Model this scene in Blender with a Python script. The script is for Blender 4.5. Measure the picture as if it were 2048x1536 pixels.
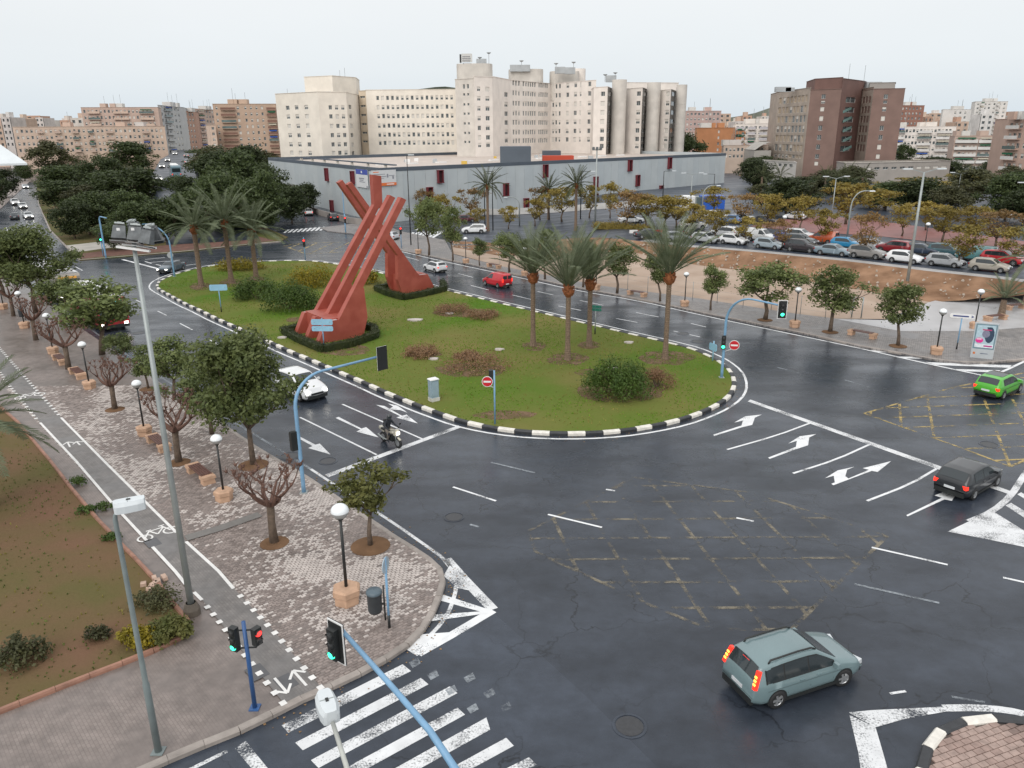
import bpy, bmesh, math, random
import numpy as np
from mathutils import Vector, Matrix, noise
random.seed(7)
for _o in list(bpy.data.objects): bpy.data.objects.remove(_o)
scene = bpy.context.scene
COL = scene.collection
rad = math.radians
# ---------------------------------------------------------------- camera
CAMH, FPX, HOR, ROLL = 17.0, 1540.0, 265.0, 0.008
_th = math.atan((768 - HOR) / FPX)
_c, _s = math.cos(ROLL), math.sin(ROLL)
FW = Vector((0, math.cos(_th), -math.sin(_th)))
_u0 = Vector((0, math.sin(_th), math.cos(_th)))
_r0 = Vector((1, 0, 0))
RT = _r0 * _c - _u0 * _s
UP = _u0 * _c + _r0 * _s
cam_d = bpy.data.cameras.new('camera'); cam = bpy.data.objects.new('camera', cam_d); COL.objects.link(cam)
cam_d.sensor_width = 36; cam_d.lens = FPX / 2048 * 36; cam_d.clip_start = .1; cam_d.clip_end = 9000
_m = Matrix((RT, UP, -FW)).transposed().to_4x4(); _m.translation = (0, 0, CAMH)
cam.matrix_world = _m
scene.camera = cam
# ---------------------------------------------------------------- sky, sun, exposure
SUN_EL, SUN_AZ = rad(38), rad(200)          # azimuth clockwise from +Y: behind the camera, a little to the left
w = bpy.data.worlds.new('World'); scene.world = w; w.use_nodes = True
nt = w.node_tree; nt.nodes.clear(); N = nt.nodes.new; L = nt.links.new
sky = N('ShaderNodeTexSky'); sky.sky_type = 'NISHITA'; sky.sun_disc = False
sky.sun_elevation = SUN_EL; sky.sun_rotation = SUN_AZ; sky.air_density = 1; sky.dust_density = 3
b1 = N('ShaderNodeBackground'); b1.inputs[1].default_value = .1; L(sky.outputs[0], b1.inputs[0])
tc = N('ShaderNodeTexCoord'); sx = N('ShaderNodeSeparateXYZ'); L(tc.outputs['Generated'], sx.inputs[0])
rp = N('ShaderNodeValToRGB'); L(sx.outputs[2], rp.inputs[0])
e = rp.color_ramp.elements
e[0].position = 0; e[0].color = (.74, .83, .90, 1)
e[1].position = .19; e[1].color = (.975, .985, .985, 1)
x = e.new(.07); x.color = (.87, .92, .955, 1)
x = e.new(1.0); x.color = (1.25, 1.26, 1.27, 1)
nz = N('ShaderNodeTexNoise'); nz.inputs['Scale'].default_value = 2.2; nz.inputs['Detail'].default_value = 4
mp = N('ShaderNodeMapping'); mp.inputs['Scale'].default_value = (1, 1, 3.5); L(tc.outputs['Generated'], mp.inputs[0]); L(mp.outputs[0], nz.inputs['Vector'])
mr = N('ShaderNodeMapRange'); mr.inputs[3].default_value = .955; mr.inputs[4].default_value = 1.045; L(nz.outputs[0], mr.inputs[0])
vm = N('ShaderNodeVectorMath'); vm.operation = 'SCALE'; L(rp.outputs[0], vm.inputs[0]); L(mr.outputs[0], vm.inputs['Scale'])
b2 = N('ShaderNodeBackground'); b2.inputs[1].default_value = 1.0; L(vm.outputs[0], b2.inputs[0])
mx = N('ShaderNodeMixShader'); mx.inputs[0].default_value = .9; L(b1.outputs[0], mx.inputs[1]); L(b2.outputs[0], mx.inputs[2])
wo = N('ShaderNodeOutputWorld'); L(mx.outputs[0], wo.inputs[0])
sd = bpy.data.lights.new('sun', 'SUN'); sd.energy = 1.5; sd.angle = rad(50); sd.color = (1, .965, .92)
sun = bpy.data.objects.new('sun', sd); COL.objects.link(sun)
_d = Vector((math.sin(SUN_AZ) * math.cos(SUN_EL), math.cos(SUN_AZ) * math.cos(SUN_EL), math.sin(SUN_EL)))
sun.rotation_euler = _d.to_track_quat('Z', 'Y').to_euler(); sun.location = (0, 0, 60)
vs = scene.view_settings
scene.cycles.max_bounces = 5; scene.cycles.diffuse_bounces = 2; scene.cycles.glossy_bounces = 2; scene.cycles.transmission_bounces = 2; scene.cycles.transparent_max_bounces = 6
vs.view_transform = 'Standard'; vs.look = 'None'; vs.exposure = 0.0; vs.gamma = 1; vs.use_curve_mapping = False
# ---------------------------------------------------------------- measuring: photo pixel (2048 x 1536) -> place
def ray(px, py): return RT * ((px - 1024) / FPX) - UP * ((py - 768) / FPX) + FW
def G(px, py, z=0.0):
    d = ray(px, py); t = (z - CAMH) / d.z
    return Vector((d.x * t, d.y * t, z))
def AT(px, py, Y):
    d = ray(px, py); t = Y / d.y
    return Vector((d.x * t, Y, CAMH + d.z * t))
def ZT(p, py):
    k = (768 - py) / FPX
    return CAMH + (k * (p.x * FW.x + p.y * FW.y) - (p.x * UP.x + p.y * UP.y)) / (UP.z - k * FW.z)
def MPP(p): return (Vector(p) - Vector((0, 0, CAMH))).dot(FW) / FPX      # metres per photo pixel there
# ---------------------------------------------------------------- mesh building
class MB:
    def __init__(s): s.v = []; s.f = []; s.m = []
    def add(s, vs, fs, mi=0):
        n = len(s.v); s.v.extend([tuple(v) for v in vs])
        for f in fs: s.f.append(tuple(i + n for i in f)); s.m.append(mi)
        return s
    def box(s, c, d, rz=0, mi=0, tx=1, ty=1):
        x, y, z = d[0] / 2, d[1] / 2, d[2] / 2; vs = []
        cs, sn = math.cos(rz), math.sin(rz)
        for sz in (-1, 1):
            kx, ky = (tx, ty) if sz > 0 else (1, 1)
            for a, b in ((-1, -1), (1, -1), (1, 1), (-1, 1)):
                X, Y = a * x * kx, b * y * ky
                vs.append((c[0] + X * cs - Y * sn, c[1] + X * sn + Y * cs, c[2] + sz * z))
        return s.add(vs, [(3, 2, 1, 0), (4, 5, 6, 7), (0, 1, 5, 4), (1, 2, 6, 5), (2, 3, 7, 6), (3, 0, 4, 7)], mi)
    def bar(s, p0, p1, w, h, mi=0, up=(0, 0, 1)):
        p0, p1 = Vector(p0), Vector(p1); d = (p1 - p0).normalized(); u = Vector(up)
        r = d.cross(u)
        if r.length < 1e-4: r = d.cross(Vector((1, 0, 0)))
        r.normalize(); u = r.cross(d)
        vs = []
        for p in (p0, p1):
            for a, b in ((-1, -1), (1, -1), (1, 1), (-1, 1)): vs.append(p + r * (a * w / 2) + u * (b * h / 2))
        return s.add(vs, [(0, 1, 2, 3), (7, 6, 5, 4), (4, 5, 1, 0), (5, 6, 2, 1), (6, 7, 3, 2), (7, 4, 0, 3)], mi)
    def tube(s, pts, rs, n=8, mi=0, cap=True):
        pts = [Vector(p) for p in pts]; k = len(pts)
        if not hasattr(rs, '__len__'): rs = [rs] * k
        vs = []; ref = Vector((0.13, 1, 0.07))
        for i, p in enumerate(pts):
            d = (pts[min(i + 1, k - 1)] - pts[max(i - 1, 0)]).normalized()
            a = d.cross(ref)
            if a.length < .05: a = d.cross(Vector((1, 0, 0)))
            a.normalize(); b = d.cross(a)
            for j in range(n):
                t = 2 * math.pi * j / n; vs.append(p + (a * math.cos(t) + b * math.sin(t)) * rs[i])
        fs = []
        for i in range(k - 1):
            for j in range(n):
                q = (j + 1) % n; fs.append((i * n + j, i * n + q, (i + 1) * n + q, (i + 1) * n + j))
        if cap: fs.append(tuple(range(n - 1, -1, -1))); fs.append(tuple((k - 1) * n + j for j in range(n)))
        return s.add(vs, fs, mi)
    def prism(s, poly, z0, z1, mi=0, bottom=False):
        n = len(poly); ar = sum(poly[i][0] * poly[(i + 1) % n][1] - poly[(i + 1) % n][0] * poly[i][1] for i in range(n))
        if ar < 0: poly = list(poly)[::-1]
        vs = [(p[0], p[1], z0) for p in poly] + [(p[0], p[1], z1) for p in poly]
        fs = [tuple(range(n, 2 * n))]
        if bottom: fs.append(tuple(range(n - 1, -1, -1)))
        for i in range(n): j = (i + 1) % n; fs.append((i, j, j + n, i + n))
        return s.add(vs, fs, mi)
    def sheet(s, poly, z, mi=0):
        n = len(poly); ar = sum(poly[i][0] * poly[(i + 1) % n][1] - poly[(i + 1) % n][0] * poly[i][1] for i in range(n))
        if ar < 0: poly = list(poly)[::-1]
        return s.add([(p[0], p[1], z) for p in poly], [tuple(range(n))], mi)
    def lathe(s, prof, n=16, c=(0, 0, 0), mi=0):
        vs = []; fs = []
        for r, z in prof:
            for j in range(n): t = 2 * math.pi * j / n; vs.append((c[0] + r * math.cos(t), c[1] + r * math.sin(t), c[2] + z))
        for i in range(len(prof) - 1):
            for j in range(n): q = (j + 1) % n; fs.append((i * n + j, i * n + q, (i + 1) * n + q, (i + 1) * n + j))
        return s.add(vs, fs, mi)
    def strip(s, pts, wd, z, mi=0, closed=False):
        pts = [Vector((p[0], p[1], 0)) for p in pts]; n = len(pts); vs = []
        for i in range(n):
            a = pts[(i - 1) % n] if (closed or i > 0) else pts[i]; b = pts[(i + 1) % n] if (closed or i < n - 1) else pts[i]
            d = (b - a).normalized(); nn = Vector((-d.y, d.x, 0)) * wd / 2
            vs += [(pts[i].x + nn.x, pts[i].y + nn.y, z), (pts[i].x - nn.x, pts[i].y - nn.y, z)]
        fs = []
        for i in range(n if closed else n - 1):
            j = (i + 1) % n; fs.append((2 * i + 1, 2 * j + 1, 2 * j, 2 * i))
        return s.add(vs, fs, mi)
    def mesh(s, name, mats, smooth=False):
        me = bpy.data.meshes.new(name); me.from_pydata(s.v, [], s.f)
        for m in (mats if isinstance(mats, (list, tuple)) else [mats]): me.materials.append(m)
        if len(set(s.m)) > 1: me.polygons.foreach_set('material_index', s.m)
        if smooth: me.polygons.foreach_set('use_smooth', [True] * len(s.f))
        me.update(); return me
    def build(s, name, mats, parent=None, smooth=False): return put(name, s.mesh(name, mats, smooth), parent)
def put(name, me, parent=None, loc=None, rz=0, sc=None):
    o = bpy.data.objects.new(name, me); COL.objects.link(o)
    if parent is not None: o.parent = parent
    if loc is not None: o.location = loc
    if rz: o.rotation_euler = (0, 0, rz)
    if sc is not None: o.scale = (sc, sc, sc) if not hasattr(sc, '__len__') else sc
    return o
def tag(o, label=None, cat=None, group=None, kind=None):
    if label: o['label'] = label
    if cat: o['category'] = cat
    if group: o['group'] = group
    if kind: o['kind'] = kind
    return o
def thing(name, loc, label, cat, group=None, rz=0):
    o = put(name, None, None, loc, rz); o.empty_display_size = .3
    return tag(o, label, cat, group)
def copy_tree(o, parent=None):
    c = o.copy(); COL.objects.link(c); c.parent = parent
    for ch in o.children: copy_tree(ch, c)
    return c
def place(proto, used, loc, rz, label, group=None, sc=1.0):
    o = proto if not used.get(proto.name) else copy_tree(proto)
    used[proto.name] = True
    o.location = loc; o.rotation_euler = (0, 0, rz); o.scale = (sc, sc, sc) if not hasattr(sc, '__len__') else sc
    o['label'] = label
    if group: o['group'] = group
    return o
# ---------------------------------------------------------------- materials
def M(name, col, rough=.7, var=.18, scale=3.0, col2=None, bump=0.0, bscale=40.0, metal=0, coat=0, emit=None, spec=.5, detail=4, rvar=0, world=False, rnd=0.0):
    m = bpy.data.materials.new(name); m.use_nodes = True; t = m.node_tree; P = t.nodes['Principled BSDF']
    P.inputs['Roughness'].default_value = rough; P.inputs['Metallic'].default_value = metal
    P.inputs['Specular IOR Level'].default_value = spec
    if coat: P.inputs['Coat Weight'].default_value = coat; P.inputs['Coat Roughness'].default_value = .06
    c = list(col) + [1]
    if emit:
        P.inputs['Emission Color'].default_value = list(emit[:3]) + [1]; P.inputs['Emission Strength'].default_value = emit[3]
    P.inputs['Base Color'].default_value = c
    co = t.nodes.new('ShaderNodeNewGeometry').outputs['Position'] if world else t.nodes.new('ShaderNodeTexCoord').outputs['Object']
    if var or col2:
        n = t.nodes.new('ShaderNodeTexNoise'); n.inputs['Scale'].default_value = scale; n.inputs['Detail'].default_value = detail; t.links.new(co, n.inputs['Vector'])
        r = t.nodes.new('ShaderNodeMapRange'); r.inputs[1].default_value = .3; r.inputs[2].default_value = .7; t.links.new(n.outputs[0], r.inputs[0])
        mix = t.nodes.new('ShaderNodeMix'); mix.data_type = 'RGBA'; t.links.new(r.outputs[0], mix.inputs[0])
        ca = [k * (1 - var) for k in col] + [1]; cb = ([k for k in col2] if col2 else [min(1, k * (1 + var)) for k in col]) + [1]
        mix.inputs[6].default_value = ca; mix.inputs[7].default_value = cb; out = mix.outputs[2]
        if rnd:
            oi = t.nodes.new('ShaderNodeObjectInfo'); hs = t.nodes.new('ShaderNodeHueSaturation')
            mr = t.nodes.new('ShaderNodeMapRange'); mr.inputs[3].default_value = 1 - rnd; mr.inputs[4].default_value = 1 + rnd; t.links.new(oi.outputs['Random'], mr.inputs[0])
            t.links.new(mr.outputs[0], hs.inputs['Value']); t.links.new(out, hs.inputs['Color']); out = hs.outputs[0]
        t.links.new(out, P.inputs['Base Color'])
        if rvar:
            q = t.nodes.new('ShaderNodeMapRange'); q.inputs[1].default_value = .3; q.inputs[2].default_value = .7; q.inputs[3].default_value = rough - rvar; q.inputs[4].default_value = rough + rvar
            t.links.new(n.outputs[0], q.inputs[0]); t.links.new(q.outputs[0], P.inputs['Roughness'])
    if bump:
        n2 = t.nodes.new('ShaderNodeTexNoise'); n2.inputs['Scale'].default_value = bscale; n2.inputs['Detail'].default_value = 3; t.links.new(co, n2.inputs['Vector'])
        b = t.nodes.new('ShaderNodeBump'); b.inputs['Strength'].default_value = bump; b.inputs['Distance'].default_value = .05; t.links.new(n2.outputs[0], b.inputs['Height']); t.links.new(b.outputs[0], P.inputs['Normal'])
    return m
def worn(name, col, keep=.6, scale=5, soft=.12, rough=.5):
    m = M(name, col, rough, .1, 2, world=True); t = m.node_tree; P = t.nodes['Principled BSDF']; out = [n for n in t.nodes if n.type == 'OUTPUT_MATERIAL'][0]
    g = t.nodes.new('ShaderNodeNewGeometry'); n = t.nodes.new('ShaderNodeTexNoise'); n.inputs['Scale'].default_value = scale; n.inputs['Detail'].default_value = 6; n.inputs['Roughness'].default_value = .62
    t.links.new(g.outputs['Position'], n.inputs['Vector'])
    n3 = t.nodes.new('ShaderNodeTexNoise'); n3.inputs['Scale'].default_value = .8; n3.inputs['Detail'].default_value = 2; t.links.new(g.outputs['Position'], n3.inputs['Vector'])
    ad = t.nodes.new('ShaderNodeMath'); ad.operation = 'MULTIPLY_ADD'; ad.inputs[1].default_value = 1.0; t.links.new(n3.outputs[0], ad.inputs[0]); t.links.new(n.outputs[0], ad.inputs[2])
    r = t.nodes.new('ShaderNodeMapRange'); c = 1.0 + (keep - .5) * .62; r.inputs[1].default_value = c - soft; r.inputs[2].default_value = c + soft; t.links.new(ad.outputs[0], r.inputs[0])
    r.inputs[3].default_value = 0; r.inputs[4].default_value = 1
    tr = t.nodes.new('ShaderNodeBsdfTransparent'); mx = t.nodes.new('ShaderNodeMixShader'); t.links.new(r.outputs[0], mx.inputs[0]); t.links.new(P.outputs[0], mx.inputs[1]); t.links.new(tr.outputs[0], mx.inputs[2]); t.links.new(mx.outputs[0], out.inputs[0])
    return m
def asphalt(name, base, wet=.5, crack=True):
    m = M(name, (base, base * 1.02, base * 1.06), .45, .0, world=True); t = m.node_tree; P = t.nodes['Principled BSDF']; Nn = t.nodes.new; Lk = t.links.new
    P.inputs['Specular IOR Level'].default_value = .36
    g = Nn('ShaderNodeNewGeometry').outputs['Position']
    def nz(sc, det=4, ro=.55, stretch=None):
        n = Nn('ShaderNodeTexNoise'); n.inputs['Scale'].default_value = sc; n.inputs['Detail'].default_value = det; n.inputs['Roughness'].default_value = ro
        if stretch:
            mp = Nn('ShaderNodeMapping'); mp.inputs['Scale'].default_value = stretch; mp.inputs['Rotation'].default_value = (0, 0, .75); Lk(g, mp.inputs[0]); Lk(mp.outputs[0], n.inputs['Vector'])
        else: Lk(g, n.inputs['Vector'])
        return n.outputs[0]
    def rg(v, a, b, c, d):
        r = Nn('ShaderNodeMapRange'); r.inputs[1].default_value = a; r.inputs[2].default_value = b; r.inputs[3].default_value = c; r.inputs[4].default_value = d; Lk(v, r.inputs[0]); return r.outputs[0]
    big = nz(.16, 5, .6, (1, 2.6, 1)); fine = nz(45, 3); mid = nz(1.3, 5, .65)
    def mul(a, b):
        k = Nn('ShaderNodeMath'); k.operation = 'MULTIPLY'; Lk(a, k.inputs[0]); Lk(b, k.inputs[1]); return k.outputs[0]
    val = mul(mul(rg(big, .3, .7, .68, 1.36), rg(mid, .3, .7, .8, 1.2)), rg(fine, .3, .7, .8, 1.2))
    if crack:
        v = Nn('ShaderNodeTexVoronoi'); v.feature = 'DISTANCE_TO_EDGE'; v.inputs['Scale'].default_value = .28
        wv = Nn('ShaderNodeTexNoise'); wv.inputs['Scale'].default_value = .9; wv.inputs['Detail'].default_value = 5; Lk(g, wv.inputs['Vector'])
        va = Nn('ShaderNodeVectorMath'); va.operation = 'MULTIPLY_ADD'; va.inputs[1].default_value = (2.2, 2.2, 0); Lk(wv.outputs[1], va.inputs[0]); Lk(g, va.inputs[2]); Lk(va.outputs[0], v.inputs['Vector'])
        ck = rg(v.outputs[0], .0, .012, .35, 1.0); gate = rg(nz(.11, 2), .42, .55, 0, 1)
        mxv = Nn('ShaderNodeMix'); mxv.inputs[2].default_value = 1.0; Lk(gate, mxv.inputs[0]); Lk(ck, mxv.inputs[3]); val = mul(val, mxv.outputs[0])
    sc = Nn('ShaderNodeVectorMath'); sc.operation = 'SCALE'; sc.inputs[0].default_value = (base * .80, base * .98, base * 1.32); Lk(val, sc.inputs['Scale']); Lk(sc.outputs[0], P.inputs['Base Color'])
    Lk(rg(big, .35, .68, .52 - .16 * wet, .36 - .22 * wet), P.inputs['Roughness'])
    bp = Nn('ShaderNodeBump'); bp.inputs['Strength'].default_value = .25; bp.inputs['Distance'].default_value = .01; Lk(nz(60, 3), bp.inputs['Height']); Lk(bp.outputs[0], P.inputs['Normal'])
    return m
def leafmat(name, c1, c2, rnd=.18):
    m = M(name, c1, .55, 0, 1.6, col2=c2, rnd=rnd, spec=.35, detail=3); t = m.node_tree; P = t.nodes['Principled BSDF']; out = [n for n in t.nodes if n.type == 'OUTPUT_MATERIAL'][0]
    tr = t.nodes.new('ShaderNodeBsdfTranslucent'); mx = t.nodes.new('ShaderNodeMixShader'); mx.inputs[0].default_value = .32
    src = P.inputs['Base Color'].links[0].from_socket; t.links.new(src, tr.inputs[0]); t.links.new(P.outputs[0], mx.inputs[1]); t.links.new(tr.outputs[0], mx.inputs[2]); t.links.new(mx.outputs[0], out.inputs[0])
    return m
def bricks(name, c1, c2, cm, bw, bh, rot=0, rough=.55, mortar=.03, wetcol=None, wscale=.25, wlo=.45, whi=.6):
    m = M(name, c1, rough, 0, world=True); t = m.node_tree; P = t.nodes['Principled BSDF']; Nn = t.nodes.new; Lk = t.links.new
    g = Nn('ShaderNodeNewGeometry').outputs['Position']; mp = Nn('ShaderNodeMapping'); mp.inputs['Rotation'].default_value = (0, 0, rot); Lk(g, mp.inputs[0])
    b = Nn('ShaderNodeTexBrick'); b.inputs['Scale'].default_value = 1; b.inputs['Brick Width'].default_value = bw; b.inputs['Row Height'].default_value = bh; b.inputs['Mortar Size'].default_value = mortar * bh; b.inputs['Bias'].default_value = 0
    b.inputs['Color1'].default_value = list(c1) + [1]; b.inputs['Color2'].default_value = list(c2) + [1]; b.inputs['Mortar'].default_value = list(cm) + [1]; Lk(mp.outputs[0], b.inputs['Vector'])
    out = b.outputs[0]
    if wetcol:
        n = Nn('ShaderNodeTexNoise'); n.inputs['Scale'].default_value = wscale; n.inputs['Detail'].default_value = 6; n.inputs['Roughness'].default_value = .6; Lk(g, n.inputs['Vector'])
        r = Nn('ShaderNodeMapRange'); r.inputs[1].default_value = wlo; r.inputs[2].default_value = whi; Lk(n.outputs[0], r.inputs[0])
        mx = Nn('ShaderNodeMix'); mx.data_type = 'RGBA'; mx.blend_type = 'MIX'; Lk(r.outputs[0], mx.inputs[0]); Lk(out, mx.inputs[6]); mx.inputs[7].default_value = list(wetcol) + [1]; out = mx.outputs[2]
        q = Nn('ShaderNodeMapRange'); q.inputs[3].default_value = rough; q.inputs[4].default_value = .3; Lk(r.outputs[0], q.inputs[0]); Lk(q.outputs[0], P.inputs['Roughness'])
    n5 = Nn('ShaderNodeTexNoise'); n5.inputs['Scale'].default_value = 2.5; n5.inputs['Detail'].default_value = 5; Lk(g, n5.inputs['Vector'])
    r5 = Nn('ShaderNodeMapRange'); r5.inputs[1].default_value = .3; r5.inputs[2].default_value = .7; r5.inputs[3].default_value = .8; r5.inputs[4].default_value = 1.18; Lk(n5.outputs[0], r5.inputs[0])
    sc = Nn('ShaderNodeVectorMath'); sc.operation = 'SCALE'; Lk(out, sc.inputs[0]); Lk(r5.outputs[0], sc.inputs['Scale']); Lk(sc.outputs[0], P.inputs['Base Color'])
    return m
MT = {}
MT['road'] = asphalt('wet_asphalt', .038, 1.0)
MT['patch'] = asphalt('older_asphalt', .046, .8)
MT['avenue'] = asphalt('avenue_asphalt', .035, .1, False)
MT['lot'] = asphalt('car_park_asphalt', .06, .25, False)
MT['white'] = worn('road_paint_white', (.74, .75, .76), .80, 16, .1)
MT['white_worn'] = worn('road_paint_worn', (.68, .69, .70), .66, 15, .13)
MT['white_faint'] = worn('road_paint_faint', (.30, .33, .36), .5, 8, .25)
MT['yellow'] = worn('road_paint_yellow', (.19, .165, .12), .36, 3.5, .16)
MT['yellow_b'] = worn('road_paint_yellow_bright', (.42, .31, .11), .42, 3.5, .14)
MT['grass'] = M('lawn', (.078, .15, .017), .9, 0, .11, col2=(.185, .158, .055), spec=.08, bump=1.0, bscale=5, world=True, detail=8)
MT['bedsoil'] = M('bed_soil', (.17, .095, .062), .9, 0, .25, col2=(.105, .10, .036), spec=.1, bump=.6, bscale=6, world=True, detail=8)
MT['soil'] = M('bare_earth', (.17, .10, .058), .95, .25, .9, spec=.1, bump=.6, bscale=5, world=True, detail=8)
MT['sand'] = M('sandy_earth', (.46, .365, .295), .95, 0, .25, col2=(.35, .26, .20), spec=.1, bump=.4, bscale=4, world=True, detail=8)
MT['bank'] = M('clay_bank', (.33, .20, .125), .95, 0, .5, col2=(.15, .085, .05), spec=.1, bump=.9, bscale=2.2, world=True, detail=9)
MT['bark'] = M('bark', (.13, .095, .07), .9, .3, 5, bump=.5, bscale=20)
MT['bark_red'] = M('pruned_bark', (.145, .08, .06), .9, .3, 5, bump=.5, bscale=20)
MT['palm_bark'] = M('palm_bark', (.19, .135, .095), .95, .3, 9, bump=.8, bscale=14)
MT['palm_boot'] = M('palm_leaf_bases', (.27, .095, .035), .9, .35, 12, bump=.8, bscale=20)
MT['conc'] = M('concrete', (.46, .45, .43), .8, .15, 1.5, bump=.2)
MT['plinth'] = M('sand_concrete', (.50, .32, .215), .8, .14, 3, bump=.2, world=True)
MT['steel'] = M('galvanised_steel', (.33, .36, .355), .45, .12, 2, metal=.3)
MT['lampgrey'] = M('lamp_grey', (.62, .66, .68), .5, .05)
MT['black'] = M('black_paint', (.02, .022, .022), .45, .1)
MT['rubber'] = M('tyre_rubber', (.018, .018, .019), .75, .1)
MT['blue'] = M('signal_blue', (.19, .355, .53), .45, .12, 2)
MT['signblue'] = M('sign_back_blue', (.27, .50, .66), .45, .08, 3)
MT['glass'] = M('window_glass', (.018, .024, .028), .06, 0, spec=.8)
MT['cglass'] = M('car_glass', (.022, .03, .034), .05, 0, spec=.8)
MT['wpaint'] = M('white_paint', (.78, .78, .77), .45, .05)
MT['globe'] = M('globe_white', (.82, .85, .87), .2, .03)
MT['globe2'] = M('globe_lower', (.34, .34, .33), .35, .05)
MT['rim'] = M('alloy_rim', (.42, .43, .44), .3, .1, metal=.6)
MT['green_on'] = M('green_lamp', (.05, .6, .35), .3, 0, emit=(.04, 1, .5, 3.2))
MT['red_on'] = M('red_lamp', (.8, .03, .03), .3, 0, emit=(1, .035, .03, 2.8))
MT['tail_on'] = M('tail_lamp_lit', (.6, .03, .02), .3, 0, emit=(1, .03, .012, 1.5))
MT['tail'] = M('tail_lamp', (.30, .012, .012), .2, 0)
MT['head_on'] = M('head_lamp_lit', (.9, .9, .85), .2, 0, emit=(1, .95, .85, 6))
MT['head'] = M('head_lamp', (.6, .63, .65), .12, 0)
MT['orange_on'] = M('amber_lamp', (.9, .4, .05), .3, 0, emit=(1, .45, .05, 4))
MT['dark'] = M('dark_lens', (.03, .03, .03), .3, 0)
MT['plate'] = M('number_plate', (.62, .64, .66), .4, .1)
# ================================================================ GROUND AND ROADS
def struct(name, mb, mat, parent=None, smooth=False):
    o = mb.build(name, mat, parent, smooth)
    if parent is None: o['kind'] = 'structure'
    return o
def GP(pts, z=0.0): return [G(x, y, z) for x, y in pts]
def resample(pts, step, closed=False):
    pts = [Vector((p[0], p[1], 0)) for p in pts]
    if closed: pts = pts + [pts[0]]
    ls = [(pts[i + 1] - pts[i]).length for i in range(len(pts) - 1)]; tot = sum(ls); n = max(1, round(tot / step)); out = []; i = 0; acc = 0
    for k in range(n + (0 if closed else 1)):
        d = tot * k / n
        while i < len(ls) - 1 and acc + ls[i] < d: acc += ls[i]; i += 1
        out.append(pts[i].lerp(pts[i + 1], min(1, (d - acc) / max(ls[i], 1e-6))))
    return out
def smooth(pts, closed=True, it=2):
    pts = [Vector((p[0], p[1], 0)) for p in pts]
    for _ in range(it):
        q = []; n = len(pts)
        for i in range(n if closed else n - 1):
            a, b = pts[i], pts[(i + 1) % n]; q += [a.lerp(b, .25), a.lerp(b, .75)]
        if not closed: q = [pts[0]] + q + [pts[-1]]
        pts = q
    return pts
def inside(p, poly):
    x, y = p[0], p[1]; c = False; n = len(poly); j = n - 1
    for i in range(n):
        xi, yi, xj, yj = poly[i][0], poly[i][1], poly[j][0], poly[j][1]
        if (yi > y) != (yj > y) and x < (xj - xi) * (y - yi) / (yj - yi) + xi: c = not c
        j = i
    return c
def offset(pts, d, closed=True):
    n = len(pts); o = []
    for i in range(n):
        a = pts[(i - 1) % n] if closed or i else pts[i]; b = pts[(i + 1) % n] if closed or i < n - 1 else pts[i]
        t = (b - a).normalized(); o.append(pts[i] + Vector((-t.y, t.x, 0)) * d)
    return o
def orient(pts):
    a = sum(pts[i].x * pts[(i + 1) % len(pts)].y - pts[(i + 1) % len(pts)].x * pts[i].y for i in range(len(pts)))
    return pts if a > 0 else pts[::-1]
mb = MB(); mb.lathe([(7000, 0), (1500, 0), (.1, 0)][::-1], 48, (0, 0, -.4))
struct('ground', mb, M('far_ground', (.16, .15, .13), .9, .2, .02, world=True))
mb = MB(); mb.sheet([(-330, -30), (120, -30), (200, 120), (200, 320), (-330, 520)], 0)
road = struct('road', mb, MT['road'])
# older lighter asphalt beside the near kerb, its seam running to the lower right
mb = MB(); mb.sheet(GP([(985, 1224), (1060, 1290), (1180, 1400), (1340, 1560), (1400, 1900), (-400, 1900), (300, 1540), (500, 1452), (640, 1386), (740, 1340), (800, 1305), (836, 1300)]), .002)
mb.build('asphalt_patch', MT['patch'], road)
# ---- terrain behind: car park and street on higher ground
def ZL(X):
    t = max(0, min(1, X / 28.0)); return 1.8 * t * t * (3 - 2 * t)
def GL(px, py, dz=0.0):
    z = 0
    for _ in range(8): p = G(px, py, z + dz); z = ZL(p.x)
    return p
bt = [GL(x, y) for x, y in ((905, 483), (1000, 487), (1090, 482), (1150, 477), (1200, 476), (1250, 480), (1370, 495), (1520, 506), (1690, 523), (1861, 544), (1998, 559), (2150, 580))]
bb = [G(x, y, .05) for x, y in ((907, 494), (1000, 512), (1090, 517), (1150, 510), (1200, 504), (1250, 501), (1370, 527), (1503, 544), (1600, 558), (1710, 579), (1800, 592), (1856, 604))] 
def lerp_line(pts, n):
    r = resample(pts, sum((pts[i + 1] - pts[i]).length for i in range(len(pts) - 1)) / n); out = []
    for p in r: out.append(p)
    return out[:n + 1]
NB = 120; A = lerp_line(bt, NB); B = lerp_line(bb, NB)
# car park sheet
mb = MB(); rows = 30
vs_ = []; 
for j in range(rows + 1):
    for i in range(NB + 1):
        a = A[i]; f = (j / rows) ** 1.6; Y = a.y + (430 - a.y) * f; X = a.x + (a.x * 430 / max(a.y, 1) * 1.25 - a.x) * f + (8 * f if i > NB / 2 else -25 * f)
        vs_.append((X, Y, ZL(X) + .006 * 0))
mb.add(vs_, [(j * (NB + 1) + i, j * (NB + 1) + i + 1, (j + 1) * (NB + 1) + i + 1, (j + 1) * (NB + 1) + i) for j in range(rows) for i in range(NB)])
carpark = struct('car_park', mb, MT['lot'], smooth=True)
carpark.location.z = .012
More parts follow.
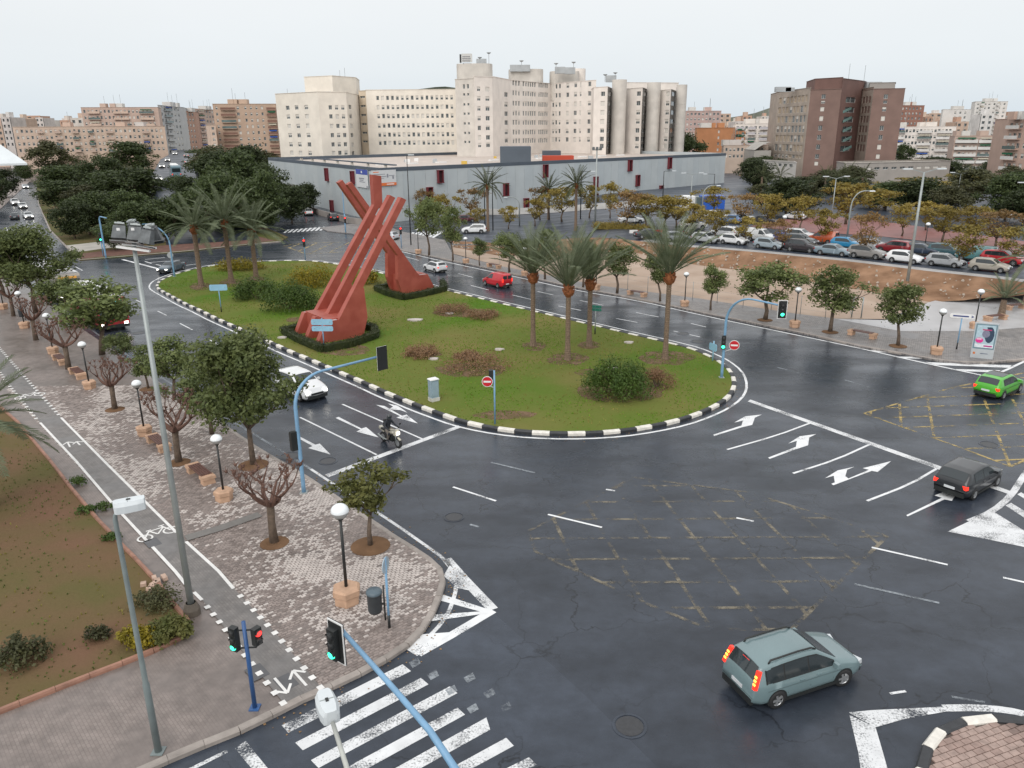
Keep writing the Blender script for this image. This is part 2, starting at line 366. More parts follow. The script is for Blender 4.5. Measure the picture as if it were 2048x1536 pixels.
# clay bank
mb = MB(); R_ = 12; vs_ = []
for j in range(R_ + 1):
    f = j / R_
    for i in range(NB + 1):
        p = A[i].lerp(B[i], f); zt = ZL(A[i].x) + .05; z = zt * (1 - f) ** 1.25 + .03
        nn = noise.fractal(Vector((p.x * .35, p.y * .35, 3)), 1, 2, 4) * .32 * math.sin(math.pi * f); vs_.append((p.x, p.y - nn * .4, z + nn))
mb.add(vs_, [((j + 1) * (NB + 1) + i, (j + 1) * (NB + 1) + i + 1, j * (NB + 1) + i + 1, j * (NB + 1) + i) for j in range(R_) for i in range(NB)])
bank = struct('clay_bank', mb, MT['bank'], smooth=True)
rk = MB()
for k in range(420):
    i = random.randrange(NB); f = random.random() ** .7; p = A[i].lerp(B[i], f); s_ = random.uniform(.06, .22); z = (ZL(A[i].x) + .05) * (1 - f) ** 1.25 + .05
    rk.box((p.x + random.uniform(-.3, .3), p.y + random.uniform(-.2, .2), z + s_ * .3), (s_ * 1.5, s_, s_), random.uniform(0, 3), 0, .6, .6)
tag(rk.build('rubble_stones', M('rubble', (.42, .36, .30), .9, .3, 3), bank), kind='stuff')
# sandy floor of the empty plot
pit = GP([(905, 494), (1000, 512), (1150, 508), (1250, 500), (1370, 526), (1503, 543), (1710, 578), (1860, 604), (1900, 640), (1672, 637), (1590, 627), (1400, 597), (1200, 571), (1000, 532), (905, 507)], .05)
mb = MB(); mb.sheet(pit, .05); struct('empty_plot_floor', mb, MT['sand'])
mb = MB(); mb.sheet([(p.x, p.y) for p in GP([(1850, 615), (2300, 650), (2400, 500), (1990, 548), (1850, 560)], .04)], .042); struct('plot_verge', mb, MT['sand'])
# light pavement strip along the car park edge
mb = MB(); ins = offset(A, 1.9, False)
if ins[NB // 2].y < A[NB // 2].y: ins = offset(A, -1.9, False)
k0 = 46
mb.add([(p.x, p.y, ZL(p.x) + .05) for p in A[k0:]] + [(p.x, p.y, ZL(p.x) + .05) for p in ins[k0:]], [(i, i + 1, i + 1 + len(A) - k0, i + len(A) - k0) for i in range(len(A) - k0 - 1)])
struct('car_park_pavement', mb, M('strip_concrete', (.36, .35, .34), .6, .15, .7, world=True))
# reddish park paths beyond the parked cars
mb = MB(); pp = [GL(x, y) for x, y in ((1500, 453), (1600, 430), (1700, 436), (1800, 448), (2060, 485), (2060, 512), (1900, 488), (1750, 472), (1600, 464))]
mb.add([(p.x, p.y, p.z + .05) for p in pp], [tuple(range(len(pp)))]); struct('park_path', mb, M('red_paving', (.27, .115, .105), .5, .15, .6, world=True))
# ---- right-hand pavement and plaza
rp_edge = [(640, 455), (655, 462), (702, 467), (760, 484), (800, 500), (900, 520), (1025, 547), (1150, 575), (1275, 597), (1412, 627), (1558, 656), (1663, 678), (1716, 692), (1790, 704), (1875, 720), (1938, 726), (2001, 723), (2060, 717), (2400, 690)]
rp_back = [(2400, 520), (2048, 558), (1984, 571), (1856, 606), (1767, 640), (1672, 637), (1590, 627), (1400, 597), (1200, 571), (1000, 532), (905, 508), (890, 480), (800, 462), (770, 450), (700, 448)]
rpav = GP(rp_edge + rp_back, .14)
mb = MB(); mb.prism([(p.x, p.y) for p in rpav], -.05, .14)
pav_r = struct('pavement_right', mb, bricks('grey_setts', (.30, .275, .26), (.20, .185, .18), (.11, .10, .095), .32, .22, .5, .5, .1, (.16, .15, .15), .3, .48, .62))
pz = [G(x, y, z) for x, y, z in ((1672, 638, .148), (1767, 640, .148), (1856, 605, .148), (1984, 570, .148), (2060, 555, .148), (2400, 520, .148), (2400, 600, .148), (2048, 655, .148), (1960, 662, .148), (1800, 662, .148))]
mb = MB(); mb.sheet([(p.x, p.y) for p in pz], .148); struct('plaza', mb, M('plaza_concrete', (.43, .425, .43), .35, .12, .5, world=True, rvar=.1))
STONE_W = M('kerb_white', (.72, .69, .63), .6, .14, 4, bump=.15, world=True); STONE_B = M('kerb_black', (.03, .032, .036), .5, .2, 4, world=True); STONE_G = M('kerb_grey', (.30, .265, .24), .6, .2, 2, world=True, rnd=.1)
def stone_mesh(name, mat, w=.30, h=.2):
    m_ = MB(); pr = [(-.5 * w, 0), (.5 * w, 0), (.5 * w, h * .75), (.36 * w, h), (-.36 * w, h), (-.5 * w, h * .75)]
    vs = [(x, y, z) for x in (-.494, .494) for y, z in pr]
    m_.add(vs, [(5, 4, 3, 2, 1, 0), (6, 7, 8, 9, 10, 11)] + [(i, (i + 1) % 6, (i + 1) % 6 + 6, i + 6) for i in range(6)])
    return m_.mesh(name, mat)
def kerb_line(pts, step, meshes, parent, closed=False, z=0, nm='kerbstone', maxn=290):
    r = resample(pts, step, closed); n = len(r)
    for i in range(n if closed else n - 1):
        if i >= maxn: break
        a, b = r[i], r[(i + 1) % n]; d = b - a
        put(nm, meshes[i % len(meshes)], parent, (a.x / 2 + b.x / 2, a.y / 2 + b.y / 2, z), math.atan2(d.y, d.x), (d.length, 1, random.uniform(.93, 1.04)))
kg = stone_mesh('kerbstone', STONE_G, .26, .17); kw = stone_mesh('kerbstone', STONE_W, .32, .21); kb = stone_mesh('kerbstone', STONE_B, .32, .20)
kerb_line(smooth(GP(rp_edge[4:], .1), False, 1), 1.4, [kg], pav_r)
# ---- central island
isl_px = [(314, 575), (322, 581), (335, 588), (355, 599), (376, 610), (397, 619), (419, 630), (437, 639), (472, 654), (490, 662), (544, 686), (588, 706), (611, 715), (660, 736), (700, 753), (744, 772), (776, 787), (807, 799), (843, 814), (879, 827), (921, 842), (973, 854), (1035, 863), (1101, 867), (1168, 867), (1235, 863), (1297, 854), (1354, 842), (1398, 827), (1433, 811), (1457, 794), (1468, 777), (1468, 759), (1460, 741), (1438, 723), (1416, 712), (1386, 699), (1347, 689), (1310, 680), (1240, 664), (1190, 652), (1126, 637), (1072, 624), (1016, 611), (967, 599), (921, 588), (892, 581), (820, 562), (757, 545), (700, 533), (640, 524), (612, 522), (554, 522), (460, 527), (410, 534), (375, 542), (350, 549), (325, 559), (315, 567)]
isl = smooth(orient(GP(isl_px, .1)), True, 1)
lawn_poly = offset(isl, .16)
mb = MB(); mb.prism([(p.x, p.y) for p in lawn_poly], -.05, .15)
island = struct('island_lawn', mb, MT['grass'])
kerb_line(isl, 1.05, [kw, kb], island, True)
def tufts(poly, n, hmin, hmax, w0, zbase, name, mats, parent, dens=None):
    xs = [p[0] for p in poly]; ys = [p[1] for p in poly]; m_ = MB(); c = 0; tries = 0
    while c < n and tries < n * 6:
        tries += 1; x = random.uniform(min(xs), max(xs)); y = random.uniform(min(ys), max(ys))
        if not inside((x, y), poly): continue
        q = noise.noise(Vector((x * .22, y * .22, 1)))
        if random.random() > .55 + q: continue
        c += 1; h = random.uniform(hmin, hmax); mi = 0 if q + random.uniform(-.25, .25) > -.05 else 1
        for k in range(3):
            a = random.uniform(0, 6.28); dx, dy = math.cos(a) * w0, math.sin(a) * w0; lx, ly = random.uniform(-.5, .5) * h, random.uniform(-.5, .5) * h
            m_.add([(x - dx, y - dy, zbase), (x + dx, y + dy, zbase), (x + lx, y + ly, zbase + h)], [(0, 1, 2)], mi)
    o = m_.build(name, mats, parent); o['kind'] = 'stuff'; return o
GR1 = M('grass_blades', (.15, .27, .03), .8, .25, 1, world=True, spec=.1); GR2 = M('dry_grass_blades', (.26, .23, .07), .85, .25, 1, world=True, spec=.1)
tufts([(p.x, p.y) for p in lawn_poly], 17000, .04, .10, .04, .15, 'grass_blades', [GR1, GR2], island)
BARE = worn('bare_earth_patch', (.17, .105, .06), .52, 2.2, .22, .95)
# bare earth rings and worn patches in the lawn
for cx, cy, wx, wy in ((1068, 692, 26, 9), (1135, 718, 40, 13), (1178, 690, 22, 8), (1330, 716, 55, 14), (1245, 782, 92, 24), (402, 573, 22, 8), (462, 566, 22, 8), (512, 558, 18, 6), (945, 740, 75, 14), (845, 708, 38, 8), (930, 626, 60, 9), (1190, 745, 40, 8), (690, 700, 60, 10), (1010, 830, 60, 9), (600, 640, 30, 6)):
    c = G(cx, cy, .15); k = MPP(c); pts = []
    for i in range(22):
        t = 6.283 * i / 22; r = 1 + .28 * noise.noise(Vector((math.cos(t) * 1.5 + cx, math.sin(t) * 1.5, cy)))
        q = G(cx + wx * r * math.cos(t), cy + wy * r * math.sin(t), .15); pts.append((q.x, q.y))
    m_ = MB(); m_.sheet(pts, .153 + .0007 * (cx % 7)); m_.build('bare_patch', BARE, island)
# ---- left pavement
lp_edge = [(-150, 428), (0, 533), (60, 578), (120, 626), (175, 665), (217, 693), (252, 716), (300, 751), (355, 789), (430, 840), (480, 874), (520, 902), (610, 953), (669, 994), (729, 1034), (789, 1075), (849, 1112), (876, 1133), (885, 1152), (885, 1170), (878, 1192), (857, 1240), (827, 1279), (790, 1306), (735, 1337), (674, 1367), (613, 1392), (537, 1431), (476, 1461), (425, 1480), (350, 1511), (300, 1533), (150, 1600), (-300, 1800)]
lpav = GP(lp_edge + [(-1500, 1800), (-1200, 800), (-700, 430)], .14)
cyc_d = (G(437, 1142) - G(122, 835)).normalized(); CYA = math.atan2(cyc_d.y, cyc_d.x)
mb = MB(); mb.prism([(p.x, p.y) for p in lpav], -.05, .14)
pav_l = struct('pavement_left', mb, bricks('brown_setts', (.235, .198, .18), (.205, .17, .154), (.165, .136, .122), .2, .1, -CYA, .5, .1, (.165, .138, .125), .3, .42, .6))
kerb_line(smooth(GP(lp_edge[8:], .1), False, 1), 1.0, [kg], pav_l, z=.01)
# individually laid setts on the near part, dry ones pale
lpp = [(p.x, p.y) for p in lpav]
rl0, rl1 = G(467, 1177, .14), G(122, 835, .14); nrm = Vector((-cyc_d.y, cyc_d.x, 0))
if nrm.dot(G(700, 1100) - rl0) < 0: nrm = -nrm
sett = MB(); cols = []
for iu in range(-20, 350):
    for iv in range(-6, 170):
        u = iu * .125; v = .14 + iv * .215 + (iu % 2) * .1
        p = rl0 + cyc_d * (8.5 - u) + nrm * v
        if p.y > 52 or p.y < 18: continue
        if not inside((p.x, p.y), lpp): continue
        q = noise.fractal(Vector((p.x * .28, p.y * .28, 5)), 1, 2, 4); dry = .40 + q * 1.25 - max(0, (24 - p.y) * .06)
        if random.random() > .96: continue
        mi = 0 if random.random() < dry else (1 if random.random() < .6 else 2)
        h = random.uniform(.008, .022); a = CYA + random.uniform(-.05, .05)
        sett.box((p.x, p.y, .14 + h / 2), (.11 * random.uniform(.85, 1), .19 * random.uniform(.85, 1), h), a, mi, .9, .9)
so = sett.build('paving_setts', [M('sett_dry', (.49, .44, .41), .75, .2, 4, world=True), M('sett_damp', (.265, .22, .2), .55, .2, 4, world=True), M('sett_wet', (.195, .16, .145), .4, .2, 4, world=True)], pav_l); so['kind'] = 'stuff'
# smooth grey cycle track with edge lines and dots
cyl = [(567, 1407), (514, 1341), (447, 1254), (403, 1199), (350, 1142), (232, 1015), (152, 922), (80, 845), (35, 793), (0, 745), (-120, 600), (-260, 440)]; cyr = [(641, 1375), (550, 1266), (467, 1177), (437, 1142), (370, 1081), (210, 924), (122, 835), (55, 760), (0, 697), (-70, 610), (-190, 450)]
mb = MB(); mb.sheet([(p.x, p.y) for p in GP(cyl, .143) + GP(cyr, .143)[::-1]], .172)
track = mb.build('cycle_track', bricks('track_surface', (.20, .185, .175), (.165, .152, .145), (.14, .128, .12), .2, .1, -CYA, .5, .1, (.15, .142, .138), .35, .42, .6), pav_l)
def wline(pts, wd, z, mat, nm, parent):
    m_ = MB(); m_.strip(pts, wd, z); return m_.build(nm, mat, parent)
WP = M('track_paint', (.72, .71, .69), .6, .1, 3, world=True)
for pts in ([(467, 1177), (437, 1142), (372, 1083)], [(353, 1065), (210, 924), (122, 835)], [(371, 1168), (350, 1142), (232, 1015), (152, 922), (80, 845)], [(404, 1200), (388, 1184)]):
    wline(GP(pts, .176), .13, .177, WP, 'track_edge_line', track)
dm = MB(); dm.box((0, 0, 0), (.22, .2, .006)); dme = dm.mesh('track_dot', WP)
def dots(pts, step):
    for p in resample(GP(pts, .176), step): put('track_dot', dme, track, (p.x, p.y, .18), CYA)
dots([(481, 1192), (550, 1266), (641, 1375)], .62); dots([(415, 1214), (447, 1254), (514, 1341), (566, 1406)], .62)
dots([(117, 829), (55, 760), (0, 697), (-40, 650)], .72); dots([(72, 837), (15, 767), (0, 745), (-40, 700)], .72)
def sym(polys, nm, parent, z, mat):
    m_ = MB()
    for k, pl in enumerate(polys): m_.sheet([(p.x, p.y) for p in pl], z + k * .0015)
    return m_.build(nm, mat, parent)
def bike(cx, cy, s):
    c = G(cx, cy, .176); u = nrm; v = -cyc_d; m_ = MB()
    def P_(a, b): return c + u * a * s + v * b * s
    for sx_ in (-1, 1):
        m_.strip([P_(sx_ * .55 + .3 * math.cos(t * .4488), .3 * math.sin(t * .4488)) for t in range(14)], .08 * s, .178, closed=True)
    for i_, (a, b) in enumerate((((-.55, 0), (-.2, .55)), ((-.2, .5), (.4, .5)), ((.4, .5), (0, 0)), ((0, 0), (-.2, .5)), ((.55, 0), (.35, .68)), ((.25, .7), (.5, .7)), ((-.32, .6), (-.1, .6)))):
        m_.strip([P_(*a), P_(*b)], .08 * s, .1795 + i_ * .001)
    m_.build('bicycle_symbol', WP, track)
bike(316, 1068, 1.0); bike(60, 792, 1.05)
for a, b in (((613, 1371), (586, 1341)), ((549, 1356), (575, 1386)), ((140, 894), (135, 884)), ((160, 890), (153, 883))):
    p, q = G(*a, .176), G(*b, .176); d = (q - p).normalized(); s_ = Vector((-d.y, d.x, 0)); m_ = MB(); L_ = min(.35, (q - p).length * .5)
    m_.strip([p, q], .09, .179); m_.strip([q - d * L_ + s_ * L_ * .8, q], .09, .1805); m_.strip([q - d * L_ - s_ * L_ * .8, q], .09, .182); m_.build('direction_arrow', WP, track)
for cx, cy in ((514, 1344), (572, 1364), (305, 1085)):
    c = G(cx, cy, .176); m_ = MB(); m_.box((c.x, c.y, .174), (.75, .55, .008), CYA); m_.build('inspection_cover', M('cover', (.09, .09, .095), .4, .1), track)
bm_ = MB(); bm_.strip(GP([(372, 1078), (440, 1058), (520, 1030)], .14), .55, .19); bm_.build('drain_band', M('band_concrete', (.17, .16, .15), .5, .1, world=True), pav_l)
# ---- planting bed at left with terracotta edging
bed_px = [(-40, 790), (0, 812), (37, 845), (60, 872), (100, 920), (140, 972), (190, 1032), (237, 1082), (275, 1120), (322, 1172), (352, 1214), (376, 1232), (378, 1254), (360, 1274), (325, 1292), (250, 1322), (150, 1360), (75, 1390), (0, 1420), (-200, 1500), (-900, 1560), (-700, 800)]
bed = orient(GP(bed_px, .2)); mb = MB(); mb.prism([(p.x, p.y) for p in offset(bed, .1)], 0, .2); bedo = struct('planting_bed', mb, MT['bedsoil'])
ke = stone_mesh('edging_block', M('terracotta_edging', (.29, .15, .105), .6, .2, 3, world=True, rnd=.08), .16, .3)
kerb_line(GP(bed_px[:-2], .25), 1.0, [ke], bedo, nm='edging_block', z=.0)
tufts([(p.x, p.y) for p in offset(bed, .2)], 3000, .04, .12, .03, .2, 'bed_grass', [M('bed_grass_green', (.13, .16, .04), .85, .25, 1, world=True), GR2], bedo)
# ---- park ground beyond the roundabout, far left
mb = MB(); mb.prism([(p.x, p.y) for p in GP([(72, 362), (78, 410), (100, 460), (140, 500), (160, 520), (375, 502), (512, 487), (560, 483), (576, 474), (548, 462), (500, 440), (450, 380), (430, 325), (300, 318), (150, 325)], .12)], -.05, .12)
park = struct('park_ground', mb, M('park_soil', (.075, .10, .025), .9, 0, .2, col2=(.13, .085, .05), world=True, detail=6, spec=.1))
mb = MB(); mb.sheet([(p.x, p.y) for p in GP([(132, 491), (195, 484), (295, 472), (435, 464), (512, 460), (512, 468), (435, 473), (300, 486), (200, 498), (142, 506)], .13)], .13); mb.build('park_walk', M('walk_concrete', (.40, .375, .34), .6, .15, .5, world=True), park)
mb = MB(); mb.sheet([(p.x, p.y) for p in GP([(152, 509), (163, 517), (375, 500), (512, 485), (550, 481), (520, 474), (375, 486), (220, 500)], .13)], .128); mb.build('mulch_bed', M('mulch', (.13, .062, .045), .9, .3, 1.2, world=True), park)
kerb_line(GP([(72, 380), (78, 410), (100, 460), (140, 500), (160, 520), (375, 502), (512, 487), (562, 483)], .1), 1.6, [kg], park)
mb = MB(); mb.prism([(p.x, p.y) for p in GP([(-60, 450), (0, 418), (58, 364), (52, 355), (0, 372), (-60, 390)], .14)], -.05, .14); struct('pavement_far_left', mb, M('far_pavement', (.26, .22, .20), .7, .15, .4, world=True))
# avenue climbing away between the park trees
ap = [AT(x, 265, Y) for x, Y in ((385, 128), (360, 170), (335, 215), (346, 300), (372, 430))]; az = (.0, 3.0, 6.3, 8.3, 9.3); ap = [Vector((p.x, p.y, z)) for p, z in zip(ap, az)]; mb = MB(); vs_ = []
for i, p in enumerate(ap):
    d = (ap[min(i + 1, 4)] - ap[max(i - 1, 0)]); d.z = 0; d.normalize(); n = Vector((-d.y, d.x, 0)) * 5.6; vs_ += [(p.x + n.x * 1.6, p.y + n.y * 1.6, -.1), (p.x + n.x, p.y + n.y, p.z + .16), (p.x - n.x, p.y - n.y, p.z + .16), (p.x - n.x * 1.6, p.y - n.y * 1.6, -.1)]
mb.add(vs_, [(4 * i + j, 4 * i + j + 1, 4 * i + j + 5, 4 * i + j + 4)[::-1] for i in range(4) for j in range(3)]); struct('avenue_ramp', mb, MT['avenue'])
def AVE(Y, off=0.0):
    for i in range(4):
        if ap[i].y <= Y <= ap[i + 1].y: f = (Y - ap[i].y) / (ap[i + 1].y - ap[i].y); p = ap[i].lerp(ap[i + 1], f); d = (ap[i + 1] - ap[i]); return Vector((p.x + off, p.y, p.z + .17)), math.atan2(d.y, d.x)
# ---- small paved refuge, lower right
ref_px = [(1840, 1560), (1846, 1520), (1858, 1490), (1880, 1462), (1915, 1446), (1960, 1440), (2010, 1436), (2060, 1442), (2200, 1490), (2200, 1700), (1850, 1700)]
ref = orient(smooth(GP(ref_px, .12), True, 1)); mb = MB(); mb.prism([(p.x, p.y) for p in offset(ref, .1)], -.02, .10); refuge = struct('refuge_island', mb, M('refuge_mortar', (.10, .075, .065), .7, .2, 3, world=True))
kerb_line(ref, .95, [kw, kb], refuge, True)
rin = [(p.x, p.y) for p in offset(ref, .2)]; pb = MB(); pb.box((0, 0, .02), (.285, .185, .04), 0, 0, .97, .96); pms = [pb.mesh('paving_block', M('refuge_block' + k, c, .6, .2, 5, world=True)) for k, c in (('_a', (.34, .25, .215)), ('_b', (.29, .205, .175)), ('_c', (.20, .14, .12)))]
cand = []
o0 = G(1850, 1500, .1)
for iu in range(-5, 60):
    for iv in range(-30, 30):
        p = o0 + Vector((iu * .30 + (iv % 2) * .15, iv * .2, 0)); p = o0 + Matrix.Rotation(.35, 3, 'Z') @ (p - o0)
        if inside((p.x, p.y), rin):
            v = p - Vector((0, 0, CAMH)); sy = 768 - FPX * v.dot(UP) / v.dot(FW); sx_ = 1024 + FPX * v.dot(RT) / v.dot(FW)
            if sy < 1560 and sx_ < 2070: cand.append((sy, p))
cand.sort(key=lambda t: -t[0])
for sy, p in cand[:295]:
    q = noise.noise(Vector((p.x * .9, p.y * .9, 2))); put('paving_block', pms[0 if q > -.1 else (1 if q > -.3 else 2)] if random.random() > .15 else pms[1], refuge, (p.x, p.y, .10 + random.uniform(0, .008)), .35)
# ================================================================ ROAD MARKINGS
Z4 = lambda x, y: (400 + x / 3.34, 760 + y / 3.34)
Z3 = lambda x, y: (400 + x / 3.282, 1152 + y / 3.282)
Z6 = lambda x, y: (1400 + x / 3.16, 750 + y / 3.16)
Z8 = lambda x, y: (1400 + x / 3.16, 480 + y / 3.16)
ZB = lambda x, y: (1400 + x / 3.16, 1150 + y / 3.16)
_mz = [0]
def mark(nm, px, mat='white', z=None):
    _mz[0] = (_mz[0] + 1) % 6; m_ = MB(); m_.sheet([(p.x, p.y) for p in GP(px)], .005 + .0012 * _mz[0] if z is None else z); return m_.build(nm, MT[mat], road)
def line(nm, px, wd, mat='white', curve=0):
    _mz[0] = (_mz[0] + 1) % 6; pts = [Vector((p.x, p.y, 0)) for p in GP(px)]
    if curve: pts = smooth(pts, False, curve)
    m_ = MB(); m_.strip(pts, wd, .005 + .0012 * _mz[0]); return m_.build(nm, MT[mat], road)
# crossing stripes
for k, (a, b, c, d, mt) in enumerate((((535, 980), (1330, 580), (1385, 625), (580, 1030), 'white_worn'), ((625, 1095), (1450, 670), (1500, 712), (675, 1145), 'white_worn'), ((728, 1210), (1640, 725), (1690, 770), (778, 1262), 'white_worn'), ((830, 1330), (1690, 865), (1740, 912), (890, 1380), 'white_worn'), ((1000, 1420), (1880, 930), (1905, 1010), (1060, 1480), 'white_worn'), ((1100, 1560), (2010, 1062), (2060, 1115), (1170, 1600), 'white_worn'), ((1250, 1640), (2160, 1190), (2210, 1240), (1300, 1720), 'white_worn'))):
    mark('crossing_stripe', [Z3(*a), Z3(*b), Z3(*c), Z3(*d)], mt)
for x, y in ((1400, 560), (1520, 640), (1640, 740), (1760, 660), (1890, 760), (2000, 850), (1780, 860), (1150, 1180)):
    mark('faded_stripe_end', [Z3(x - 30, y + 10), Z3(x + 30, y - 25), Z3(x + 50, y + 15), Z3(x - 5, y + 45)], 'white_faint')
mark('stop_line', [Z3(228, 1132), Z3(300, 1084), Z3(450, 1270), Z3(560, 1420), Z3(470, 1450), Z3(360, 1290)], 'white_worn')
line('lane_line', [Z3(180, 1150), Z3(0, 1240), Z3(-180, 1330)], .14, 'white_worn')
# chevron at the near corner
line('chevron_border', [(893, 1118), (930, 1160), (986, 1219)], .42, 'white_worn'); line('chevron_border', [(986, 1221), (900, 1272), (836, 1308)], .36)
mark('chevron_stripe', [Z3(1580, 118), Z3(1900, 222), Z3(1860, 240), Z3(1570, 160)]); mark('chevron_stripe', [Z3(1535, 255), Z3(1860, 232), Z3(1890, 245), Z3(1510, 298)])
mark('chevron_stripe', [Z3(1350, 480), Z3(1440, 385), Z3(1670, 368), Z3(1425, 526)]); mark('chevron_stripe', [Z3(1598, 0), Z3(1640, -70), Z3(1730, 10), Z3(1830, 110), Z3(1690, 80)], 'white_worn')
line('edge_line', [Z4(740, 595), Z4(960, 740), Z4(1100, 830), Z4(1300, 960), Z4(1500, 1100), Z4(1640, 1200), Z4(1700, 1290), Z4(1715, 1380), (903, 1213), (884, 1246), (857, 1274), (836, 1292)], .16, 'white_worn', 1)
line('edge_line', [(300, 742), (355, 775), (430, 822), (514, 872), (621, 938)], .16, 'white_faint'); line('edge_line', [(0, 520), (120, 615), (217, 684), (300, 742)], .16, 'white_faint')
# lanes before the near stop line
mark('stop_line', [Z4(832, 634), Z4(860, 650), Z4(1742, 318), Z4(1725, 304)], 'white_worn')
line('lane_line', [Z4(668, 250), Z4(1180, 500)], .13); line('lane_line', [Z4(950, 162), Z4(1490, 397)], .13)
mark('straight_arrow', [Z4(590, 352), Z4(604, 346), Z4(770, 432), Z4(800, 425), Z4(872, 498), Z4(722, 455), Z4(752, 442)])
mark('straight_arrow', [Z4(905, 254), Z4(926, 247), Z4(1080, 325), Z4(1110, 315), Z4(1195, 385), Z4(1045, 345), Z4(1072, 332)])
mark('turn_arrow', [Z4(1175, 166), Z4(1232, 174), Z4(1350, 240), Z4(1380, 232), Z4(1456, 291), Z4(1312, 252), Z4(1338, 242)]); mark('turn_arrow', [Z4(1256, 158), Z4(1320, 172), Z4(1388, 220), Z4(1340, 202), Z4(1262, 196), Z4(1290, 178)])
# right-hand stop line, lanes and arrows
mark('stop_line', [Z6(302, 168), Z6(318, 156), Z6(1555, 590), Z6(1965, 735), Z6(1950, 754), Z6(1530, 606)], 'white_worn')
for a, b, c in (((172, 472), (480, 385), (700, 303)), ((588, 622), (860, 535), (1078, 436)), ((1056, 796), (1330, 690), (1502, 588))): line('lane_line', [Z6(*a), Z6(*b), Z6(*c)], .14, 'white', 1)
mark('turn_arrow', [Z6(*p) for p in ((83, 378), (90, 386), (268, 330), (330, 316), (347, 270), (392, 250), (285, 262), (215, 302), (272, 288), (262, 320))])
mark('turn_arrow', [Z6(*p) for p in ((430, 523), (440, 531), (612, 468), (683, 445), (690, 396), (735, 374), (630, 388), (558, 434), (612, 417), (606, 455))])
mark('turn_arrow', [Z6(*p) for p in ((830, 688), (842, 698), (1085, 607), (1122, 614), (1208, 545), (1028, 590), (1068, 600), (938, 655), (918, 640), (930, 600), (976, 581), (870, 604), (790, 653), (845, 638), (852, 680))])
mark('turn_arrow', [Z6(*p) for p in ((1303, 887), (1312, 895), (1545, 787), (1592, 797), (1650, 700), (1482, 762), (1528, 777))])
mark('chevron_fill', [Z6(*p) for p in ((1565, 990), (1700, 925), (1852, 862), (2050, 985), (2120, 1030), (2120, 1100), (2048, 1087), (1800, 1035))], 'white_worn')
mark('chevron_stripe', [Z6(*p) for p in ((1930, 825), (1965, 808), (2100, 890), (2100, 935))], 'white_worn'); mark('chevron_stripe', [Z6(*p) for p in ((2005, 755), (2030, 742), (2110, 790), (2110, 820))], 'white_worn')
line('edge_line', [Z6(1700, 925), Z6(1852, 862), Z6(1965, 765), Z6(2035, 655), Z6(2100, 560)], .3, 'white_worn', 1)
for a, b, mt, z in (((1085, 1090), (1565, 1200), 'white', Z6), ((975, 1322), (1512, 1442), 'white_faint', Z6), ((1915, 1280), (2060, 1312), 'white', Z6), ((230, 903), (340, 925), 'white', Z6)): line('lane_dash', [z(*a), z(*b)], .13, mt)
for a, b, mt in (((906, 974), (992, 1002), 'white'), ((1096, 1029), (1204, 1055), 'white'), ((1212, 979), (1230, 982), 'white'), ((982, 925), (1070, 946), 'white_faint'), ((940, 1049), (958, 1054), 'white_faint'), ((1555, 735), (1598, 746), 'white_faint'), ((1690, 760), (1740, 775), 'white_faint')): line('lane_dash', [a, b], .13, mt)
# avenue dashes
for a, b in (((272, 600), (286, 607)), ((315, 622), (333, 631)), ((360, 647), (385, 660)), ((420, 680), (450, 697)), ((205, 562), (222, 571)), ((150, 533), (165, 541)), ((917, 547), (946, 555)), ((1075, 583), (1107, 590)), ((1160, 601), (1207, 611)), ((1272, 625), (1317, 634)), ((1382, 647), (1412, 654)), ((942, 571), (977, 580)), ((1025, 590), (1062, 599)), ((1117, 612), (1162, 621)), ((1232, 637), (1275, 645)), ((1347, 662), (1400, 674)), ((810, 513), (838, 521)), ((985, 564), (1010, 570)), ((848, 540), (870, 546))): line('lane_dash', [a, b], .13, 'white')
line('edge_line', [(802, 503), (900, 526), (1025, 552), (1150, 581), (1275, 601), (1400, 630), (1558, 663), (1669, 686), (1748, 703), (1843, 725), (1979, 754)], .24, 'white', 1)
for q in (((920, 645), (1050, 662), (1062, 674), (960, 666)), ((1080, 697), (1180, 700), (1258, 706), (1250, 714), (1110, 708)), ((1255, 737), (1350, 738), (1466, 746), (1460, 753), (1300, 748)), ((1425, 772), (1970, 792), (1955, 808), (1490, 790)), ((1610, 816), (1900, 824), (1880, 838), (1680, 830))): mark('chevron_stripe', [Z8(*p) for p in q])
line('chevron_border', [Z8(1830, 867), Z8(1950, 815), Z8(2070, 758)], .22)
ring = [Vector((p.x, p.y, 0)) for p in orient(GP(isl_px))]; ring = smooth(ring, True, 1)
m_ = MB(); wid = []
rr = offset(ring, -.85); m_.strip(rr, .17, .006, closed=True); m_.build('island_edge_line', MT['white'], road)
mark('corner_wedge', [ZB(*p) for p in ((940, 870), (1080, 856), (1580, 832), (1570, 862), (1300, 910), (1105, 965))], 'white_worn'); mark('corner_wedge', [ZB(*p) for p in ((945, 885), (1110, 965), (1150, 1100), (1185, 1225), (1210, 1400), (1040, 1400), (1000, 1120))], 'white_worn')
line('edge_line', [ZB(1540, 842), ZB(1750, 838), ZB(1950, 855), ZB(2080, 885)], .3, 'white_worn', 1); line('edge_line', [ZB(1200, 750), ZB(1300, 735)], .1, 'white_worn'); line('edge_line', [ZB(1590, 770), ZB(1800, 805)], .1, 'white_faint')
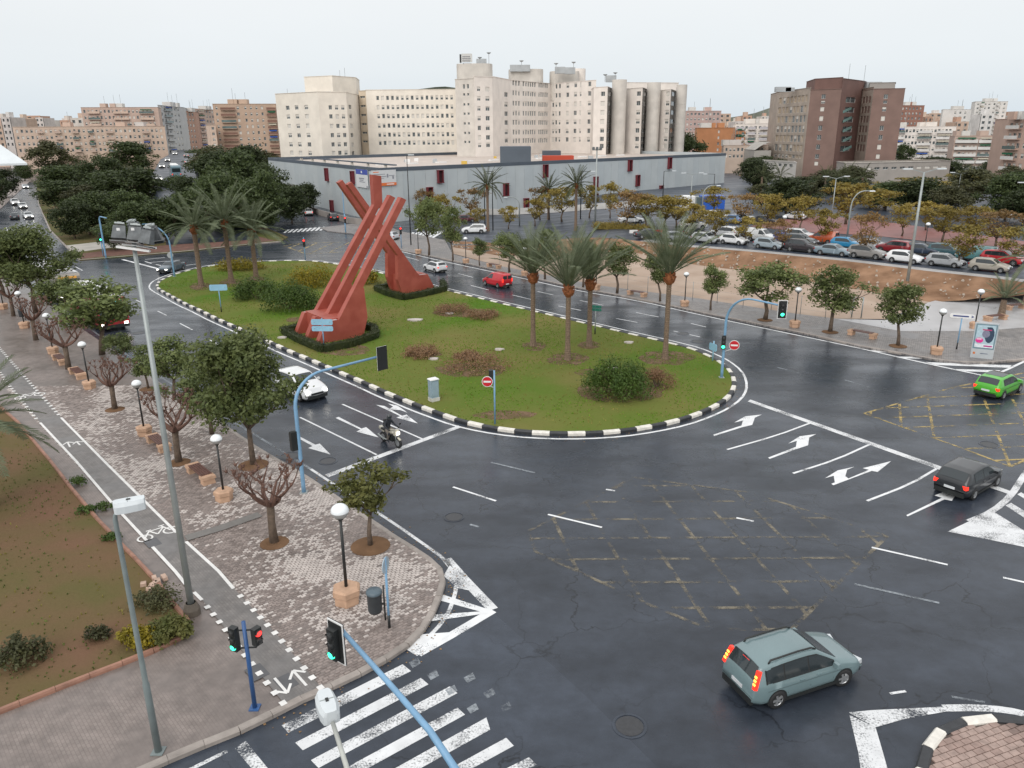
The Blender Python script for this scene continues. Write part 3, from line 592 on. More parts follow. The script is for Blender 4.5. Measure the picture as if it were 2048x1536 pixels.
# yellow box junctions
def boxgrid(px, dirs, mat, nm, wd=.16):
    poly = [Vector((p.x, p.y, 0)) for p in GP(px)]; pl2 = [(p.x, p.y) for p in poly]
    for i in range(len(poly)): line_w([poly[i], poly[(i + 1) % len(poly)]], wd, mat, nm)
    for a, b, sp in dirs:
        A_, B_ = G(*a), G(*b); d = (B_ - A_).normalized(); d.z = 0; s_ = Vector((-d.y, d.x, 0)); A_.z = 0
        for k in range(-14, 15):
            o = A_ + s_ * sp * k; ts = []
            for i in range(len(poly)):
                p, q = poly[i], poly[(i + 1) % len(poly)]; e_ = q - p; den = d.x * e_.y - d.y * e_.x
                if abs(den) < 1e-6: continue
                t = ((p.x - o.x) * e_.y - (p.y - o.y) * e_.x) / den; u = ((p.x - o.x) * d.y - (p.y - o.y) * d.x) / den
                if 0 <= u <= 1: ts.append(t)
            ts.sort()
            for i in range(0, len(ts) - 1, 2):
                if ts[i + 1] - ts[i] > .5: line_w([o + d * ts[i], o + d * ts[i + 1]], wd, mat, nm)
def line_w(pts, wd, mat, nm):
    _mz[0] = (_mz[0] + 1) % 6; m_ = MB(); m_.strip(pts, wd, .0035 + .0012 * _mz[0]); m_.build(nm, MT[mat], road)
boxgrid([(1055, 1063), (1267, 955), (1500, 985), (1775, 1072), (1691, 1153), (1583, 1259), (1419, 1259), (1300, 1210), (1149, 1140), (1072, 1104)], (((1120, 1119), (1480, 1117), 1.75), ((1175, 1010), (1280, 1195), 1.9)), 'yellow', 'yellow_box_line')
boxgrid([(1728, 827), (1905, 775), (2100, 735), (2150, 880), (2020, 933), (1926, 897)], (((1800, 815), (2000, 808), 1.7), ((1905, 775), (1926, 850), 1.7)), 'yellow_b', 'yellow_box_line')
boxgrid([(568, 492), (612, 508), (700, 503), (760, 490), (690, 484), (600, 486)], (((618, 508), (665, 486), 2.6),), 'yellow_b', 'yellow_box_line', .3)
# far crossings, give-way dashes
for k in range(9): x = 566 + k * 9; mark('crossing_stripe', [(x, 466 + k * .2 - k * .8), (x + 5, 465.6 - k * .6), (x + 14, 459 - k * .6), (x + 9, 459.4 - k * .8)])
for k in range(8): x = 806 + k * 10; mark('crossing_stripe', [(x - 20, 487 - k * 1.2), (x - 14, 487.8 - k * 1.2), (x + 14, 466 - k * .6), (x + 9, 465.2 - k * .6)])
line('stop_line', [(245, 519), (345, 545)], .4); 
for a, b in (((290, 523), (303, 527)), ((312, 529), (330, 533)), ((290, 519), (330, 515)), ((300, 525), (360, 520)), ((340, 535), (400, 527)), ((660, 529), (760, 512)), ((720, 540), (740, 536)), ((770, 515), (790, 519))): line('lane_dash', [a, b], .2, 'white')
for a, b in (((20, 470), (30, 478)), ((45, 432), (49, 440)), ((50, 405), (52, 411)), ((12, 455), (16, 462)), ((80, 500), (96, 510))): line('lane_dash', [a, b], .2, 'white')
# manhole covers
for cx, cy, w_, sq in ((908, 1034, .75, 0), (656, 922, .8, 0), (1259, 1452, .8, 0), (580, 912, .9, 0), (1395, 683, .9, 0), (1366, 667, .9, 0), (277, 666, .9, 0), (1978, 889, .8, 0)):
    c = G(cx, cy); m_ = MB(); m_.lathe([(0.001, .012), (w_ * .5, .012), (w_ * .52, .006)], 24, (c.x, c.y, 0)); m_.lathe([(w_ * .56, .005), (w_ * .56, .014), (w_ * .66, .014), (w_ * .66, .003)], 24, (c.x, c.y, 0), 1)
    m_.build('manhole_cover', [M('manhole_iron', (.035, .036, .04), .4, .2, 8), MT['patch']], road)
# fallen leaves and grit in the gutters
lv = MB()
for pts, n in ((isl[40:90], 500), (smooth(GP(lp_edge[10:28]), False, 1), 420)):
    for k in range(n):
        p = random.choice(pts); a = random.uniform(0, 6.28); s_ = random.uniform(.02, .06); x = p.x + random.gauss(0, .5); y = p.y + random.gauss(0, .5)
        lv.add([(x + s_ * math.cos(a), y + s_ * math.sin(a), .013), (x + s_ * math.cos(a + 2.1), y + s_ * math.sin(a + 2.1), .013), (x + s_ * math.cos(a + 4.2), y + s_ * math.sin(a + 4.2), .02)], [(0, 1, 2)])
tag(lv.build('fallen_leaves', M('leaf_litter', (.25, .15, .07), .8, .3, 5, world=True)), 'scattered fallen leaves along the kerbs of road', 'leaves', kind='stuff')
# ================================================================ BUILDINGS
BM = {}
def bmat(nm, col, var=.08, rough=.8, scale=.35):
    if nm not in BM: BM[nm] = M(nm, col, rough, var, scale, world=True, detail=6)
    return BM[nm]
CREAM = bmat('cream_render', (.80, .735, .645)); CREAM2 = bmat('pale_render', (.76, .70, .645)); CONCT = bmat('tower_concrete', (.60, .56, .51), .12); BROWN = bmat('brown_brick', (.215, .138, .115), .10); BROWN2 = bmat('dark_brick', (.17, .095, .08), .1)
TAN = bmat('tan_concrete', (.40, .335, .28), .15); FRAMEW = bmat('window_frame_white', (.62, .62, .60), .03); FRAMED = bmat('window_frame_dark', (.10, .10, .10), .03); BLIND = bmat('roller_blind', (.66, .63, .58), .06); ROOF = bmat('roof_gravel', (.38, .35, .31), .1); DGREY = bmat('slate_cladding', (.085, .105, .13), .08); METAL = bmat('vent_metal', (.40, .42, .43), .15, .5)
GLZ = M('building_glass', (.10, .115, .12), .12, .3, .8, world=True, spec=.6); GLB = M('tinted_glass', (.12, .16, .155), .15, .2, .5, world=True); TANBL = bmat('tan_blind', (.42, .31, .20), .12)
_wm = {}
def winmesh(w, h, kind):
    k = (round(w, 1), round(h, 1), kind)
    if k in _wm: return _wm[k]
    m_ = MB(); t = .07
    # pane set back, frame proud of it, optional blind, sill
    m_.add([(-w / 2, .02, 0), (w / 2, .02, 0), (w / 2, .02, h), (-w / 2, .02, h)], [(0, 1, 2, 3)], 0)
    for x in (-w / 2 + t / 2, w / 2 - t / 2) + ((0,) if w > 1.0 else ()): m_.box((x, -.01, h / 2), (t, .06, h), 0, 1)
    for z in (t / 2, h - t / 2): m_.box((0, -.012, z), (w - 2 * t, .05, t), 0, 1)
    if kind == 'half': m_.box((0, -.03, h * .74), (w - .1, .03, h * .5), 0, 2)
    elif kind == 'quarter': m_.box((0, -.03, h * .86), (w - .1, .03, h * .26), 0, 2)
    elif kind == 'shut': m_.box((0, -.03, h * .52), (w - .1, .03, h * .9), 0, 2)
    me = m_.mesh('window', [GLZ, FRAMEW, BLIND] if kind != 'tan' else [TANBL, FRAMEW, BLIND]); _wm[k] = me; return me
def facade(mbw, wins, p0, p1, z0, z1, cols, rows, mi=0, depth=.28, kinds=('open',), skip=()):
    """wall with real openings from p0 to p1 (seen from outside, left to right); cols/rows in metres"""
    d = Vector((p1.x - p0.x, p1.y - p0.y, 0)); Lw = d.length; d.normalize(); n = Vector((d.y, -d.x, 0)); a = math.atan2(d.y, d.x)
    us = [0]; uw = []
    for u0, u1 in cols:
        if u0 <= us[-1] + .02 or u1 >= Lw - .02: continue
        us += [u0, u1]; uw.append((u0, u1))
    us.append(Lw); zs = [z0]; zw = []
    for a0, a1 in sorted(rows):
        if a0 <= zs[-1] + .02 or a1 >= z1 - .02: continue
        zs += [a0, a1]; zw.append((a0, a1))
    zs.append(z1)
    def P_(u, z, k=0): q = p0 + d * u - n * k; return (q.x, q.y, z)
    for i in range(len(us) - 1):
        for j in range(len(zs) - 1):
            u0, u1, a0, a1 = us[i], us[i + 1], zs[j], zs[j + 1]
            hole = (i % 2 == 1 and j % 2 == 1 and (i // 2, j // 2) not in skip)
            if not hole: mbw.add([P_(u0, a0), P_(u1, a0), P_(u1, a1), P_(u0, a1)], [(0, 1, 2, 3)], mi)
            else:
                mbw.add([P_(u0, a0), P_(u1, a0), P_(u1, a1), P_(u0, a1), P_(u0, a0, depth), P_(u1, a0, depth), P_(u1, a1, depth), P_(u0, a1, depth)], [(0, 1, 5, 4), (1, 2, 6, 5), (2, 3, 7, 6), (3, 0, 4, 7)], mi)
                q = p0 + d * ((u0 + u1) / 2) - n * (depth - .06); wins.append((Vector((q.x, q.y, a0)), u1 - u0, a1 - a0, a, random.choice(kinds)))
def px_cols(p0, p1, x0, x1, cols):
    Lw = (Vector((p1.x - p0.x, p1.y - p0.y))).length; o = []
    for c, w_ in cols: o.append(((c - w_ / 2 - x0) / (x1 - x0) * Lw, (c + w_ / 2 - x0) / (x1 - x0) * Lw))
    return o
class Bld:
    def __init__(s, name, label, group=None, cat='building'):
        s.o = thing(name, (0, 0, 0), label, cat, group); s.w = MB(); s.wins = []; s.mats = []
    def mi(s, m):
        if m not in s.mats: s.mats.append(m)
        return s.mats.index(m)
    def chain(s, corners, ytop, mat, specs, z0=-.3, back=18, roof=ROOF, ztop=None, coping=True):
        """corners [(px, depth)] left to right along the visible front, specs one per side: (cols px, rows px, kinds)"""
        P = [AT(x, 260, D) for x, D in corners]; zt = ztop if ztop is not None else ZT(P[0], ytop); mi = s.mi(mat)
        for i in range(len(P) - 1):
            sp = specs[i] if i < len(specs) else None; cols, rows, kinds = sp if sp else ((), (), ('open',))
            m2 = mi
            if sp and len(sp) == 3 and sp[2] and not isinstance(sp[2][0], str): m2 = s.mi(sp[2][0]); kinds = sp[2][1:]
            c = px_cols(P[i], P[i + 1], corners[i][0], corners[i + 1][0], cols)
            mid = P[i].lerp(P[i + 1], .5); rr = [(ZT(mid, y + h / 2), ZT(mid, y - h / 2)) for y, h in rows]
            facade(s.w, s.wins, P[i], P[i + 1], z0, zt, c, rr, m2, kinds=kinds)
        L0, R0 = P[0], P[-1]; bl = Vector((L0.x * 1.03, L0.y + back, 0)); br = Vector((R0.x * 1.03, R0.y + back, 0))
        for a, b in ((bl, L0), (R0, br), (br, bl)): s.w.add([(a.x, a.y, z0), (b.x, b.y, z0), (b.x, b.y, zt), (a.x, a.y, zt)], [(0, 1, 2, 3)], mi)
        poly = [(p.x, p.y) for p in P] + [(br.x, br.y), (bl.x, bl.y)]
        s.w.sheet(poly, zt - .25, s.mi(roof))
        if coping:
            for i in range(len(poly)):
                a, b = poly[i], poly[(i + 1) % len(poly)]; s.w.bar((a[0], a[1], zt + .06 + .004 * (i % 2)), (b[0], b[1], zt + .06 + .004 * (i % 2)), .3, .12, mi)
        return P, zt
    def done(s, wallname='wall'):
        s.w.build(wallname, s.mats, s.o)
        for q, w_, h_, a, k in s.wins[:300]: put('window', winmesh(w_, h_, k), s.o, q, a, (w_ / round(w_, 1) if round(w_, 1) else 1, 1, h_ / round(h_, 1) if round(h_, 1) else 1))
        if len(s.wins) > 300:
            m_ = MB()
            for q, w_, h_, a, k in s.wins[300:]:
                d = Vector((math.cos(a), math.sin(a), 0)); m_.add([q - d * w_ / 2, q + d * w_ / 2, q + d * w_ / 2 + Vector((0, 0, h_)), q - d * w_ / 2 + Vector((0, 0, h_))], [(0, 1, 2, 3)])
            tag(m_.build('window_panes', GLZ, s.o), kind='stuff')
        return s.o
def rng(a, n, st): return [a + st * i for i in range(n)]
R1 = [(215, 8.5), (233, 8.5), (252, 8.5), (270.5, 8.5), (289, 8.5), (306, 8.5)]
KH = ('open', 'half', 'half', 'quarter', 'half', 'shut', 'open')
# -------- west hospital block with the long wing
b = Bld('hospital_block', 'cream hospital wing with long rows of small windows left of the tower')
b.chain([(557, 274), (642, 262), (697, 267), (722, 288)], 188, CREAM, [([(580, 7), (598, 7), (617, 7)], R1, KH), ([(664, 6.5), (676.5, 6.5), (689, 6.5)], R1, KH), ([(703, 5)], R1, KH)], back=30)
b.chain([(722, 287), (736, 285)], 182, bmat('recess_render', (.60, .50, .38)), [([(729, 10)], [(194, 4), (212, 4), (230, 4), (248, 4), (265.5, 4), (283, 4)], ('open',))], back=24)
b.chain([(736, 284), (914, 284)], 180, CREAM, [([(x, 5.2) for x in rng(759, 16, 9.75)], [(195.5, 8.5), (214, 8.5), (232, 8.5), (251, 8.5), (269, 8.5), (285.5, 8.5)], KH)], back=24)
P_, zt = b.chain([(617, 291), (672, 286), (718, 296)], 154, CREAM, [None, None], z0=26, back=16)
tb = MB()
for x0_, x1_, y_ in ((590, 606, 193), (612, 634, 193), (634, 662, 190)): a, c = AT(x0_, y_, 270), AT(x1_, y_, 270); tb.tube([a, c], 1.1, 10)
tb.build('rooftop_duct', METAL, b.o, True)
for x_, y_, h_ in ((575, 187, 1.6), (680, 154, 2.2), (690, 154, 3.0)):
    a = AT(x_, y_, 288); m_ = MB(); m_.tube([a, a + Vector((0, 0, h_))], .06, 5); m_.build('aerial', MT['steel'], b.o)
b.done()
# -------- main hospital
b = Bld('hospital_tower_block', 'pale hospital complex with round concrete stair towers and rooftop sign')
RA = [(173, 9), (189, 5), (209, 5), (227.5, 5), (247, 5), (266, 5), (284, 5)]
b.chain([(913, 263), (950, 259)], 159, CONCT, [([(930, 4), (938, 4)], RA, ('open',))], back=24)
b.chain([(950, 258), (986, 262)], 153, CREAM2, [([(959, 6.5), (976, 8)], [(178, 9), (197, 9), (217, 9), (236.5, 9), (256, 9), (275, 9), (290, 9)], KH)], back=30)
nw = [(1012.5, 7)] + [(x, 3) for x in (1027, 1032, 1037.5, 1046, 1051, 1055.5, 1060, 1064, 1068.5, 1077, 1081, 1085, 1089.5, 1093.5)]
RB = [(188, 9.5), (208, 9.5), (227, 9.5), (245, 9.5), (264, 9.5), (281, 9.5)]
b.chain([(986, 262), (1022, 280), (1101, 302), (1190, 284)], 153, CREAM2, [([(1012.5, 7)], RB, KH), (nw[1:], [(169, 9.5)] + RB, ('open', 'open', 'quarter')), ([(1106, 3.6), (1112.5, 3.6), (1119.5, 3.6), (1135.5, 5.5), (1151, 5.5), (1161, 3), (1178, 5.5)], [(170.5, 9), (189, 9), (208, 9), (226, 9), (244, 9), (262, 9), (279, 9)], KH)], back=30)
RC = [(188, 9), (207, 9), (225, 9), (243, 9), (261, 9), (278, 9), (292, 9)]
DK = bmat('dark_side_panel', (.16, .145, .13))  # darker copy of the pale render for the receding side faces
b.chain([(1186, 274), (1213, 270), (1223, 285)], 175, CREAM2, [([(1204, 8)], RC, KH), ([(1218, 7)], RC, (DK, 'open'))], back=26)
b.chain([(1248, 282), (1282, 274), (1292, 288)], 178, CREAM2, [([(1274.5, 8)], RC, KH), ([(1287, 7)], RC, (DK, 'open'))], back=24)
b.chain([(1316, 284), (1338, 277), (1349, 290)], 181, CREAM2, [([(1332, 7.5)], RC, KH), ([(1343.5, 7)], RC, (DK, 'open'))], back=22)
b.chain([(1248, 300), (1352, 305)], 165, CREAM2, [None], back=14)
b.w.box((0, 0, -50), (.1, .1, .1), 0, 0)
def stair(xa, xb, D, yt):
    a, c = AT(xa, 260, D), AT(xb, 260, D); r = (c.x - a.x) / 2; m_ = MB(); zt = ZT(a, yt); ce = ((a.x + c.x) / 2, D + r * .3, 0)
    prof = [(r, -.3)]
    for k in range(1, 5): z = zt * k / 5; prof += [(r, z - .03), (r - .06, z), (r, z + .03)]
    prof += [(r, zt), (r - .3, zt), (r - .3, zt - .3), (.01, zt - .3)]; m_.lathe(prof, 24, ce); m_.build('stair_tower', CONCT, b.o)
stair(1222, 1251, 277, 159.5); stair(1291, 1318, 281, 165); stair(1349, 1370, 284, 169.5); 
def pent(xa, xb, D, yt, mat=CONCT, z0=28):
    a, c = AT(xa, 260, D), AT(xb, 260, D); r = (c.x - a.x) / 2; zt = ZT(a, yt); m_ = MB(); pts = [(a.x + r + r * math.copysign(abs(math.cos(t)) ** .5, math.cos(t)), D + r + r * math.copysign(abs(math.sin(t)) ** .5, math.sin(t))) for t in [6.283 * i / 28 for i in range(28)]]
    m_.prism(pts, z0, zt); m_.build('penthouse', mat, b.o); return zt
zt = pent(915, 986, 268, 127); pent(1018, 1087, 296, 138); pent(1100, 1158, 300, 142); pent(1130, 1170, 306, 137, CREAM2)
a = AT(923, 125, 268); c = AT(944, 108, 268); m_ = MB(); m_.box(((a.x + c.x) / 2, 268.5, (a.z + c.z) / 2 + .15), (c.x - a.x, .6, c.z - a.z)); m_.box((a.x - .35, 269, (a.z + c.z) / 2), (.5, 1.2, c.z - a.z), 0, 1); m_.build('rooftop_sign', [bmat('sign_face', (.60, .60, .58), .04), MT['black']], b.o)
for k in range(5):
    z = c.z - .75 - k * .52; m_ = MB(); m_.box(((a.x + c.x) / 2 + random.uniform(-.2, .2), 268.17, z), ((c.x - a.x) * random.uniform(.65, .85), .03, .2)); m_.build('sign_lettering', bmat('sign_ink', (.2, .2, .22)), b.o)
for x_, y_, h_ in ((960, 127, 2.5), (978, 127, 4), (1043, 138, 3.2), (1112, 142, 3), (1147, 137, 2.6), (1210, 158, 2), (1230, 158, 2.6)):
    q = AT(x_, y_ + 6, 290); m_ = MB(); m_.tube([q, q + Vector((0, 0, h_))], .1, 5); m_.lathe([(.02, 0), (.5, .18), (.8, .5)], 10, q + Vector((0, 0, h_))); m_.build('dish_aerial', METAL, b.o)
for x_, y_ in ((1030, 139), (1050, 139), (1120, 143), (1140, 144), (1222, 160), (963, 127)):
    q = AT(x_, y_, 296); m_ = MB(); m_.box((q.x, q.y, q.z + .4), (3.6, 2, 2.2)); m_.build('air_handler', METAL, b.o)
b.done()
# -------- brown slab
b = Bld('brick_tower_block', 'brown brick tower with tan window front and slanted stair windows')
RW = [(199.5, 13.5), (219.5, 13.5), (238.5, 13.5), (258, 13.5), (277, 13.5), (295.5, 13.5), (312, 7)]
lc = [(1555.5, 6), (1564, 5), (1571.5, 5), (1579, 5), (1586, 5), (1593, 5), (1600, 5), (1606.5, 4)]
strip = [(193, 9), (204, 6), (218, 9), (237, 10), (256, 10), (275, 10), (294, 10), (313, 9), (327, 8)]
b.chain([(1551, 292), (1613, 264)], 184, TAN, [(lc, RW, ('tan', 'tan', 'open', 'half'))], back=18)
b.chain([(1613, 264), (1674, 258)], 180, BROWN, [([(1640, 8)], strip, ('open', 'shut', 'half'))], back=22)
b.chain([(1674, 260), (1716, 275)], 157, BROWN2, [([(1694, 19)], [(200, 11), (220, 11), (239, 11), (258.5, 11), (278, 11), (297, 11)], ('open',))], back=6, z0=-.3)
b.chain([(1620, 268), (1674, 261)], 158, BROWN2, [None], z0=20, back=16)
b.chain([(1716, 274), (1737, 262)], 178, TAN, [([(1720, 4.5), (1726, 4.5), (1732, 4.5)], RW[:-1], ('tan', 'half', 'open'))], back=14)
b.chain([(1737, 262), (1799, 260)], 178, BROWN, [([(1763, 8)], strip, ('open', 'shut', 'half'))], back=22)
b.chain([(1728, 272), (1778, 270)], 166, bmat('grey_plant', (.3, .28, .26)), [None], z0=25, back=8)
for yy in (200, 220, 239, 258.5, 278, 297):
    a_, c_ = AT(1686, yy + 4, 262.5), AT(1703, yy - 4, 268.5); m_ = MB(); m_.bar(a_, c_, .12, .8); m_.build('stair_rail', bmat('teal_panel', (.16, .27, .25)), b.o)
for x_, y_, w_, h_ in ((1565, 184, 5, 1.6), (1578, 183, 3, 1.2), (1745, 178, 5, 2.2), (1757, 178, 4, 2.0)):
    q = AT(x_, y_, 276); m_ = MB(); m_.box((q.x, q.y, q.z + h_ / 2), (w_, 2, h_)); m_.build('air_handler', METAL, b.o)
for x_, y_ in ((1697, 157), (1728, 160)): q = AT(x_, y_, 270); m_ = MB(); m_.tube([q - Vector((0, 0, .5)), q + Vector((0, 0, 4.5))], .06, 5); m_.build('aerial', MT['steel'], b.o)
m_ = MB()
for x_, y_, w_ in ((1680, 163, 1.2), (1688, 167, 2.4), (1694, 170, 1.0), (1697, 164, 1.2)): q = AT(x_, y_, 260.0); m_.box((q.x, q.y + 3.3, q.z), (w_, 2.2, 1.0))
b.done()
b = Bld('low_annex', 'long low flat-roofed annex at foot of the brown tower', None)
b.chain([(1700, 236), (1912, 246)], 327, bmat('annex_grey', (.36, .33, .30)), [([(1712 + 17 * i, 11) for i in range(12)], [(336, 5)], ('open', 'shut'))], back=14); b.done()
b = Bld('low_annex', 'low white annex with blinds left of the brown tower foot', None)
b.chain([(1535, 262), (1600, 246)], 322, bmat('annex_white', (.52, .50, .47)), [([(1545 + 11 * i, 7) for i in range(5)], [(330, 6)], ('open', 'half'))], back=10); b.done()
# -------- exhibition shed with grey cladding
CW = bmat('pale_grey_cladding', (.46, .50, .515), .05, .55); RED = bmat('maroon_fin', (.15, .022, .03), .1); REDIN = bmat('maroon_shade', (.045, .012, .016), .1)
shed = thing('cladded_hall', (0, 0, 0), 'huge light grey metal-clad hall with maroon slot windows', 'building')
C0 = G(752, 446); zs = ZT(C0, 336)
def on_ray_h(px, py, z): d = ray(px, py); t = (z - CAMH) / d.z; return Vector((d.x * t, d.y * t, 0))
Lc = on_ray_h(536, 315, zs); Rc = on_ray_h(1452, 306, zs); C0 = on_ray_h(757, 336, zs)
Bc = Lc + (Rc - C0)
mb = MB(); poly = [C0, Rc, Bc, Lc]; mb.prism([(p.x, p.y) for p in poly], zs - 1.3, zs - .9); mb.build('roof', bmat('hall_roof', (.50, .43, .38), .12, .5, .12), shed)
def wallseg(p, q, z0, z1, nm, mat, t=.25, out=0.0):
    d = (q - p).normalized(); n = Vector((d.y, -d.x, 0)); m_ = MB(); a, c = p + n * out, q + n * out
    m_.add([(a.x, a.y, z0), (c.x, c.y, z0), (c.x, c.y, z1), (a.x, a.y, z1)] + [((v - n * t).x, (v - n * t).y, z) for v, z in ((a, z0), (c, z0), (c, z1), (a, z1))], [(0, 1, 2, 3), (7, 6, 5, 4), (3, 2, 6, 7), (0, 4, 5, 1), (1, 5, 6, 2), (4, 0, 3, 7)]); return m_.build(nm, mat, shed)
def clad(p, q, n):
    r = [p.lerp(q, i / n) for i in range(n + 1)]; d = (q - p).normalized()
    for i in range(n): wallseg(r[i] + d * .02, r[i + 1] - d * .02, 0, zs - .75, 'cladding_panel', CWS[i % 3], .2, random.uniform(0, .012))
    wallseg(p, q, .0, zs - .8, 'backing_wall', DGREY, .12, -.22); wallseg(p, q, zs - .75, zs, 'parapet', DGREY, .5, .06)
CWS = [bmat('pale_grey_cladding_%s' % k, c, .05, .5) for k, c in (('a', (.46, .50, .515)), ('b', (.475, .513, .525)), ('c', (.445, .487, .505)))]
clad(Lc, C0, 26); clad(C0, Rc, 44); wallseg(Rc, Bc, 0, zs, 'parapet', CW); wallseg(Bc, Lc, zs - 3, zs, 'parapet', DGREY)
def slot(px, py, hpx, P0, P1):
    d = (P1 - P0).normalized(); n = Vector((d.y, -d.x, 0)); r = ray(px, py); den = r.x * d.y - r.y * d.x
    t = (P0.x * d.y - P0.y * d.x) / den; hit = Vector((r.x * t, r.y * t, CAMH + r.z * t)); k = MPP(hit); h = hpx * k; w_ = 1.25; a = math.atan2(d.y, d.x); m_ = MB()
    c = hit + n * .03; c.z = hit.z
    for s_ in (-1, 1): q = c + d * s_ * w_ / 2 + n * .25; m_.box((q.x, q.y, q.z), (.12, .7, h), a, 0)
    for s_ in (-1, 1): q = c + n * .25; m_.box((q.x, q.y, q.z + s_ * h / 2), (w_ + .3, .7, .12), a, 0)
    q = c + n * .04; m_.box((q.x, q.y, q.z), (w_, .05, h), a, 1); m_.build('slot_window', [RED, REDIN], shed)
for x_, y_ in ((655.5, 349), (707.5, 355), (666, 413)): slot(x_, y_, 24, Lc, C0)
for x_, y_ in ((879, 353), (858, 387), (1010.5, 379), (1089.5, 342), (1051, 409), (1190, 366), (1258.5, 331), (1274, 361), (1338, 326), (1321, 382), (1190, 400)): slot(x_, y_, 24 if x_ < 1200 else 21, C0, Rc)
# roof well, the dark of its depth painted as a black slab; roof structures
def roofbox(px0, px1, py, D, h, dep, mat, nm):
    a, c = AT(px0, py, D), AT(px1, py, D); z0 = zs - .9; m_ = MB(); m_.box(((a.x + c.x) / 2, D + dep / 2, z0 + h / 2), (c.x - a.x, dep, h)); return m_.build(nm, mat, shed)
roofbox(1000, 1062, 300, 196, 4.0, 10, DGREY, 'plant_room'); roofbox(1086, 1148, 306, 206, 1.5, 6, bmat('red_plant', (.42, .06, .03)), 'plant_room'); roofbox(1086, 1122, 296, 213, 2.6, 6, DGREY, 'plant_room')
dd = (Lc - C0).normalized(); ee = (Rc - C0).normalized()
q0 = C0 + dd * 6 + ee * 4.5; q1 = Lc - dd * 8 + ee * 4.5; mb = MB(); mb.bar((q0.x, q0.y, zs - .8), (q1.x, q1.y, zs - .8), 3.2, .3); mb.build('roof_well', MT['black'], shed)
for k in range(7): q = q0.lerp(q1, (k + .5) / 7) + ee * 2.2; m_ = MB(); m_.box((q.x, q.y, zs - .35), (.6, .6, 1.0)); m_.build('well_pier', bmat('pier', (.6, .56, .5)), shed)
m_ = MB(); q2 = q0 + ee * 2.2; q3 = q1 + ee * 2.2; m_.bar((q2.x, q2.y, zs + .15), (q3.x, q3.y, zs + .15), .8, .25); m_.build('well_beam', DGREY, shed)
for k in range(16):
    q = C0 + dd * random.uniform(12, 50) + ee * random.uniform(14, 80); m_ = MB(); s_ = random.uniform(.4, 1.0); m_.box((q.x, q.y, zs - .9 + s_ / 2), (s_ * 1.4, s_, s_)); m_.build('roof_vent', random.choice([METAL, MT['wpaint'], METAL, bmat('roof_yellow', (.6, .4, .08))]), shed)
for k in range(22):
    q = C0 + dd * (10 + (k % 2) * 22) + ee * (10 + k * 4.6); m_ = MB(); m_.box((q.x, q.y, zs - .75), (3.0, 1.0, .3), math.atan2(ee.y, ee.x)); m_.build('roof_light', MT['wpaint'], shed)
# pavilion in front at the right end
pv = thing('kiosk_pavilion', (0, 0, 0), 'low white and blue glazed pavilion before the grey hall', 'pavilion'); m_ = MB(); a, c = G(1368, 420, 1.5), G(1392, 420, 1.5); m_.box(((a.x + c.x) / 2, a.y + 2, 2.6), (c.x - a.x, 4, 3.2)); m_.build('wall', MT['wpaint'], pv)
m_ = MB(); a, c = G(1392, 421, 1.5), G(1405, 421, 1.5); m_.box(((a.x + c.x) / 2, a.y + 2, 2.6), (c.x - a.x - .02, 3.8, 3.1)); m_.build('glazing', GLB, pv); m_ = MB(); a, c = G(1405, 422, 1.5), G(1455, 424, 1.5); m_.box(((a.x + c.x) / 2, a.y + 2, 2.7), (c.x - a.x, 4, 3.4)); m_.build('blue_wall', bmat('bright_blue', (.03, .12, .5), .05, .4), pv)
# banners on the hall corner
def banner(px0, px1, py0, py1, P0, P1, nm, label, bands):
    d = (P1 - P0).normalized(); n = Vector((d.y, -d.x, 0)); a = math.atan2(d.y, d.x)
    def hit(px, py): r = ray(px, py); t = (P0.x * d.y - P0.y * d.x) / (r.x * d.y - r.y * d.x); return Vector((r.x * t, r.y * t, CAMH + r.z * t))
    A_, B_ = hit(px0, py1), hit(px1, py0); o = thing(nm, A_ + n * .25, label, 'banner', None, a); w_ = (Vector((B_.x - A_.x, B_.y - A_.y))).length; h = B_.z - A_.z
    m_ = MB(); m_.box((w_ / 2, 0, h / 2), (w_, .06, h)); m_.build('sheet', bmat('banner_white', (.62, .63, .64), .04), o)
    for k, (x0_, x1_, z0_, z1_, mt) in enumerate(bands): m_ = MB(); m_.box(((x0_ + x1_) / 2 * w_, -.035 - .002 * k, (z0_ + z1_) / 2 * h), ((x1_ - x0_) * w_, .015, (z1_ - z0_) * h)); m_.build('print_panel', mt, o)
INK = bmat('banner_ink', (.25, .26, .30)); NAVY = bmat('banner_blue', (.06, .09, .36)); ORG = bmat('banner_orange', (.75, .18, .05))
banner(716, 737, 340, 373, Lc, C0, 'hanging_banner', 'white banner with dark blue top on the hall corner', [(0, 1, .72, 1, NAVY), (.45, .55, .80, .92, MT['wpaint']), (.25, .7, .47, .53, INK), (.3, .62, .38, .43, INK), (.28, .75, .29, .33, INK), (.86, .96, .03, .12, INK)])
banner(742, 790, 339, 373, C0 - ee * .3, Rc, 'hanging_banner', 'wide white banner with orange foot strip on the hall corner', [(.0, 1, 0, .19, ORG), (.08, .3, .86, .91, ORG), (.08, .55, .72, .76, INK), (.08, .6, .58, .62, INK), (.08, .5, .47, .5, INK), (.62, .68, .52, .75, INK), (.70, .92, .62, .66, INK), (.84, .9, .42, .6, INK), (.6, .9, .06, .12, MT['wpaint'])])
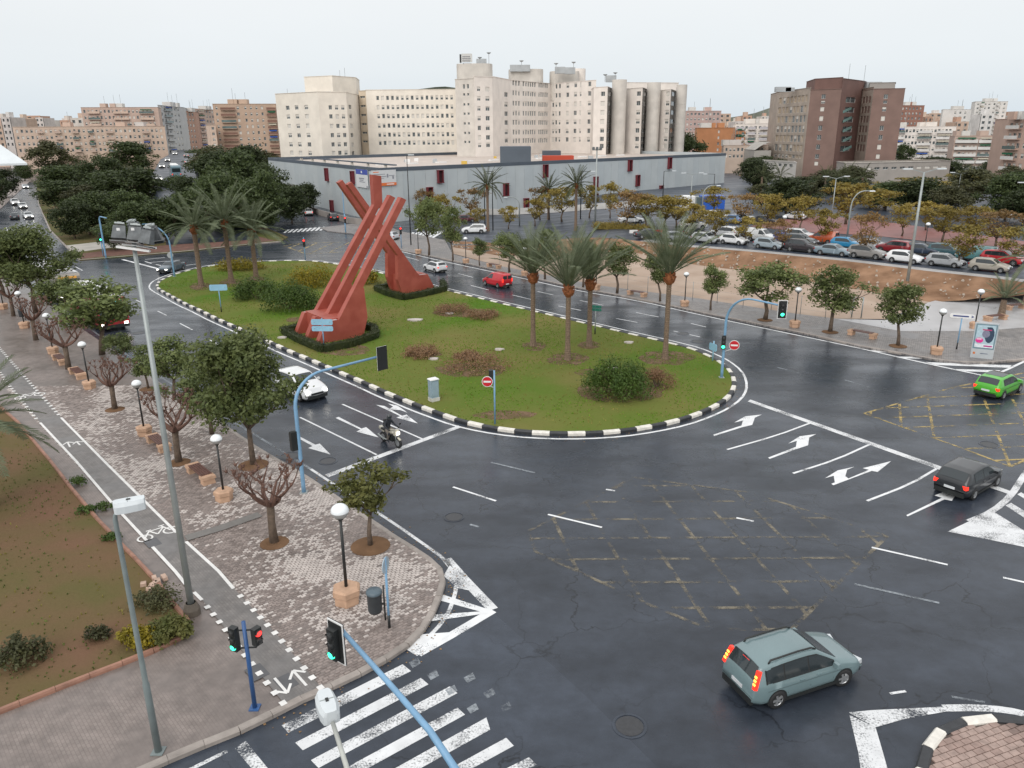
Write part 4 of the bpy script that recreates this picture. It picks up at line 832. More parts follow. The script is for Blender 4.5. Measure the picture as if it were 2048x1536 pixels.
# -------- apartment blocks
def apartment(name, label, corners, ytop, floors, cols, wall, kinds=KH, balc=(), ybot=None, fl=None, roofmat=ROOF, back=14, group=None, railmat=None, slab=None, wh=.5, huts=3):
    b = Bld(name, label, group); D = corners[0][1]; fpx = fl; rows = [(ytop + fpx * (i + .62), fpx * wh) for i in range(floors)]
    sp = []
    for i in range(len(corners) - 1):
        a_, c_ = corners[i][0], corners[i + 1][0]; sp.append(([(x, w_) for x, w_ in cols if a_ < x - w_ / 2 and x + w_ / 2 < c_], rows, kinds))
    P, zt = b.chain(corners, ytop, wall, sp, back=back, roof=roofmat)
    for x0_, x1_ in balc:
        for i in range(floors):
            k = 0
            while k < len(corners) - 2 and x0_ >= corners[k + 1][0]: k += 1
            (xa, Da), (xb, Db) = corners[k], corners[k + 1]; f0 = (x0_ - xa) / (xb - xa); f1 = (x1_ - xa) / (xb - xa); p, q = P[k].lerp(P[k + 1], f0), P[k].lerp(P[k + 1], f1); d = (q - p); d.z = 0; L_ = d.length; d.normalize(); n = Vector((d.y, -d.x, 0)); mid = p.lerp(q, .5)
            z = ZT(mid, ytop + fpx * (i + .98)); c = mid + n * .55; m_ = MB(); a = math.atan2(d.y, d.x); m_.box((c.x, c.y, z), (L_, 1.1, .18), a, 0)
            m_.box((c.x + n.x * .5, c.y + n.y * .5, z + .55), (L_, .08, .95), a, 1 if random.random() > .2 else 2); bo = m_.build('balcony', [slab or wall, railmat or wall, GLB], b.o)
            if random.random() < .3: m_ = MB(); m_.box((c.x + n.x * .35, c.y + n.y * .35, z + 2.0), (L_ * .8, .5, .06), a, 0); m_.box((c.x + n.x * .56, c.y + n.y * .56, z + 1.75), (L_ * .8, .05, .5), a, 0); m_.build('awning', random.choice([bmat('awning_green', (.02, .12, .06)), bmat('awning_cream', (.55, .5, .4)), bmat('awning_blue', (.03, .09, .35))]), bo)
    for k in range(huts):
        i = random.randrange(len(P) - 1); q = P[i].lerp(P[i + 1], random.uniform(.15, .85)); m_ = MB(); m_.box((q.x, q.y + 5, zt + .9), (random.uniform(2, 5), 3, 2.2)); m_.build('roof_hut', random.choice([wall, bmat('hut_white', (.6, .58, .55))]), b.o)
        m_ = MB(); m_.tube([(q.x + 1, q.y + 4, zt + 2), (q.x + 1, q.y + 4, zt + random.uniform(4, 7))], .07, 4); m_.build('aerial', MT['steel'], b.o)
    b.done(); return b
PEACH = bmat('peach_render', (.59, .45, .36)); PEACH2 = bmat('rose_render', (.52, .39, .325)); TERR = bmat('terracotta_tile', (.25, .10, .065)); OCHRE = bmat('ochre_brick', (.50, .36, .27)); SALM = bmat('salmon_brick', (.46, .28, .21)); WHT = bmat('white_render', (.66, .64, .61)); GREYW = bmat('grey_render', (.50, .50, .50)); RUST = bmat('balcony_brown', (.22, .12, .09))
apartment('apartment_block', 'long peach four-storey block with terracotta roof edge, far left', [(26, 372), (330, 392)], 254, 4, [(33 + 9.3 * i, 4.5) for i in range(32)], PEACH, balc=[(72, 84), (106, 118), (140, 152), (172, 182), (208, 222), (282, 296)], fl=12.5, roofmat=TERR, railmat=PEACH2, back=12)
apartment('apartment_block', 'taller rose apartment block with balconies behind the peach one', [(169, 412), (322, 418)], 215, 7, [(175 + 8 * i, 4) for i in range(18)], PEACH2, balc=[(182, 205), (232, 262), (284, 312)], fl=12.3, railmat=PEACH, back=16)
apartment('apartment_block', 'pale grey slab block with horizontal balcony bands, far left', [(322, 430), (372, 470)], 210, 8, [(328, 3), (334, 3), (340, 3), (347, 3), (354, 3), (361, 3)], GREYW, balc=[(332, 345)], fl=12, back=20)
apartment('apartment_block', 'salmon brick apartment block receding beside the far avenue', [(372, 478), (396, 500)], 222, 7, [(377, 3), (383, 3), (389, 3)], SALM, fl=11, back=20)
apartment('apartment_block', 'dark rose apartment block at the end of the far avenue', [(388, 510), (433, 540)], 217, 8, [(393 + 6 * i, 3) for i in range(7)], PEACH2, fl=9.8, back=20, balc=[(398, 410)])
apartment('apartment_block', 'tan apartment block with brown balconies left of the hospital', [(431, 345), (556, 350)], 208, 8, [(438, 4), (480, 5), (495, 4), (506, 4), (517, 4), (528, 4)], OCHRE, balc=[(446, 475), (537, 556)], fl=12.4, railmat=RUST, back=16)
apartment('apartment_block', 'small peach side building below the tan balcony block', [(420, 338), (432, 338)], 250, 5, [(426, 5)], PEACH, fl=11, back=6, huts=0)
apartment('apartment_block', 'pale pink gallery block right of the brown tower', [(1788, 372), (1912, 360)], 254, 6, [(1793 + 7.2 * i, 4.6) for i in range(16)], CREAM2, balc=[(1790, 1812), (1838, 1866), (1876, 1906)], fl=12.2, back=16, railmat=WHT)
apartment('apartment_block', 'low pink block with long white balcony bands, right', [(1912, 330), (2024, 322)], 272, 5, [(1918 + 8 * i, 5.5) for i in range(13)], bmat('pink_render', (.48, .36, .30)), balc=[(1914, 1960), (1962, 1996), (1999, 2022)], fl=13.6, back=14, railmat=WHT, slab=WHT)
apartment('apartment_block', 'tall salmon block with white frames at the right edge', [(2014, 238), (2100, 220)], 238, 7, [(2022, 6), (2032, 7), (2042, 7), (2055, 7)], bmat('salmon_render', (.52, .37, .30)), balc=[(2012.5 + 5, 2045)], fl=20.5, back=14, railmat=WHT)
apartment('apartment_block', 'white high-rise with stacked balconies on the right skyline', [(1942, 520), (2006, 524)], 203, 10, [(1948, 4), (1962, 4), (1970, 4), (1980, 4), (1990, 4), (2000, 4)], WHT, balc=[(1951, 1958), (1983, 1988)], fl=8.2, back=20)
apartment('apartment_block', 'plain white gable block on the right skyline', [(1880, 470), (1936, 474)], 219, 4, [(1905, 4), (1915, 4), (1925, 4)], WHT, fl=10, back=16)
apartment('apartment_block', 'orange brick block beyond the hall, left of brown tower', [(1394, 330), (1470, 336)], 256, 4, [(1438, 4), (1475, 5)], bmat('orange_brick', (.50, .225, .105)), fl=12, back=14, balc=[(1470, 1490)])
apartment('apartment_block', 'cream and blue balcony block left of the brown tower', [(1470, 338), (1548, 332)], 248, 5, [(1475 + 9 * i, 5) for i in range(8)], CREAM2, balc=[(1473, 1490), (1497, 1512), (1520, 1545)], fl=11, back=14, railmat=bmat('pale_rail', (.5, .48, .5)))
apartment('apartment_block', 'red-roofed white block on the skyline behind the hall', [(1369, 420), (1440, 424)], 222, 5, [(1374 + 7.5 * i, 4) for i in range(9)], bmat('red_white', (.5, .36, .32)), fl=10, back=14)
apartment('apartment_block', 'red brick block on the skyline right of brown tower', [(1794, 440), (1842, 444)], 211, 5, [(1800 + 7 * i, 3.5) for i in range(6)], bmat('red_brick', (.30, .15, .11)), fl=10, back=14)
apartment('apartment_block', 'low school-like block with red tile roof by the orange one', [(1450, 300), (1540, 296)], 291, 2, [(1456 + 8 * i, 4.5) for i in range(10)], bmat('school_cream', (.5, .4, .33)), fl=13, back=12, roofmat=TERR)
# canopy vault building and white tent roof
m_ = MB(); a, c = AT(1510, 300, 285), AT(1545, 284, 285); n_ = 12
for k in range(n_ + 1): t = k / n_; x = a.x + (c.x - a.x) * t; z = a.z + (c.z - a.z) * math.sin(t * 1.57); m_.v += [(x, 285, z), (x, 300, z)]
for k in range(n_): m_.f.append((2 * k, 2 * k + 2, 2 * k + 3, 2 * k + 1)); m_.m.append(0)
m_.box(((a.x + c.x) / 2, 292, a.z / 2 - .2), (c.x - a.x, 13, a.z)); o = m_.build('vaulted_hall', bmat('vault', (.40, .38, .35))); tag(o, 'low hall with curved vault roof beside the brown tower', 'building')
m_ = MB(); a, c, d_ = AT(-120, 205, 226), AT(54, 326, 205), AT(-120, 331, 205)
m_.add([tuple(c), (a.x, 226, a.z), tuple(d_)] + [(p.x, p.y, p.z - .5) for p in (c, a, d_)], [(0, 1, 2), (5, 4, 3), (0, 3, 4, 1), (1, 4, 5, 2), (2, 5, 3, 0)])
for x_, zt_ in (((a.x + c.x) / 2, c.z - .3),):
    for y_ in (206,): m_.tube([(x_, y_, 0), (x_, y_, zt_)], .15, 6)
o = m_.build('sloping_canopy', bmat('canopy_white', (.62, .66, .68), .05)); tag(o, 'white sloping canopy roof at the far left edge', 'canopy')
# -------- far skyline
SK = [bmat('skyline_%d' % i, c, .15) for i, c in enumerate(((.60, .55, .50), (.58, .47, .38), (.50, .37, .29), (.62, .60, .58), (.47, .30, .22), (.55, .50, .47)))]
def skyblock(px, w_, yt, D, i):
    a, c = AT(px - w_ / 2, yt, D), AT(px + w_ / 2, yt, D); b_ = thing('distant_building', (0, 0, 0), lab, 'building', grp); z = a.z; m_ = MB(); fw = c.x - a.x; wl = random.choice(SK); wins = []
    nf = max(2, int((z - 4) / 3.2)); nc = max(2, int(fw / 4.5)); p0, p1 = Vector((a.x, D, 0)), Vector((c.x, D, 0))
    facade(m_, wins, p0, p1, -.3, z, [((k + .25) * fw / nc, (k + .7) * fw / nc) for k in range(nc)], [(z - 3.2 * (k + 1) + .6, z - 3.2 * (k + 1) + 2.1) for k in range(min(nf, 5))], 0, .5)
    dp = 14; m_.box(((a.x + c.x) / 2, D + .5 + dp / 2, z / 2 - .15), (fw, dp - .04, z - .3), 0, 0); m_.build('wall', wl, b_)
    g_ = MB(); g_.add([(a.x, D + .48, 0), (c.x, D + .48, 0), (c.x, D + .48, z - .3), (a.x, D + .48, z - .3)], [(0, 1, 2, 3)]); g_.build('glazing', GLZ, b_)
    if random.random() < .7: m_ = MB(); m_.box(((a.x + c.x) / 2 + random.uniform(-.2, .2) * fw, D + 6, z + 1.2), (min(5, fw * .4), 4, 2.6)); m_.build('roof_hut', random.choice(SK), b_)
for lab, grp, x0_, x1_, n_, ya, yb in (('small distant city building on the left skyline', 'left skyline buildings', -20, 175, 15, 231, 246), ('small distant city building on skyline behind the hall', 'middle skyline buildings', 1370, 1560, 16, 226, 252), ('small distant city building on the right skyline', 'right skyline buildings', 1795, 2070, 24, 222, 255)):
    for i in range(n_): skyblock(x0_ + (x1_ - x0_) * (i + random.uniform(.2, .8)) / n_, random.uniform(14, 30), random.uniform(ya, yb), random.uniform(430, 720), i)
# hills
mb = MB(); pts = [(1440, 238), (1480, 232), (1510, 226), (1530, 219), (1548, 213), (1570, 210), (1600, 214), (1650, 222), (1720, 232)]
for x_, y_ in pts: p = AT(x_, y_, 1500); mb.v += [(p.x, 1500, p.z), (p.x, 1500, -1), (p.x * 1.1, 1750, -1)]
for i in range(len(pts) - 1): mb.f += [(3 * i + 1, 3 * i + 4, 3 * i + 3, 3 * i), (3 * i, 3 * i + 3, 3 * i + 5, 3 * i + 2)]; mb.m += [0, 0]
struct('hill', mb, M('hill_scrub', (.16, .17, .14), .9, .3, .02, world=True))
mb = MB(); pts = [(790, 182), (840, 178), (870, 174), (890, 173), (915, 176), (960, 184)]
for x_, y_ in pts: p = AT(x_, y_, 1300); mb.v += [(p.x, 1300, p.z), (p.x, 1300, -1), (p.x * 1.1, 1500, -1)]
for i in range(len(pts) - 1): mb.f += [(3 * i + 1, 3 * i + 4, 3 * i + 3, 3 * i), (3 * i, 3 * i + 3, 3 * i + 5, 3 * i + 2)]; mb.m += [0, 0]
struct('hill', mb, M('hill_pines', (.06, .075, .05), .9, .3, .03, world=True))
# ================================================================ VEGETATION
rs = np.random.RandomState(11)
LF = dict(ever=leafmat('leaf_evergreen', (.07, .098, .032), (.205, .24, .085)), dark=leafmat('leaf_park', (.028, .044, .017), (.085, .112, .038), .35), olive=leafmat('leaf_olive', (.055, .06, .028), (.105, .105, .045), .2), autumn=leafmat('leaf_autumn', (.185, .145, .032), (.37, .285, .07), .25), autumn2=leafmat('leaf_autumn_brown', (.19, .12, .045), (.32, .20, .08), .2), lime=leafmat('leaf_sapling', (.085, .10, .025), (.17, .165, .05), .1), bush=leafmat('leaf_bush', (.04, .08, .014), (.10, .155, .03), .15), yel=leafmat('leaf_yellow_bush', (.14, .125, .015), (.36, .28, .02), .15), dead=leafmat('leaf_dead', (.20, .115, .062), (.33, .205, .115), .15), hedge=leafmat('leaf_hedge', (.028, .042, .016), (.062, .078, .026), .1), palm=leafmat('leaf_palm', (.10, .13, .07), (.23, .26, .165), .15), palmd=leafmat('leaf_palm_far', (.06, .075, .03), (.12, .13, .06), .15))
def leaves(clumps, n, size, mats=None, asp=.6, shell=.55, up=.25):
    """leaf-sized quads spread through clump volumes; clumps (cx,cy,cz,rx,rz)"""
    V = []; F = []
    tot = sum(c[3] ** 2 for c in clumps)
    for c in clumps:
        k = max(6, int(n * c[3] ** 2 / tot)); d = rs.normal(size=(k, 3)); d /= np.linalg.norm(d, axis=1)[:, None]
        r = (shell + (1 - shell) * rs.rand(k)) ** 1.0; r = np.where(rs.rand(k) < .25, rs.rand(k), r); r *= 1 + .18 * rs.randn(k)
        p = d * r[:, None] * np.array([c[3], c[3], c[4]]) + np.array(c[:3])
        nrm = d + rs.normal(size=(k, 3)) * .75; nrm[:, 2] += up; nrm /= np.linalg.norm(nrm, axis=1)[:, None]
        t = np.cross(nrm, rs.normal(size=(k, 3))); t /= np.linalg.norm(t, axis=1)[:, None]; b = np.cross(nrm, t)
        s = size * (.55 + .9 * rs.rand(k))[:, None]; o = len(V)
        q = np.stack([p - t * s, p + b * s * asp + nrm * s * .15, p + t * s, p - b * s * asp - nrm * s * .1], 1)
        V.extend(map(tuple, q.reshape(-1, 3).tolist())); F.extend([(o + 4 * i, o + 4 * i + 1, o + 4 * i + 2, o + 4 * i + 3) for i in range(k)])
    m_ = MB(); m_.v = V; m_.f = F; m_.m = [0] * len(F); return m_
def limb(m_, p, d, L, r, depth, tips, spread=.7, up=.15, seg=3, n=5):
    pts = [Vector(p)]; rr = [r]; d = Vector(d).normalized()
    for i in range(seg):
        d = (d + Vector((random.gauss(0, .16), random.gauss(0, .16), random.gauss(0, .1) + up * .3))).normalized(); pts.append(pts[-1] + d * L / seg); rr.append(r * (1 - .45 * (i + 1) / seg))
    m_.tube(pts, rr, n)
    if depth == 0: tips.append(pts[-1]); return
    for k in range(random.choice((2, 2, 3))):
        nd = (d + Vector((random.gauss(0, spread), random.gauss(0, spread), random.gauss(0, spread * .5) + up))).normalized()
        limb(m_, pts[-1], nd, L * random.uniform(.6, .85), rr[-1] * .8, depth - 1, tips, spread, up, seg, max(4, n - 1))
def tree_proto(nm, H, W, trunk_h, leaf, nleaf, lsize, seed, bark='bark', clumps=14, dens=1, cat='tree', lr=.34, flat=1.0, depth=2):
    random.seed(seed); t = thing(nm, (0, -60, 0), 'tree', cat); tm = MB(); tips = []
    r0 = max(.05, H * .018); tp = [Vector((0, 0, -.1)), Vector((random.gauss(0, .04), random.gauss(0, .04), trunk_h * .5)), Vector((random.gauss(0, .08), random.gauss(0, .08), trunk_h))]
    tm.tube(tp, [r0 * 1.3, r0, r0 * .85], 8)
    for k in range(4):
        a = 6.283 * k / 4 + random.uniform(-.5, .5); limb(tm, tp[-1], (math.cos(a) * .7, math.sin(a) * .7, .9), (H - trunk_h) * .42, r0 * .6, depth - 1, tips, .5, .3)
    tm.build('trunk', MT[bark], t, True)
    cl = []; cz = (trunk_h + H) / 2; rz = (H - trunk_h) / 2
    for k in range(clumps):
        a = random.uniform(0, 6.283); zz = random.uniform(-1, 1); rad_ = math.sqrt(max(0, 1 - abs(zz) ** 3)) * random.uniform(.3, .85); rr = random.uniform(lr * .7, lr * 1.2) * W / 2
        cl.append((math.cos(a) * rad_ * W / 2, math.sin(a) * rad_ * W / 2, cz + zz * rz * .78, rr, rr * .8 * flat))
    for q in tips: rr = random.uniform(lr * .5, lr * .8) * W / 2; cl.append((q.x, q.y, q.z, rr, rr * .8))
    leaves(cl, nleaf, lsize).build('crown', LF[leaf], t); t['H'] = H; t['W'] = W; return t
USED = {}
def plant(proto, base, top_py, w_px, label, group=None, rz=None):
    H = max(.5, ZT(base, top_py) - base.z); sz = H / proto['H']; sx_ = w_px * MPP(base + Vector((0, 0, H * .6))) / proto['W']
    o = place(proto, USED, base, random.uniform(0, 6.28) if rz is None else rz, label, group, (sx_, sx_, sz)); return o
EV = [tree_proto('street_tree', 5.6, 3.0, 1.7, 'ever', 4600, .09, 20 + i, clumps=20, lr=.46) for i in range(3)]
BIG = tree_proto('street_tree', 7.5, 5.0, 2.1, 'ever', 15000, .10, 31, clumps=34, lr=.38)
SAP = tree_proto('street_tree', 4.4, 2.0, 1.6, 'lime', 2600, .08, 33, clumps=16, lr=.46)
AUT = [tree_proto('autumn_tree', 4.8, 3.0, 1.25, 'autumn', 1900, .11, 40 + i, clumps=20, lr=.36, flat=1.05, depth=3) for i in range(3)] + [tree_proto('autumn_tree', 4.8, 3.0, 1.25, 'autumn2', 1400, .11, 45, clumps=16, lr=.4, flat=.85, depth=3)]
PRK = [tree_proto('park_tree', 11, 8.6, 1.2, 'dark', 7000, .24, 50 + i, clumps=36, lr=.42) for i in range(4)]
OLV = [tree_proto('park_tree', 9, 7.2, 1.4, 'olive', 5000, .20, 56 + i, clumps=26, lr=.4) for i in range(2)]
random.seed(99)
# left pavement
LPZ = .14
plant(BIG, G(507, 930, LPZ), 655, 205, 'largest leafy evergreen street tree on left pavement beside the white SUV')
plant(EV[0], G(349, 800, LPZ), 662, 100, 'medium evergreen tree left of the largest one, before floodlight mast')
plant(SAP, G(741, 1092, LPZ), 915, 112, 'young yellow-green tree nearest the junction corner in an earth ring')
plant(EV[1], G(243, 735, LPZ), 662, 58, 'small round evergreen at kerb beside the red bus')
plant(EV[2], G(297, 778, LPZ), 688, 62, 'thin sparse sapling between bus and floodlight mast')
plant(EV[0], G(204, 709, LPZ), 545, 150, 'spreading evergreen that hides the red bus')
plant(EV[2], G(424, 868, LPZ), 720, 120, 'evergreen half hidden behind the largest street tree')
plant(EV[1], G(130, 655, LPZ), 545, 80, 'dark evergreen behind the bus queue, third from left')
plant(BIG, G(72, 625, LPZ), 448, 165, 'broad olive-brown evergreen at the far left kerb')
plant(EV[0], G(8, 590, LPZ), 470, 90, 'evergreen cut by the left picture edge')
# right pavement
for k, (x, y, t, w_, lab) in enumerate(((959, 531, 470, 34, 'small round street tree left of first right-hand bench'), (1019, 545, 458, 62, 'dark street tree behind the red van'), (1090, 558, 455, 60, 'street tree directly behind the leftmost tall island palm'), (1166, 574, 470, 60, 'street tree mostly hidden behind the middle island palms'), (1234, 586, 478, 72, 'leaning two-stem street tree right of the middle palms'), (1320, 602, 492, 58, 'sparse street tree behind the rightmost island palm'), (1421, 620, 520, 56, 'small street tree before the sandy plot'), (1530, 640, 515, 118, 'wide dark street tree left of the arm signal'), (1660, 664, 525, 112, 'large olive street tree beside the plot gate'), (1796, 692, 552, 92, 'street tree right of the right-hand bench'), (858, 511, 385, 64, 'tall street tree right of the monument top'), (906, 521, 408, 50, 'leafy street tree left of the white crossover'), (1050, 549, 470, 40, 'slim street tree between two tall palms'))): plant(EV[k % 3], G(x, y, LPZ), t, w_, lab, 'evergreens along the right pavement')
# bare pollarded trees
def pollard(seed):
    random.seed(seed); t = thing('pollarded_tree', (0, -60, 0), 'tree', 'tree'); m_ = MB(); br = MB(); h = 1.6
    m_.tube([(0, 0, -.1), (.03, .02, h * .5), (0, .04, h)], [.19, .14, .15], 9); m_.build('trunk', MT['bark'], t, True)
    def arm(p, d, L, r, lv):
        pts = [Vector(p)]; rr = [r]; d = Vector(d).normalized()
        for i in range(4): d = (d + Vector((random.gauss(0, .2), random.gauss(0, .2), .18))).normalized(); pts.append(pts[-1] + d * L / 4); rr.append(r * (1 - .13 * (i + 1)) * random.uniform(.9, 1.15))
        br.tube(pts, rr, 6)
        if lv:
            for k in range(random.choice((2, 3))): arm(pts[-1] - d * .02, d + Vector((random.gauss(0, .6), random.gauss(0, .6), random.uniform(-.2, .4))), L * random.uniform(.55, .8), rr[-1] * .8, lv - 1)
        else:
            br.lathe([(.001, -.06), (.055, -.03), (.06, .03), (.001, .07)], 6, pts[-1])
            for k in range(5): a = random.uniform(0, 6.28); br.tube([pts[-1], pts[-1] + Vector((math.cos(a) * .13, math.sin(a) * .13, random.uniform(.02, .2)))], [.018, .006], 4)
    for k in range(8): a = 6.283 * k / 8 + random.uniform(-.3, .3); arm((0, .02, h - .08), (math.cos(a), math.sin(a), .32), random.uniform(.85, 1.1), .10, 2)
    br.build('branches', MT['bark_red'], t, True); t['H'] = 3.3; t['W'] = 2.6; return t
PO = [pollard(3), pollard(8)]
random.seed(5)
for k, (x, y, t, w_, lab) in enumerate(((549, 1086, 918, 140, 'bare pollarded tree nearest the corner, in an earth ring'), (358, 925, 788, 112, 'bare pollarded tree beside the floodlight mast'), (230, 819, 715, 86, 'bare pollarded tree between fourth and fifth globe lamps'), (137, 738, 640, 88, 'bare pollarded tree beside the two far left benches'), (72, 680, 592, 72, 'bare pollarded tree third from left edge'), (27, 632, 552, 60, 'bare pollarded tree closest to the left picture edge'))): plant(PO[k % 2], G(x, y, LPZ), t, w_, lab, 'pollarded trees on left pavement')
for x, y, r in ((741, 1092, .85), (549, 1086, .62), (230, 819, .6), (358, 925, .6), (297, 778, .6), (1796, 692, .7), (1660, 664, .7), (1530, 640, .7), (507, 930, .8)):
    c = G(x, y, .16); m_ = MB(); m_.lathe([(.001, .05), (r * .6, .055), (r, .0)], 18, (c.x, c.y, .168)); m_.build('tree_pit', MT['soil'], pav_l if x < 900 else pav_r)
# autumn trees around the car park and hall
r4 = lambda x, y: (1350 + x / 2.934, 120 + y / 2.934); r3 = lambda x, y: (880 + x / 4, 80 + y / 4)
AL = [(r4(235, 1060), 425, 52, 'autumn tree behind the silver car at left end of near row'), (r4(415, 1085), 440, 56, 'autumn tree between two white cars of the near row'), (r4(540, 985), 395, 58, 'yellow autumn tree behind the white van'), (r4(625, 1115), 445, 48, 'brown autumn tree before the blue parked car'), (r4(735, 1000), 398, 56, 'bright yellow autumn tree behind the white hatchback'), (r4(865, 1080), 425, 58, 'autumn tree beside the orange van'), (r4(1000, 965), 372, 84, 'tall yellow autumn tree in the middle of the car park'), (r4(1110, 1165), 432, 64, 'thin autumn tree before the silver saloon'), (r4(1330, 1035), 415, 56, 'yellow autumn tree beside the red paving'), (r4(1565, 1070), 420, 70, 'yellow autumn tree behind the dark teal car'), (r4(1660, 1220), 455, 76, 'leafy autumn tree between the silver and beige cars'), (r4(1880, 1110), 428, 80, 'autumn tree behind the red car at right'), (r4(1985, 1210), 460, 72, 'autumn tree cut by the right picture edge'), (r4(90, 1005), 415, 62, 'autumn tree above the left end of the car park'), (r4(225, 905), 380, 54, 'autumn tree before the blue pavilion'), (r4(390, 960), 395, 60, 'autumn tree right of the blue pavilion'), (r4(1180, 930), 385, 70, 'brownish autumn tree behind the red paving'), (r4(1470, 1000), 410, 60, 'autumn tree at the park edge right of the mast'), (r4(1760, 1060), 420, 66, 'autumn tree among the park trees at right'),
      (r3(245, 1425), 384, 52, 'golden autumn tree left of the hall palm'), (r3(305, 1512), 424, 30, 'small golden tree beside the white crossover in side street'), (r3(548, 1512), 420, 38, 'small pale autumn tree below the curved white lamp'), (r3(760, 1490), 405, 44, 'golden tree between the two hall palms'), (r3(800, 1440), 380, 46, 'golden tree against the hall behind middle palm'), (r3(975, 1455), 380, 60, 'broad rusty autumn tree before the grey hall'), (r3(1195, 1425), 378, 46, 'autumn tree left of the floodlight pole by the hall'), (r3(1360, 1425), 372, 42, 'sparse autumn tree right of the floodlight pole by the hall'), (r3(1490, 1510), 388, 66, 'dense golden tree at the left end of the golden row'), (r3(1640, 1500), 395, 66, 'dense golden tree in the middle of the golden row'), (r3(1790, 1500), 398, 72, 'dense golden tree at the right end of the golden row'), (r3(1890, 1500), 405, 60, 'golden tree above the first parked cars'), (r3(-150, 1430), 385, 50, 'golden autumn tree just right of the monument'), (r3(30, 1500), 395, 54, 'dark golden tree left of the side-street crossover')]
for k, ((x, y), t, w_, lab) in enumerate(AL): plant(AUT[k % 4], GL(x, y), t - 9, w_, lab, 'autumn trees around the car park')
# right-hand park trees
for k, (x, y, t, w_, lab, pr) in enumerate(((1572, 432, 354, 118, 'dense dark green tree behind the white van', 0), (1508, 378, 315, 66, 'round green tree at right end of the grey hall', 1), (1370, 345, 262, 70, 'dark tree rising behind the hall roof', 2), (1770, 420, 362, 90, 'dark green park tree behind the red paving', 3), (1838, 424, 352, 104, 'dense green park tree left of the tall mast top', 1), (1930, 420, 335, 130, 'large olive grey park tree right of the tall mast', 8), (2010, 440, 345, 96, 'dark park tree at the right edge', 0), (2045, 450, 375, 90, 'low dark park tree cut by the right edge', 2), (1890, 445, 372, 90, 'olive park tree behind the parked teal car', 9), (1806, 335, 288, 42, 'dark tree beside the foot of the brown tower', 3), (1985, 350, 322, 60, 'green tree before the low pink block', 1), (1960, 378, 340, 70, 'olive tree in front of the salmon block', 9), (1450, 330, 292, 40, 'bare grey tree before the orange brick block', 9), (1700, 385, 330, 80, 'yellowing tree before the low annex', 8), (1650, 380, 338, 70, 'yellow-green tree at the foot of brown tower', 8))): plant((PRK + [None] * 4 + OLV)[pr], GL(x, y), t, w_, lab, 'park trees on the right')
random.seed(77)
for k in range(30):
    y = random.choice((352, 362, 374, 388, 402, 416)); x = random.uniform(1500, 2060); pr = random.choice(PRK[:2] + OLV + [AUT[0], AUT[2]])
    if 1530 < x < 1600 and y < 380: continue
    plant(pr, GL(x, y), y - random.uniform(34, 52) * (y / 390), random.uniform(52, 84), 'mixed green or yellowing tree in the park behind the car park', 'mixed trees of right park')
# dark park wood on the left
random.seed(21); lw = []
for (x0_, x1_, n_, yb, ta, tb_, ww) in ((70, 560, 13, 318, 264, 288, 74), (75, 590, 12, 345, 278, 305, 82), (85, 600, 11, 380, 290, 335, 96), (100, 590, 9, 420, 330, 385, 100), (130, 560, 8, 462, 372, 420, 96)):
    for i in range(n_):
        x = x0_ + (x1_ - x0_) * (i + random.uniform(.2, .8)) / n_
        if 285 < x < 400 and yb < 370: continue
        low = 285 < x < 395 and yb < 430
        if x < 88 + (yb - 318) * .25: x += 22
        top = random.uniform(ta, tb_) 
        if low: top = random.uniform(346, 356)
        plant((PRK + OLV)[random.randrange(6)], G(x, yb + random.uniform(-8, 8), .12), top, ww * random.uniform(.8, 1.2) * (.75 if low else 1), 'dark green tree in the dense park wood at left', 'trees of the park wood')
for x, y, top, ww in ((455, 470, 338, 110), (528, 462, 335, 96), (584, 446, 372, 74), (480, 440, 300, 115), (540, 425, 322, 80), (400, 478, 372, 90), (330, 482, 392, 84), (270, 484, 400, 80), (180, 470, 380, 90), (440, 400, 300, 110), (500, 380, 290, 90)): plant(PRK[random.randrange(4)], G(x, y, .12), top, ww, 'dark green tree in the dense park wood at left', 'trees of the park wood')
for k, (x, y, t, w_, lab) in enumerate(((12, 395, 338, 66, 'roadside tree under the white canopy at far left'), (50, 362, 325, 40, 'roadside tree at the bend of the far left avenue'), (-20, 420, 330, 80, 'roadside tree cut by the left edge below the canopy'), (612, 428, 366, 62, 'green tree in front of the hall left side'), (590, 305, 262, 60, 'yellow-green tree top before the hospital corner'), (770, 320, 288, 110, 'tree tops between hospital and hall roof'), (580, 322, 288, 70, 'dark tree beside the hall far corner'), (650, 322, 298, 60, 'green tree behind the hall left wall'))): plant((PRK + OLV)[k % 6], G(x, y, .1), t, w_, lab)
plant(PRK[1], G(150, 478, .12), 398, 74, 'dark low tree at the grass edge by the far avenue'); plant(PRK[2], G(228, 500, .12), 440, 70, 'dark bushy tree behind the far signal post')
